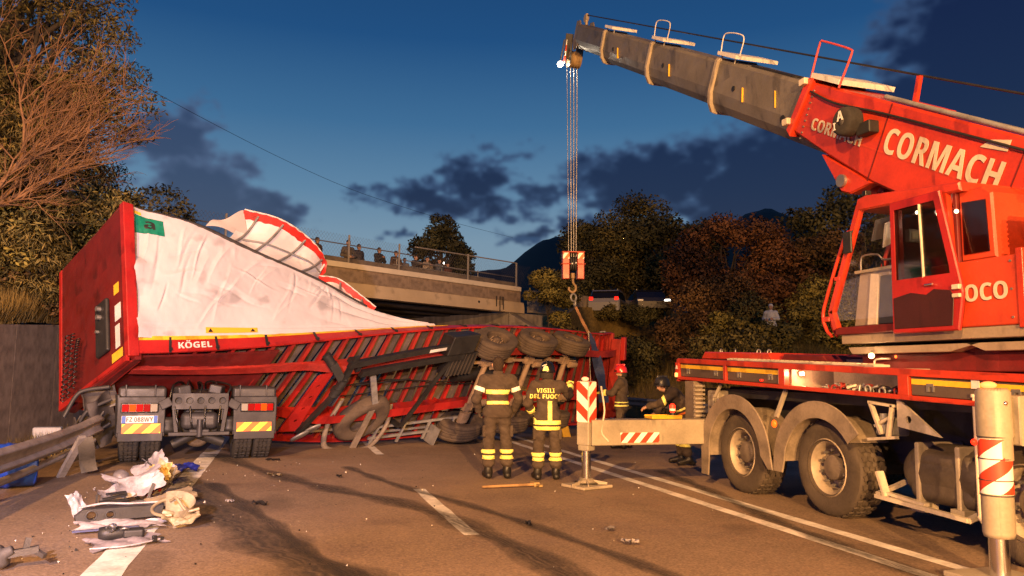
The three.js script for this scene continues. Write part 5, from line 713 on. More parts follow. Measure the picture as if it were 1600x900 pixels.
person('firefighter', 'firefighter bending forward beside the rear end of the crane deck', [7.05, 0, -12.75], 1.15, {
  scale: 1.0, fine: 1, cell: .014, helmet: M([.04, .04, .04], .4), hem: .9, gloves: X.skin, joints: { pelvis: [0, .9, .12], chest: [0, 1.2, -.12], neck: [0, 1.32, -.24], head: [0, 1.42, -.35], shL: [-.2, 1.3, -.16], shR: [.2, 1.3, -.16], elL: [-.24, 1.12, -.38], haL: [-.18, 1.04, -.62], elR: [.27, 1.08, -.3], haR: [.22, .9, -.45], hipL: [-.1, .87, .12], hipR: [.1, .87, .12], anL: [-.15, .1, .12], anR: [.15, .1, .0] },
  bands: [[[0, 1.0, 0], [0, 1, -.5], .02], [[0, .92, 0], [0, 1, -.5], .018, X.hazardOrange], [[-.24, 1.16, -.33], [.1, -.4, -1], .03, X.tape, .008, (x) => x + .18]], ankle: [.36], backL: [-.3, 1, 0],
});
// the man in white overalls on the bank
person('person', 'person in hooded white overalls standing among grass on the right bank', [18.55, 2.62, -26.3], 2.3, { scale: 1.02, cell: .022, handCell: .01, jacket: X.white, trousers: X.white, hair: X.white, joints: { elL: [-.27, 1.2, -.02], haL: [-.14, 1.18, -.22], elR: [.27, 1.2, -.02], haR: [.14, 1.15, -.22] } });
// onlookers on the bridge; along the bridge, colours and pose of each
{
  const dx = .838, dz = -.546, mx = .546, mz = .838, at = (k, o) => [1.4 + dx * k + mx * o, 5.0, -29.72 + dz * k + mz * o], C = (c) => M(c, .9, { tex: 'cloth' });
  const list = [[.3, -1.0, 'onlooker at the far end of the bridge row, half behind the torn canopy', [.1, .06, .05], 1.0, 0], [1.85, -1.05, 'broad onlooker in a grey-brown coat, first of a pair by the bridge fence', [.12, .1, .08], 1.06, 1], [2.35, -1.0, 'slimmer onlooker in a dark coat, second of a pair by the bridge fence', [.05, .045, .05], 1.0, 0], [3.42, -1.0, 'onlooker standing alone in black jacket holding both hands up to the chest', [.03, .03, .035], 1.0, 2], [4.4, -1.05, 'stooping onlooker in a brown jacket leaning on the bridge barrier', [.1, .065, .045], .99, 1], [4.95, -1.1, 'small onlooker in grey beside the stooping one', [.2, .18, .16], .86, 0], [5.55, -1.05, 'onlooker in dark jacket just behind the thick fence post', [.06, .05, .045], .97, 2], [6.2, -1.0, 'onlooker in pale cream top under the dark tree', [.4, .32, .22], .97, 2], [6.95, -1.0, 'onlooker in grey jacket holding a lit phone', [.14, .15, .17], .97, 3], [7.5, -1.0, 'shorter onlooker in reddish brown at the end of the row', [.12, .05, .04], .9, 0]];
  for (const [k, o, label, col, sc, pose] of list) {
    const j = [{}, { elL: [-.3, 1.18, -.06], haL: [-.12, 1.12, -.24], elR: [.3, 1.18, -.06], haR: [.12, 1.12, -.24] }, { elL: [-.27, 1.2, -.08], haL: [-.06, 1.34, -.24], elR: [.27, 1.2, -.08], haR: [.06, 1.34, -.24] }, { elR: [.25, 1.25, -.16], haR: [.08, 1.42, -.32], elL: [-.26, 1.18, -.02] }][pose];
    person('onlooker', label, at(k, o), Math.PI + 33.1 * D2R + (k * 1.7 % .6) - .3, { scale: sc, cell: .03, handCell: .012, jacket: C(col), trousers: C([.03, .03, .04]), hair: C([.025, .018, .014]), joints: j, group: 'onlookers on the bridge' });
    if (pose === 3) { const p = at(k, o); const ph = thing('phone', 'lit phone held up by an onlooker on the bridge', 'phone', [p[0] + .15, 6.45, p[2] + .36], .3); mesh('case', rb(.075, .15, .01, .004), X.black, ph); mesh('phone_light', [place(new THREE.SphereGeometry(.035, 12, 8).scale(1, 1, .3), [0, .04, .008])], lamp('#fff2e0', 30), ph); }
  }
}
// ---------------------------------------------------------------- the bridge over the road
{
  const A = [1.4, 0, -29.72], br = thing('road_bridge', 'concrete road bridge crossing behind the wreck with a pale lit kerb', 'bridge', A, 33.1 * D2R), r = rng(5);
  mesh('kerb_cap', span(-30, 11.6, 5.56, 5.78, -.42, .06, .02), M([.8, .7, .52], .8, { tex: 'soft' }), br);
  for (let i = 0; i < 17; i++) mesh('fascia_panel', span(-30 + i * 2.45, -30 + (i + 1) * 2.45 - .012, 5.03, 5.56, -.3, -.02 - (i % 3) * .004), X.concreteDark, br);
  mesh('edge_girder', [side([[-.5, 4.5], [.02, 4.5], [.02, 4.72], [-.04, 5.03], [-.5, 5.03]], -30, 11.9)], M([.6, .47, .3], .9, { tex: 'soft', bump: .006 }), br);
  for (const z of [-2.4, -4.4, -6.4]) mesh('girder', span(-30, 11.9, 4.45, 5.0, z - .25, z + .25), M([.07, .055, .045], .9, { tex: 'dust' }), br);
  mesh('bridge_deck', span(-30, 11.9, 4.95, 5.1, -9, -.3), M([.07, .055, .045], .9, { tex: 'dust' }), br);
  mesh('far_parapet', span(-30, 11.9, 4.5, 5.9, -9.2, -8.9), X.concreteDark, br);
  mesh('inner_barrier', span(-30, 12, 5.1, 6.06, -.62, -.52, .01), M([.2, .16, .12], .8, { tex: 'dust' }), br);
  mesh('abutment', [span(10.9, 13.5, -.2, 4.5, -9, -.1), side([[-.2, -.2], [-.2, 4.5], [1.6, 3.6], [2.6, -.2]].map(([z, y]) => [z, y]), 10.9, 11.5)], X.concrete, br);
  mesh('abutment', [span(-19, -17, -.2, 4.5, -9, -.1)], X.concrete, br);
  mesh('drain_hole', place(new THREE.CylinderGeometry(.06, .06, .02, 14), [8.6, 4.83, .025 - .02], [Math.PI / 2, 0, 0]), X.black, br);
  for (const [x, h] of [[9.8, .5], [10.05, .75], [10.2, .4], [10.3, .62]]) mesh('stain', bx(.05 + .04 * r(), h, .002, [x, 5.1 - h / 2 + .1, .028]), M([.06, .05, .04], .9), br);
  const fe = thing('bridge_fence', 'tall wire fence with pale posts along the bridge kerb', 'fence', A, 33.1 * D2R), wire = M([.2, .18, .16], .5, { metal: .4 }), pale = M([.38, .34, .28], .6, { metal: .2 });
  for (let k = -27.5; k < 4.9; k += 2.61) mesh('post', span(k - .03, k + .03, 5.78, k > 4.6 ? 6.96 : 6.92, -.2, -.14, .008), pale, fe);
  for (const k of [8.0, 11.46]) mesh('post', span(k - .035, k + .035, 5.78, 7.0, -.2, -.13, .008), pale, fe);
  mesh('rail', rod([-28, 6.5, -.17], [4.7, 6.52, -.17], .022, 8), wire, fe);
  mesh('rail', rod([4.7, 6.9, -.17], [11.46, 6.98, -.17], .03, 8), pale, fe); mesh('rail', rod([4.7, 6.2, -.17], [11.46, 6.25, -.17], .018, 8), wire, fe);
  const net = []; for (let i = 0; i < 150; i++) { const x = -10 + i * .145; net.push(rod([x, 5.8, -.17], [x + .9, 6.9, -.17], .0035, 3), rod([x, 6.9, -.17], [x + .9, 5.8, -.17], .0035, 3)); } mesh('wire_mesh', net, wire, fe, { kind: 'stuff' });
  const ba = thing('barrier_rail', 'low steel rail in front of the onlookers on the bridge', 'railing', A, 33.1 * D2R);
  for (const y of [6.12, 6.36]) mesh('rail', rod([4.0, y, -.75], [10.5, y, -.75], .02, 8), pale, ba);
  for (const k of [4.2, 6.9, 9.3]) mesh('post', rod([k, 5.1, -.75], [k, 6.42, -.75], .025, 8), pale, ba);
  const rp = thing('ramp_parapet', 'low concrete parapet along the ramp right of the bridge', 'wall', A, 33.1 * D2R);
  for (let i = 0; i < 5; i++) mesh('wall_panel', span(12.6 + i * 2.2, 14.75 + i * 2.2, 4.6, 5.74 + i * .05, -.4, -.15, .02), X.concrete, rp);
}
// ---------------------------------------------------------------- banks and far hills
const lineDist = (x, z) => (x - 1.4) * .546 + (z + 29.72) * .838;
const hLeft = (x, z) => { const t = -5.35 - x; return clamp(2.0 + (-z - 8) * .05, 1.6, 2.9) + Math.min(t * .42, 4 + t * .1) + .35 * (fbm(x * .5, z * .5, 0, 3, 601) - .5); };
const hRight = (x, z) => { const d = lineDist(x, z), k = (x - 1.4) * .838 - (z + 29.72) * .546; let h = Math.min((x - 12.7) * .5, 5.25 - .215 * Math.max(0, d - .4) + Math.max(0, k - 14) * .03); if (d < .4) h = Math.min((x - 12.2) * 2, 5.1 + Math.max(0, k - 14) * .03); return Math.max(.02, h) + .18 * (fbm(x * .7, z * .7, 0, 3, 611) - .5) * ss(12.6, 14, x); };
{
  mesh('embankment', grid(50, 90, -40, -5.35, -70, 8, hLeft), soil, scene, { kind: 'structure' });
  mesh('embankment', grid(90, 110, 12.5, 75, -75, 8, hRight), soil, scene, { kind: 'structure' });
  const hill = (b0, b1, R, depth, f, seed) => { const nb = 260, nr = 14, g = new THREE.PlaneGeometry(1, 1, nb, nr), p = g.attributes.position; for (let i = 0; i < p.count; i++) { const u = p.getX(i) + .5, v = .5 - p.getY(i), b = lerp(b0, b1, u), rr = R + depth * (v - .5), a = (b + 16.5) * D2R, e = f(b), prof = Math.pow(Math.sin(Math.PI * clamp(v)), .8); p.setXYZ(i, rr * Math.sin(a), R * Math.tan(e * D2R) * prof * (1 + .1 * (fbm(u * 20, v * 6, 0, 4, seed) - .5) + .05 * (fbm(u * 110, v * 14, 0, 3, seed + 4) - .5)) - 3, -rr * Math.cos(a)); } g.computeVertexNormals(); return g; };
  const pts = (L) => (b) => { let i = 0; while (i < L.length - 2 && L[i + 1][0] < b) i++; return lerp(L[i][1], L[i + 1][1], ss(L[i][0], L[i + 1][0], b)); };
  const hm = new THREE.MeshStandardMaterial({ color: new THREE.Color(.035, .05, .06), roughness: 1 });
  mesh('hills', hill(-60, 60, 1500, 700, pts([[-60, 3], [-30, 5], [-10, 5.5], [-1, 7.6], [3, 9.9], [7, 10.6], [12, 9.5], [18.5, 11.7], [24, 9.5], [34, 8], [60, 6]]), 621), hm, scene, { kind: 'structure' });
}
// ---------------------------------------------------------------- left: retaining wall, crash barrier
{
  const w = thing('retaining_wall', 'brown concrete retaining wall below the left bank', 'wall', [-5.25, 0, -20]);
  const tops = (z) => clamp(2.0 + (-z - 8) * .05, 1.6, 2.9);
  for (let i = 0; i < 16; i++) { const z0 = 6 - i * 3.0, z1 = z0 - 2.985; mesh('wall_panel', side([[z0, -.1], [z0, tops(z0) - .02], [z1, tops(z1) - .02], [z1, -.1]], -.18, 0).translate(0, 0, 20), M([.44, .33, .235], .92, { tex: 'dust', bump: .006 }), w); }
  // corrugated beam on posts; its far end is torn and lifted against the tractor
  const wprof = [[0, .155], [.035, .135], [.075, .105], [.08, .075], [.03, .03], [.025, 0], [.03, -.03], [.08, -.075], [.075, -.105], [.035, -.135], [0, -.155]];
  const beamGeo = (path, n) => { const c = new THREE.CatmullRomCurve3(path.map(asV)), pos = [], idx = [], m = wprof.length; for (let i = 0; i <= n; i++) { const p = c.getPoint(i / n), t = c.getTangent(i / n), s = V3(-t.z, 0, t.x).normalize(); for (const [o, y] of wprof) { const k = 1 - .35 * ss(.86, 1, i / n) * Math.abs(Math.sin(i * 2)); pos.push(p.x + s.x * o * k, p.y + y * k, p.z + s.z * o * k); } for (const [o, y] of [...wprof].reverse()) { pos.push(p.x + s.x * (o - .006), p.y + y, p.z + s.z * (o - .006)); } if (i < n) for (let k = 0; k < 2 * m; k++) { const a = i * 2 * m + k, b = i * 2 * m + (k + 1) % (2 * m); idx.push(a, b, a + 2 * m, b, b + 2 * m, a + 2 * m); } } const g = new THREE.BufferGeometry(); g.setAttribute('position', new THREE.Float32BufferAttribute(pos, 3)); g.setIndex(idx); g.computeVertexNormals(); return g; };
  const gl = thing('guardrail', 'grey crash barrier on the left verge, torn and crumpled at the tractor', 'guardrail', [-3.2, 0, -8]);
  const galvM = M([.3, .28, .26], .5, { metal: .3, tex: 'dust', double: true }), mv = (g) => g.translate(3.2, 0, 8);
  mesh('beam', mv(beamGeo([[-3.2, .55, 8], [-3.2, .55, 0], [-3.2, .53, -6], [-3.18, .51, -10], [-3.12, .53, -12], [-3.0, .6, -13.4], [-2.86, .7, -14.2], [-2.95, .6, -14.7]], 90)), galvM, gl);
  mesh('lower_rail', mv(tube([[-3.22, .27, 8], [-3.22, .27, 0], [-3.21, .26, -6], [-3.2, .25, -10], [-3.14, .27, -12], [-3.02, .36, -13.4], [-2.9, .45, -14.1]], .05, 10, 60)), galvM, gl);
  for (let z = 6; z > -12.5; z -= 2.1) { mesh('post', mv(span(-3.33, -3.24, -.2, .64, z - .06, z + .06, .008)), galvM, gl); mesh('spacer', mv(span(-3.24, -3.19, .45, .62, z - .05, z + .05, .008)), galvM, gl); }
  mesh('post', mv(bar([-3.1, 0, -13.1], [-2.75, .62, -12.7], .1, .06)), galvM, gl);
  mesh('torn_plate', (() => { const g = new THREE.PlaneGeometry(.2, .62, 8, 12), p = g.attributes.position; for (let i = 0; i < p.count; i++) p.setZ(i, .12 * Math.sin(p.getY(i) * 6) + .05 * Math.sin(p.getX(i) * 14)); g.computeVertexNormals(); return mv(place(g, [-2.72, .34, -12.9], [.2, .5, .25])); })(), M([.12, .11, .09], .5, { metal: .3, tex: 'dust', double: true }), gl);
  const g2 = thing('guardrail', 'dark crash barrier along the right side of the road beyond the crane', 'guardrail', [12.2, 0, -30]), mv2 = (g) => g.translate(-12.2, 0, 30);
  mesh('beam', mv2(beamGeo([[12.2, .6, -8], [12.2, .6, -20], [12.2, .6, -30], [12.15, .6, -60]].reverse(), 40)), galvM, g2);
  for (let z = -9; z > -60; z -= 3) mesh('post', mv2(span(12.22, 12.32, -.1, .7, z - .06, z + .06)), galvM, g2);
  const drum = thing('plastic_drum', 'bright blue plastic drum lying behind the left crash barrier', 'drum', [-3.62, .3, -12.05], .35), blue = M([.012, .06, .42], .35, { tex: 'dust' });
  mesh('shell', place(lathe([[.001, -.46], [.26, -.46], [.29, -.43], [.29, -.16], [.305, -.14], [.305, -.1], [.29, -.08], [.29, .1], [.305, .12], [.305, .16], [.29, .18], [.29, .43], [.26, .46], [.001, .46]], 36), [0, 0, 0], [0, 0, Math.PI / 2]), blue, drum); mesh('bung', cyl(.04, .03, [.47, .12, .08], [0, 0, Math.PI / 2]), X.black, drum);
  const st = thing('marker_stone', 'small white marker stone at the foot of the retaining wall', 'marker stone', [-4.85, 0, -19.2], .1); mesh('stone', rb(.55, .34, .3, .04, [0, .15, 0]), X.white, st); mesh('base', rb(.6, .08, .36, .02, [0, .02, 0]), X.concrete, st);
}
// ---------------------------------------------------------------- vegetation
const leafMat = (c, trans = .25) => { const m = new THREE.MeshPhysicalMaterial({ color: new THREE.Color(...c), roughness: .75, vertexColors: true, side: THREE.DoubleSide }); return m; };
// leaves: small folded blades spread through clumps; vertex colours vary the leaf's own tint
function leaves(clumps, n, size, seed, tint, o = {}) {
  const r = rng(seed), pos = new Float32Array(n * 18), nor = new Float32Array(n * 18), col = new Float32Array(n * 18), tot = clumps.reduce((s, c) => s + c[3] * c[3] * (c[4] || 1), 0);
  let ci = 0, left = 0; const a = V3(), b = V3(), c = V3(), u = V3(), w = V3(), nn = V3();
  const shade = clumps.map(() => .65 + .7 * r());
  for (let i = 0; i < n; i++) {
    let q = r() * tot, k = 0; while (k < clumps.length - 1 && (q -= clumps[k][3] * clumps[k][3] * (clumps[k][4] || 1)) > 0) k++;
    const [x, y, z, R, fl = .85] = clumps[k]; let dx, dy, dz, l; do { dx = r() * 2 - 1; dy = r() * 2 - 1; dz = r() * 2 - 1; l = Math.hypot(dx, dy, dz); } while (l > 1 || l < .05); const rr = (o.shell ? lerp(.55, 1.05, Math.sqrt(r())) : Math.pow(r(), .4) * 1.05) / l, lump = .8 + .35 * vnoise(dx / l * 2.5 + 7 * k, dy / l * 2.5 + dz / l * 2.1, 0, seed);
    const cx = x + dx * rr * R * lump, cy = y + dy * rr * R * fl * lump, cz = z + dz * rr * R * lump;
    u.set(r() - .5, (r() - .5) * .8 - (o.droop || 0), r() - .5).normalize(); w.set(r() - .5, r() - .5, r() - .5).cross(u).normalize(); nn.crossVectors(u, w); if (nn.x * dx + nn.y * dy + nn.z * dz < 0) { w.negate(); nn.negate(); }
    const s = size * (.5 + r()), ww = s * (o.slim || .5);
    const P = [[0, 0, 0], [1, 0, 0], [.45, .5, .12], [0, 0, 0], [.45, -.5, .12], [1, 0, 0]], t = shade[k] * (.65 + .7 * r()), warm = r();
    for (let v = 0; v < 6; v++) { const [p0, p1, p2] = P[v], j = (i * 6 + v) * 3; for (let e = 0; e < 3; e++) { const g = ['x', 'y', 'z'][e]; pos[j + e] = [cx, cy, cz][e] + u[g] * p0 * s + w[g] * p1 * ww + nn[g] * p2 * s; nor[j + e] = nn[g] * .5 + [dx, dy, dz][e] / l * .8; } const cl = tint(warm, t); col[j] = cl[0]; col[j + 1] = cl[1]; col[j + 2] = cl[2]; }
  }
  const g = new THREE.BufferGeometry(); g.setAttribute('position', new THREE.BufferAttribute(pos, 3)); g.setAttribute('normal', new THREE.BufferAttribute(nor, 3)); g.setAttribute('color', new THREE.BufferAttribute(col, 3)); return g;
}
function limbs(base, tips, r0, seed, o = {}) { // trunk to each tip by a wandering tapered limb
  const r = rng(seed), out = []; const top = o.top ?? .5; const [bx0, by0, bz0] = base, H = Math.max(...tips.map((t) => t[1])) - by0, ax = (h) => V3(bx0 + (o.lean || 0) * h + .15 * Math.sin(h * 1.1 + seed), by0 + h, bz0 + .12 * Math.sin(h * .9 + 2 * seed));
  const n = 10; for (let i = 0; i < n; i++) out.push(rod(ax(H * top * i / n).sub(V3(0, i ? 0.02 : .2, 0)), ax(H * top * (i + 1) / n), r0 * (1 - .07 * i), 9, r0 * (1 - .07 * (i + 1))));
  for (const t of tips) { const s = ax(H * top * (.35 + .65 * r())), e = V3(...t), m = s.clone().lerp(e, .5).add(V3((r() - .5) * .5, .25 + .3 * r(), (r() - .5) * .5)), c = new THREE.CatmullRomCurve3([s, m, e]); let p = s, rr = r0 * .4; for (let i = 1; i <= 5; i++) { const q = c.getPoint(i / 5), r2 = rr * .74; out.push(rod(p, q, rr, 6, r2)); p = q; rr = r2; } }
  return out;
}
const bark = M([.05, .038, .028], .95, { tex: 'dust', bump: .01 });
function tree(name, label, base, clumps, n, size, seed, tint, o = {}) {
  const T = thing(name, label, o.cat || 'tree', base, 0, o.group), loc = clumps.map(([x, y, z, R, fl]) => [x - base[0], y - base[1], z - base[2], R, fl]);
  if (!o.noTrunk) mesh('trunk', limbs([0, 0, 0], loc.map(([x, y, z]) => [x, y, z]), o.r0 || .22, seed + 1, o), bark, T);
  const m = new THREE.MeshStandardMaterial({ color: new THREE.Color(1, 1, 1), roughness: .8, vertexColors: true, side: THREE.DoubleSide });
  const g = leaves(loc, n, size, seed, tint, o); const c = new THREE.Mesh(g, m); c.name = 'crown'; c.castShadow = c.receiveShadow = true; T.add(c); return T;
}
const ball = (cx, cy, cz, rx, ry, rz, n, R, seed) => { const r = rng(seed), out = []; for (let i = 0; i < n; i++) { let x, y, z, l; do { x = r() * 2 - 1; y = r() * 2 - 1; z = r() * 2 - 1; l = Math.hypot(x, y, z); } while (l > 1); const k = Math.pow(l, .25) / Math.max(l, .01); out.push([cx + x * k * rx, cy + y * k * ry, cz + z * k * rz, R * (.6 + .8 * r()), .7]); } return out; };
const olive = (w, t) => [(.12 + .07 * w) * t, (.112 + .04 * w) * t, .03 * t], dark = (w, t) => [(.045 + .03 * w) * t, (.05 + .015 * w) * t, .02 * t], brown = (w, t) => [(.09 + .045 * w) * t, (.04 + .015 * w) * t, .018 * t], mossy = (w, t) => [(.085 + .04 * w) * t, (.08 + .02 * w) * t, .026 * t];
{
  // left: a dark evergreen with ragged, layered sprays, and a bare tree before it
  const cl = []; const r = rng(71);
  for (let i = 0; i < 64; i++) { const y = 4.2 + r() * 9, w = 3.3 * (1 - .35 * Math.abs((y - 7.5) / 6)), a = r() * 6.28, k = Math.sqrt(r()); cl.push([-7.7 + Math.cos(a) * w * k, y, -23 + Math.sin(a) * 3 * k, .5 + .75 * r(), .55]); }
  for (const [x, y] of [[-4.4, 10.4], [-4.2, 9.6], [-4.7, 10.9], [-3.9, 8.6], [-3.6, 8.0], [-3.8, 7.3], [-4.4, 8.9], [-4.3, 7.7], [-4.9, 9.9], [-3.9, 5.6], [-4.3, 5.2], [-4.9, 6.0], [-5.2, 7.2], [-5.5, 8.4], [-5.3, 5.2]]) cl.push([x, y, -19.8, .62, .6]);
  tree('evergreen_tree', 'tall dark evergreen at the left edge with ragged layered sprays', [-7.4, 3.1, -23], cl, 44000, .125, 72, (w, t) => [(.075 + .06 * w) * t, (.075 + .025 * w) * t, .024 * t], { r0: .3, droop: .2, top: .8, slim: .3 });
  { const f = [], g = rng(79); for (let i = 0; i < 70; i++) { const y = 3.2 + g() * 5.2, a = g(); f.push([-6.9 + a * 2.4 - Math.abs(y - 7.5) * .12, y, -20.4 + g() * 1.4, .35 + .5 * g(), .45]); } tree('feathery_tree', 'feathery tree with orange-brown drooping sprays left of the sky', [-7.2, 3.0, -20.6], f, 30000, .15, 78, (w, t) => [(.1 + .06 * w) * t, (.088 + .03 * w) * t, .028 * t], { r0: .14, droop: .35, top: .8, slim: .16 }); }
  const bt = thing('bare_tree', 'leafless tree with pale orange-lit twigs in front of the evergreen', 'tree', [-6.9, 4.9, -18.6]); const q = rng(81), tw = { trunk: [], branch: [], twig: [] };
  const grow = (p, d, l, rad, lv) => { const n = 4; let a = p.clone(), dd = d.clone(); for (let i = 0; i < n; i++) { dd.add(V3(q() - .5, q() - .48, q() - .5).multiplyScalar(.55)).normalize(); const b = a.clone().addScaledVector(dd, l / n); tw[lv === 0 ? 'trunk' : lv < 3 ? 'branch' : 'twig'].push(rod(a, b, rad * (1 - .15 * i), lv < 2 ? 7 : 4, rad * (1 - .15 * (i + 1)))); a = b; if (lv < 4 && (i > 0 || lv > 0)) { const m = lv < 3 ? (q() < .52 ? 2 : 1) : 1; for (let k = 0; k < m; k++) { const s = V3(q() * 1.5 - .45, q() * 1.1 - .25, (q() - .5) * 1.2).normalize(); grow(a, dd.clone().multiplyScalar(.75).add(s.multiplyScalar(.75)).normalize(), l * (.5 + .22 * q()), rad * .5, lv + 1); } } } };
  grow(V3(0, -1.2, 0), V3(.22, 1, .05).normalize(), 3.0, .09, 0); grow(V3(-.5, -1.2, .2), V3(.6, .9, .1).normalize(), 3.0, .08, 0);
  const tm = M([.23, .125, .06], .9, { tex: 'dust' }); for (const k of ['trunk', 'branch', 'twig']) mesh(k === 'twig' ? 'twigs' : k === 'branch' ? 'branches' : k, tw[k], tm, bt, k === 'trunk' ? {} : { kind: 'stuff' });
  // shrubs and ivy clothing the left bank
  const shr = (name, label, x, z, w, h, n, seed, tint, size = .11, base = hLeft(x, z)) => tree(name, label, [x, base - .1, z], ball(x, base + h * .5, z, w, h * .55, w * .8, 16, w * .42, seed), n, size, seed, tint, { cat: 'shrub', r0: .04, shell: 1, top: .5 });
  shr('shrub', 'yellow-green shrub on the left bank level with the trailer roof', -6.6, -21.6, 1.5, 3.0, 10000, 91, olive); shr('shrub', 'olive shrub beside the red front wall of the trailer', -5.6, -22.6, 1.3, 3.4, 10000, 92, olive); shr('shrub', 'dense leafy shrub at the left edge above the retaining wall', -6.8, -19.6, 1.3, 2.4, 9000, 93, olive); shr('shrub', 'dark shrub behind the top of the red trailer wall', -4.6, -25.6, 1.9, 4.2, 9000, 94, mossy, .13); shr('shrub', 'reddish brown low shrub just above the retaining wall', -5.7, -20.4, .9, 1.2, 5000, 95, (w, t) => [(.16 + .06 * w) * t, (.095 + .03 * w) * t, .035 * t]); shr('shrub', 'taller pale-leaved shrub under the evergreen', -7.6, -23.2, 1.5, 5.0, 10000, 96, olive, .13);
  shr('shrub', 'dark rounded shrub showing over the dark roof rail', -1.8, -33, 2.2, 7.2, 7000, 97, dark, .16, 0);
  // behind the bridge and on the right bank
  const hr = (x, z) => hRight(x, z);
  tree('conifer', 'dark pointed tree standing behind the bridge onlookers', [9.8, 3, -49.5], [...ball(9.8, 8.6, -49.5, 1.75, 2.0, 1.7, 26, .75, 101), ...ball(9.8, 10.9, -49.5, .75, 1.1, .7, 8, .42, 102), [11.3, 9.0, -49.5, .5], [8.3, 9.2, -49.5, .45]], 15000, .2, 103, dark, { r0: .25, top: .75 });
  tree('oak_tree', 'tall grey-green tree right of the hoist lines', [21.6, 4.8, -46.8], [...ball(21.8, 10.2, -46.8, 2.9, 2.9, 2.4, 38, 1.1, 111), ...ball(18.9, 9.4, -46.2, 1.2, 1.8, 1.3, 9, .8, 112)], 24000, .2, 113, mossy, { r0: .35 });
  tree('oak_tree', 'dark ivy-clad tree directly behind the hook block', [18.4, 4.8, -45.4], [...ball(18.3, 8.2, -45.4, 1.5, 2.6, 1.4, 20, .85, 121)], 11000, .18, 122, dark, { r0: .25 });
  tree('autumn_tree', 'broad rust-brown tree in the middle of the right bank', [21.2, 3.6, -33.4], [...ball(21.3, 6.7, -33.4, 2.7, 2.5, 2.0, 48, .85, 131), ...ball(23.6, 6.0, -33, 1.5, 1.9, 1.2, 16, .75, 132), ...ball(20.8, 4.9, -32.8, 2.6, 1.2, 1.0, 20, .7, 133)], 34000, .17, 133, brown, { r0: .16 });
  tree('autumn_tree', 'lower brown tree beside the crane cab', [27.2, 3.6, -33.6], [...ball(27, 6.6, -33.6, 2.3, 2.8, 2, 34, .9, 141)], 18000, .18, 142, (w, t) => [(.09 + .03 * w) * t, (.05 + .02 * w) * t, .02 * t], { r0: .15 });
  tree('oak_tree', 'dark tree partly hidden behind the crane cab windscreen', [30, 3.8, -36], [...ball(30, 8.6, -36, 3, 3, 2.4, 26, 1.1, 151)], 14000, .23, 152, dark, { r0: .3 });
  tree('oak_tree', 'dark tree filling the gap between the grey and brown trees', [23.5, 5, -44], [...ball(23.8, 9.0, -44, 3.2, 2.2, 2.2, 26, 1.1, 161)], 13000, .23, 162, dark, { r0: .3 });
  const sh2 = (label, x, z, w, h, n, seed, tint, y0) => tree('shrub', label, [x, (y0 ?? hr(x, z)) - .1, z], ball(x, (y0 ?? hr(x, z)) + h * .5, z, w, h * .55, w * .8, 12, w * .45, seed), n, .13, seed, tint, { cat: 'shrub', r0: .04, shell: 1 });
  sh2('green ivy bush hanging over the right end of the bridge', 11.9, -34.2, 1.15, 2.4, 8000, 171, olive, 3.9); sh2('dark low bush below the bridge end', 11.6, -31.6, 1.5, 2.6, 7000, 172, mossy, .6); sh2('bush at the foot of the bank behind the hook', 14.5, -31.5, 1.6, 2.0, 6000, 173, dark); sh2('rusty bush in the middle of the bank', 17.2, -30.2, 1.2, 1.8, 5000, 174, (w, t) => [(.09 + .03 * w) * t, (.05 + .015 * w) * t, .02 * t]); sh2('grassy bush left of the person in white', 17.9, -28.4, .9, 1.4, 5000, 175, olive); sh2('grassy bush right of the person in white', 21.0, -28.2, 1.2, 1.6, 6000, 176, olive); sh2('dark bush low behind the crane deck', 15.6, -24.2, 1.4, 1.3, 5000, 177, mossy); sh2('olive bush beside the crane cab', 22.8, -26.2, 1.6, 2.2, 6000, 178, olive); sh2('dark bush below the ramp beside the second car', 17.6, -37.2, .9, .8, 4000, 179, mossy); sh2('large dark bush filling the bank under the rusty tree', 19.3, -31.2, 1.9, 2.2, 9000, 180, (w, t) => [(.12 + .05 * w) * t, (.07 + .02 * w) * t, .026 * t]); sh2('tall olive bush right of the rusty tree foot', 24.2, -30.4, 1.7, 2.6, 9000, 184, olive); sh2('low bush in front of the silver car on the ramp', 16.9, -38.9, .8, .75, 4500, 187, mossy, 4.75); sh2('low dark bush in front of the dark car on the ramp', 18.5, -37.4, .85, .8, 4500, 188, dark, 4.4); sh2('low green bush along the top of the bank', 15.2, -35.2, 1.6, 1.2, 6000, 185, mossy); sh2('low grassy bush hiding the legs of the person in white', 18.0, -25.2, .9, 1.0, 5000, 189, olive); sh2('thick bush behind the white-clad person', 20.0, -30.2, 1.5, 1.8, 7000, 186, mossy); sh2('bush at the right behind the cab front', 26.0, -29.0, 1.8, 2.4, 8000, 187, mossy);
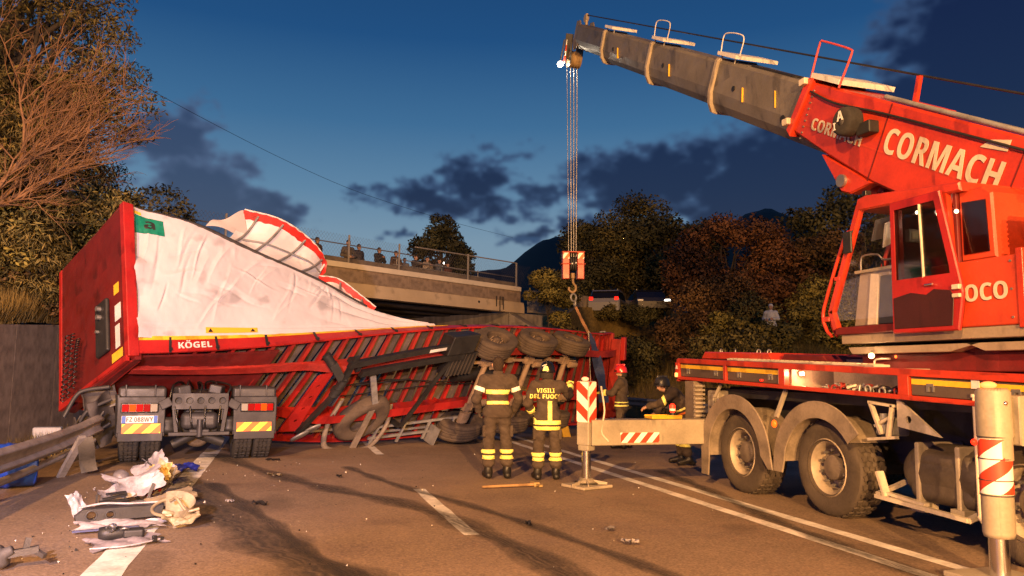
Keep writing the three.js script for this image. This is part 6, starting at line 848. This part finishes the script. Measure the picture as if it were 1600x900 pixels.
  // grass and litter of leaves: uncountable
  const grass = (n, f, seed, tint, len) => { const g = rng(seed), pos = [], nor = [], col = []; for (let i = 0; i < n; i++) { const [x, y, z] = f(g), k = 3 + Math.floor(g() * 3); for (let j = 0; j < k; j++) { const a = g() * 6.28, l = len * (.5 + g()), b = .25 + .5 * g(), w = .012, ox = (g() - .5) * .12, oz = (g() - .5) * .12, cx = Math.cos(a), sz = Math.sin(a), c = tint(g(), .7 + .6 * g()); const P = [[-sz * w, 0, cx * w], [sz * w, 0, -cx * w], [cx * l * b, l, sz * l * b]]; for (const p of P) { pos.push(x + ox + p[0], y + p[1] - .02, z + oz + p[2]); nor.push(cx * .4, .8, sz * .4); col.push(...c); } } } const q = new THREE.BufferGeometry(); q.setAttribute('position', new THREE.Float32BufferAttribute(pos, 3)); q.setAttribute('normal', new THREE.Float32BufferAttribute(nor, 3)); q.setAttribute('color', new THREE.Float32BufferAttribute(col, 3)); const m = new THREE.Mesh(q, new THREE.MeshStandardMaterial({ roughness: .9, vertexColors: true, side: THREE.DoubleSide })); m.name = numbered('grass'); m.userData.kind = 'stuff'; m.receiveShadow = m.castShadow = true; scene.add(m); return m; };
  const straw = (w, t) => [(.24 + .1 * w) * t, (.18 + .05 * w) * t, .06 * t], green = (w, t) => [(.2 + .1 * w) * t, (.17 + .04 * w) * t, .05 * t];
  grass(5200, (g) => { const x = -5.35 - Math.pow(g(), 1.6) * 4, z = -15 - g() * 14; return [x, hLeft(x, z), z]; }, 181, straw, .5).userData.label = 'dry grass along the top of the retaining wall';
  grass(9000, (g) => { const x = 12.6 + Math.pow(g(), .8) * 20, z = -14 - g() * 24; return [x, hRight(x, z), z]; }, 182, green, .45).userData.label = 'rough grass over the right bank';
  grass(900, (g) => { const x = -5.1 + g() * 1.2, z = -6 - g() * 16; return [x, 0, z]; }, 183, straw, .22).userData.label = 'weeds between the barrier and the wall';
  tag(mesh('overhead_cable', tube([[-14, 17.6, -34], [-7.44, 16.49, -43.92], [-1, 15.9, -53], [5.2, 15.69, -61], [14.1, 15.42, -68.8], [25.5, 17.36, -86]], .014, 5, 60), X.black, scene), 'thin black overhead cable crossing the sky behind the wreck', 'cable');
}
// ---------------------------------------------------------------- cars on the ramp
{
  const carT = (label, pos, turn, col, lit) => {
    const T = thing('parked_car', label, 'car', pos, turn), paint = M(col, .3, { coat: .6, tex: 'none' });
    mesh('body', [side([[-2.1, .35], [-2.15, .7], [-1.9, .92], [-1.0, 1.0], [2.0, 1.02], [2.1, .8], [2.08, .35], [1.75, .32], [-1.75, .3]], -.88, .88, null, .06)], paint, T);
    mesh('cabin', [side([[-.95, .98], [-.3, 1.42], [.2, 1.5], [1.5, 1.48], [1.95, 1.05]], -.76, .76, null, .06)], darkPaint, T);
    mesh('roof', [side([[-.32, 1.44], [.2, 1.535], [1.5, 1.515], [1.62, 1.45]], -.74, .74, null, .02)], paint, T);
    for (const x of [-.89, .89]) for (const z of [-1.3, 1.3]) { const w = sub('wheel', T); w.position.set(x * .95, .33, z); mesh('tyre', tyreGeo(.33, .22), X.rubber, w); mesh('rim', lathe([[.2, -.1], [.19, -.02], [.05, .02], [.001, .03]], 20).rotateZ(Math.PI / 2 * Math.sign(x)), X.steel, w); }
    for (const x of [-.7, .7]) { mesh('tail_lamp', rb(.22, .24, .06, .02, [x, .98, 2.02]), lit === 'tail' ? lamp('#ff1408', 1.6) : M([.3, .01, .01], .3, { tex: 'none' }), T); mesh('headlamp', rb(.3, .14, .06, .02, [x, .74, -2.1]), lit === 'head' && x < 0 ? lamp('#fff4e0', 9) : M([.5, .5, .5], .2, { tex: 'none' }), T); }
    for (const x of [-.72, .72]) mesh('roof_bar', rod([x * .95, 1.56, .1], [x * .95, 1.55, 1.5], .02, 6), X.steel, T);
    return T;
  };
  const darkPaint = M([.012, .012, .014], .08, { tex: 'none' });
  const P = (k, o) => [1.4 + .838 * k + .546 * o, 0, -29.72 - .546 * k + .838 * o];
  const a = [17.8, 0, -40.3]; carT('silver estate car on the ramp with a red tail lamp lit', [a[0], 4.66, a[2]], -34 * D2R, [.22, .22, .22], 'tail');
  const b = [19.4, 0, -38.6]; carT('dark car further along the ramp with its headlamp shining', [b[0], 4.72, b[2]], 160 * D2R, [.03, .03, .035], 'head');
}
// ---------------------------------------------------------------- wreckage on the carriageway
{
  const r = rng(301);
  const crumple = (w, h, o = {}) => { const g = new THREE.PlaneGeometry(w, h, o.nx || 26, o.ny || 20), p = g.attributes.position, s = o.seed || 1, A = o.amp ?? .12; for (let i = 0; i < p.count; i++) { let x = p.getX(i), y = p.getY(i); const u = x / w + .5, v = y / h + .5; const ed = (fbm(u * 4 + s, v * 4, 0, 3, s) - .5) * (o.rag ?? .2); x += ed * w * (u - .5) * 2; y += ed * h * (v - .5) * 2; let z = A * (fbm(u * 3 + s * 3, v * 3, 0, 4, s + 3) - .5) * 2 + A * .7 * Math.abs(Math.sin(u * (o.fold || 6) + v * 3 + s)); if (o.curl) z += o.curl * (u - .5) * (u - .5) * 4; if (o.curlV) z += o.curlV * (v - .5) * (v - .5) * 4; p.setXYZ(i, x, y, z); } g.computeVertexNormals(); const q = norm(g), back = q.clone(); const bp = back.attributes.position, bn = back.attributes.normal; for (let i = 0; i < bp.count; i++) bp.setXYZ(i, bp.getX(i) - bn.getX(i) * .006, bp.getY(i) - bn.getY(i) * .006, bp.getZ(i) - bn.getZ(i) * .006); return mergeGeometries([q, back]); };
  const D = (c, k = .45) => M(c, k, { tex: 'dust', double: true });
  const whiteP = D([.4, .38, .4], .22), creamP = D([.32, .26, .16], .4), greyP = D([.16, .15, .16]), lilac = D([.3, .27, .29], .5), blk = D([.025, .025, .027]);
  const piece = (name, label, cat, pos, turn) => { const hub = name === 'hub_part', t = thing(name, label, cat, hub ? [-2.13, 0, -7.32] : [-1.6 + .82 * (pos[0] + 1.72), pos[1], -9.7 + .86 * (pos[2] + 9.6)], turn); t.scale.setScalar(hub ? .9 : .84); return t; };
  { const t = piece('torn_fender', 'crumpled white truck fender in the middle of the wreckage heap', 'fender', [-1.82, .0, -10.3], .2); mesh('panel', place(crumple(.66, .36, { seed: 4, amp: .05, curl: .16, curlV: -.08, fold: 3, rag: .3 }), [.05, .3, .0], [-.75, .15, .35]), whiteP, t); mesh('lip', place(crumple(.52, .26, { seed: 6, amp: .035, fold: 2, curl: .1, rag: .35 }), [-.26, .17, .18], [-.9, .5, .6]), whiteP, t); each('bracket', [bar([-.1, .0, .05], [.05, .28, .0], .04, .03), bar([.2, .0, .1], [.3, .3, .05], .04, .03), bar([-.3, .08, .28], [.25, .1, .3], .03, .03)], blk, t); }
  { const t = piece('torn_fender', 'upright white sheet leaning at the back of the wreckage heap', 'fender', [-1.78, 0, -12.2], .1); mesh('panel', place(crumple(.5, .42, { seed: 9, amp: .04, rag: .5, fold: 2, curlV: .08 }), [0, .24, 0], [-.5, .3, .7]), whiteP, t); mesh('edge', tube([[-.2, .45, .02], [0, .3, .06], [.2, .1, .1], [.3, .02, .15]], .015, 6), blk, t); }
  { const t = piece('torn_fairing', 'cream fairing piece with broken ribs at the right of the heap', 'fairing', [-1.45, 0, -11.0], -.35); mesh('panel', place(crumple(.6, .42, { seed: 13, amp: .04, rag: .4, curl: .12, fold: 3 }), [0, .24, 0], [-.8, -.2, -.5]), creamP, t); mesh('bag', place(crumple(.3, .26, { seed: 15, amp: .1, fold: 11 }), [-.02, .36, .1], [-.3, .2, .2]), D([.5, .36, .12], .3), t); each('rib', [0, 1, 2, 3, 4].map((i) => bar([-.28 + i * .05, .06, .3], [-.2 + i * .07, .13, .1], .03, .012)), creamP, t); }
  { const t = piece('torn_fairing', 'long cream strip lying along the road side of the heap', 'fairing', [-1.22, 0, -10.1], .9); mesh('panel', place(crumple(.85, .22, { seed: 17, amp: .03, rag: .15, fold: 3 }), [0, .12, 0], [-1.0, .0, .12]), creamP, t); mesh('lip', bar([-.4, .05, .1], [.38, .1, .08], .03, .02), creamP, t); }
  { const t = piece('bumper', 'long dark bumper bar with round lamp openings before the heap', 'bumper', [-1.72, 0, -9.15], .22); const f = mesh('bar', extr([[-.5, .02], [.5, .04], [.5, .2], [-.42, .2], [-.52, .12]], .12, [circ(-.33, .11, .055), circ(-.12, .11, .045)], .012), D([.02, .02, .022]), t); each('lamp_rim', [[-.33, .06], [-.12, .05]].map(([x, q]) => place(new THREE.TorusGeometry(q, .009, 6, 20), [x, .11, .122])), X.darkGrey, f); mesh('lamp_glass', place(new THREE.SphereGeometry(.045, 14, 8).scale(1, 1, .4), [-.33, .11, .09]), glass, f); mesh('edge', tube([[-.52, .2, .05], [-.2, .24, .04], [.1, .22, .05], [.5, .22, .06]], .014, 6), whiteP, t); mesh('tongue', place(crumple(.16, .32, { seed: 19, amp: .05, nx: 8, ny: 12 }), [-.5, .24, .02], [-.2, .4, .4]), whiteP, t); }
  { const t = piece('wheel_arch', 'curved cream wheel arch shell lying on its side', 'wheel arch', [-1.02, 0, -8.7], -.3); mesh('shell', [place(new THREE.CylinderGeometry(.24, .2, .3, 26, 4, true, .4, 3.6), [0, .17, 0], [.35, 0, -.2])], D([.42, .36, .24], .4), t); mesh('flange', [place(new THREE.TorusGeometry(.24, .02, 8, 26, 3.6), [0, .24, .03], [Math.PI / 2 + .3, 0, 1.2])], creamP, t); mesh('lining', place(crumple(.42, .24, { seed: 23, amp: .06, curl: .08 }), [.16, .09, .16], [-1.2, .2, .3]), D([.3, .25, .15], .5), t); mesh('spike', tube([[-.05, .3, 0], [.05, .34, .05], [.2, .2, .1], [.34, .22, .05]], .02, 6), creamP, t); }
  { const t = piece('torn_sheet', 'flat lilac-grey panel with ragged edge lying nearest the camera', 'panel', [-1.42, 0, -7.75], .35); mesh('sheet', place(crumple(.72, .5, { seed: 29, amp: .035, rag: .3, fold: 9 }), [0, .04, 0], [-1.5, 0, .15]), lilac, t); mesh('edge', tube([[-.36, .03, .2], [0, .035, .27], [.34, .05, .18]], .01, 6), whiteP, t); each('clip', [[.3, .06, .1], [.36, .05, .15], [.28, .05, .2]].map((p) => rb(.05, .04, .04, .01, p)), X.blackGloss, t); }
  { const t = piece('torn_sheet', 'pale sheet bent along the front of the dark bumper', 'panel', [-1.6, 0, -8.55], .15); mesh('sheet', place(crumple(.95, .3, { seed: 31, amp: .05, rag: .25, fold: 5 }), [0, .06, 0], [-1.35, 0, -.1]), D([.36, .33, .34], .4), t); mesh('strip', bar([-.5, .04, .12], [.2, .06, .16], .05, .02), D([.03, .04, .12]), t); }
  { const t = piece('headlamp', 'broken black headlamp unit lying on the flat grey panel', 'headlamp', [-1.5, .04, -7.85], .15); const h = mesh('housing', [place(lathe([[.001, -.2], [.03, -.19], [.07, -.08], [.085, .05], [.07, .14], [.001, .15]], 20), [-.05, .06, 0], [0, 0, Math.PI / 2]), rb(.22, .1, .16, .03, [.16, .05, .0])], X.black, t); mesh('reflector', place(lathe([[.02, 0], [.05, .03], [.06, .06]], 20), [-.05, .09, .04], [.6, 0, .3]), X.chrome, h); mesh('lens', place(new THREE.SphereGeometry(.055, 16, 8, 0, 6.28, 0, 1.3), [-.05, .11, .03], [.5, 0, .2]), glass, h); mesh('bezel', place(new THREE.TorusGeometry(.04, .012, 6, 18), [.07, .1, .04], [1.1, 0, 0]), X.steel, h); }
  { const t = piece('hub_part', 'broken dark hub part at the very edge of the road', 'hub', [-2.1, 0, -7.3], .4); mesh('flange', place(lathe([[.03, -.04], [.1, -.04], [.11, 0], [.1, .04], [.05, .05], [.04, .12], [.001, .12]], 24), [0, .12, 0], [.9, .2, -.9]), D([.09, .085, .08]), t); each('stub', [bar([.05, .13, 0], [.3, .16, .05], .07, .06), bar([.2, .16, .02], [.22, .26, .0], .05, .03), bar([.28, .14, .04], [.34, .1, .12], .04, .04)], D([.06, .055, .05]), t); }
  { const t = piece('air_filter', 'dark grey ribbed housing at the back left of the heap', 'housing', [-2.2, 0, -11.9], .3); mesh('drum', place(lathe([[.001, 0], [.13, 0], [.14, .04], [.12, .08], [.13, .14], [.11, .2], [.06, .26], [.001, .26]], 24), [0, .08, 0], [.5, 0, .4]), greyP, t); mesh('duct', tube([[.05, .1, 0], [.2, .14, .05], [.34, .08, .1], [.42, .03, .1]], .05, 10), greyP, t); }
  { const t = piece('blue_scrap', 'small bright blue lamp fragment in the middle of the heap', 'fragment', [-1.6, 0, -10.75], .3); mesh('dish', place(lathe([[.001, 0], [.08, .02], [.11, .06]], 18), [0, .2, 0], [.9, 0, .3]), M([.02, .04, .5], .2, { tex: 'none', double: true }), t); each('wire', [0, 1, 2].map((i) => tube([[0, .18, 0], [-.1 - i * .04, .22, .05], [-.2, .1 - i * .02, .1 + i * .04], [-.15, .02, .2]], .01, 5)), X.black, t); }
  { const t = piece('wiring_loom', 'tangle of black wiring and hoses inside the wreckage heap', 'wiring', [-1.75, 0, -10.7], 0); for (let i = 0; i < 9; i++) { const p = []; let x = (r() - .5) * .5, z = (r() - .5) * .5; for (let k = 0; k < 6; k++) { p.push([x, .03 + r() * .24, z]); x += (r() - .5) * .3; z += (r() - .5) * .3; } mesh(i < 6 ? 'wire' : 'hose', tube(p, i < 6 ? .007 : .018, 6, 40), i % 4 ? X.black : X.redDusty, t); } }
  { const t = piece('broken_grille', 'broken black plastic grille between the white fender and the bumper', 'grille', [-1.95, 0, -9.75], .4); for (let i = 0; i < 5; i++) mesh('slat', rb(.46 - .05 * i, .022, .05, .008, [.02 * i, .06 + i * .045, -.03 * i], [.3, .06 * (i - 2), .12 * (i % 2)]), X.black, t); for (const x of [-.18, .0, .17]) mesh('upright', bar([x, .03, .0], [x + .02, .24, -.12], .025, .015), X.black, t); }
  { const t = piece('step_panel', 'bent chequered metal step leaning in the back of the heap', 'step', [-2.05, 0, -11.3], .6); mesh('tread', place(crumple(.42, .22, { seed: 61, amp: .03, fold: 2, rag: .15 }), [0, .14, 0], [-.9, .2, .3]), M([.16, .155, .15], .4, { metal: .6, tex: 'dust', double: true }), t); mesh('bracket', bar([-.15, .0, .1], [.1, .2, -.05], .05, .03), X.darkGrey, t); }
  { const t = piece('tarp_scrap', 'blue sheet crumpled on the road under the tractor axle', 'sheet', [-1.55, 0, -13.85], .1); mesh('sheet', place(crumple(.6, .35, { seed: 41, amp: .07 }), [0, .06, 0], [-1.3, 0, 0]), D([.01, .02, .25], .5), t); }
  // the loose countable bits that show
  const bits = [['cream splinter on the skid mark right of the tractor', [-.05, -12.5], .22, creamP], ['black rubber strip lying alone on the left lane', [-.2, -9.97], .2, blk], ['small dark shard near the lane dash', [2.6, -8.06], .14, blk], ['pale torn scrap near the double line', [3.28, -6.96], .16, whiteP], ['black shred by the right tractor wheel', [-.1, -14.6], .22, blk], ['flat grey shard before the outrigger plate', [3.35, -7.6], .12, greyP], ['dark sliver between the wreckage and the lane dash', [.9, -12.2], .12, blk], ['tiny white chip right of the wreckage heap', [-.55, -10.2], .1, whiteP]];
  bits.forEach(([label, [x, z], s, m], i) => { const t = thing('fragment', label, 'fragment', [x, 0, z], r() * 3); mesh('sheet', place(crumple(s, s * .45, { seed: 50 + i, amp: .03, nx: 8, ny: 6, rag: .4 }), [0, .03, 0], [-1.35, 0, 0]), m, t); });
  const crumbs = []; for (let i = 0; i < 170; i++) { const a = r(), x = -2.4 + (a < .75 ? r() * r() * 4.5 : r() * 9), z = -6.2 - r() * 9, s = .006 + .016 * r() * r(); crumbs.push(place(new THREE.TetrahedronGeometry(s), [x, s * .4 + .004, z], [r() * 3, r() * 3, r() * 3])); }
  for (const [k, m] of [[0, X.white], [1, X.black], [2, X.cream]]) { const o = mesh('glass_crumbs', crumbs.filter((_, i) => i % 3 === k), m, scene, { kind: 'stuff' }); o.userData.label = ['white crumbs of glass scattered on the road', 'black crumbs of plastic scattered on the road', 'cream chips scattered on the road'][k]; }
  { const t = thing('wrecking_bar', 'wooden-handled mattock lying on the road before the two firefighters', 'tool', [3.2, 0, -10.72], .02); mesh('handle', rod([-.44, .03, .03], [.38, .035, 0], .018, 10, .022), M([.45, .28, .13], .7), t); mesh('head', [bar([.36, .04, -.16], [.4, .03, .14], .05, .03), rb(.09, .06, .07, .01, [.38, .035, 0])], M([.4, .28, .12], .5), t); }
  { const t = thing('wheel_chock', 'yellow wheel chock on the road near the trailer tail', 'chock', [7.0, 0, -18.8], .3); mesh('wedge', side([[-.16, 0], [.16, 0], [.06, .26], [-.02, .26]], -.12, .12, null, .01), X.yellow, t); mesh('handle', tube([[-.08, .22, -.02], [-.08, .32, -.02], [.08, .32, -.02], [.08, .22, -.02]], .012, 6), X.black, t); }
  { const t = thing('beacon_tray', 'yellow tray resting on the rear outrigger beam', 'tray', [5.52, .965, -10.55], 0); mesh('tray', [rb(.5, .035, .26, .012, [0, .022, 0])], X.yellow, t); mesh('rim', [bx(.5, .02, .012, [0, .05, .12]), bx(.5, .02, .012, [0, .05, -.12])], X.yellow, t); }
  { const t = thing('warning_lamp', 'small red flashing lamp standing on the yellow tray', 'warning lamp', [5.66, 1.005, -10.52], 0); mesh('base', cyl(.05, .06, [0, .03, 0]), X.black, t); mesh('lamp_dome', [place(new THREE.CapsuleGeometry(.042, .06, 6, 16), [0, .12, 0])], lamp('#ff2a14', 3.5), t); mesh('band', cyl(.046, .03, [0, .1, 0]), X.silverTape, t); }
}
// ---------------------------------------------------------------- the lights that stand behind the photographer, out of frame
{
  const stand = (label, P, aim, glow, heads) => { const t = thing('floodlight_stand', label, 'floodlight', [P.x, 0, P.z], Math.atan2(-(aim.x - P.x), -(aim.z - P.z))); mesh('pole', rod([0, .5, .25], [0, P.y, .25], .03, 12), X.steel, t); for (let i = 0; i < 3; i++) mesh('leg', rod([0, .9, .25], [.6 * Math.cos(i * 2.09), .02, .25 + .6 * Math.sin(i * 2.09)], .018, 8), X.steel, t); for (const x of heads) { const h = mesh('lamp_head', [rb(.24, .22, .14, .02, [x, P.y, .2])], X.black, t); mesh('lamp_glass', rb(.2, .18, .01, .004, [x, P.y, .126]), glow, h); } mesh('cross_bar', rod([-.2, P.y, .25], [.2, P.y, .25], .018, 8), X.steel, t); };
  stand('tall mast floodlight with two heads far behind the photographer', FLOOD, flood.target.position, lamp('#ffb060', 6), [-.13, .13]); stand('low floodlight on a stand just behind the photographer', NEAR, near.target.position, lamp('#ffb060', 6), [-.13, .13]); stand('tall mast floodlight on the left verge behind the photographer', HIGH, high.target.position, lamp('#ffb060', 6), [-.13, .13]);
  stand('single white work lamp on a tripod beside the left verge', WORK, work.target.position, lamp('#ffe4dc', 5), [0]);
  const t = thing('beacon_post', 'blue flashing beacon on a post on the left verge', 'beacon', [-3.0, 0, -1.9], 0); mesh('post', rod([0, 0, 0], [0, 1.66, 0], .025, 10), X.steel, t); mesh('beacon_lamp', place(new THREE.CapsuleGeometry(.06, .06, 6, 16), [0, 1.75, 0]), lamp('#3050ff', 4), t); mesh('foot', cyl(.22, .03, [0, .016, 0]), X.black, t);
}
renderer.render(scene, camera);
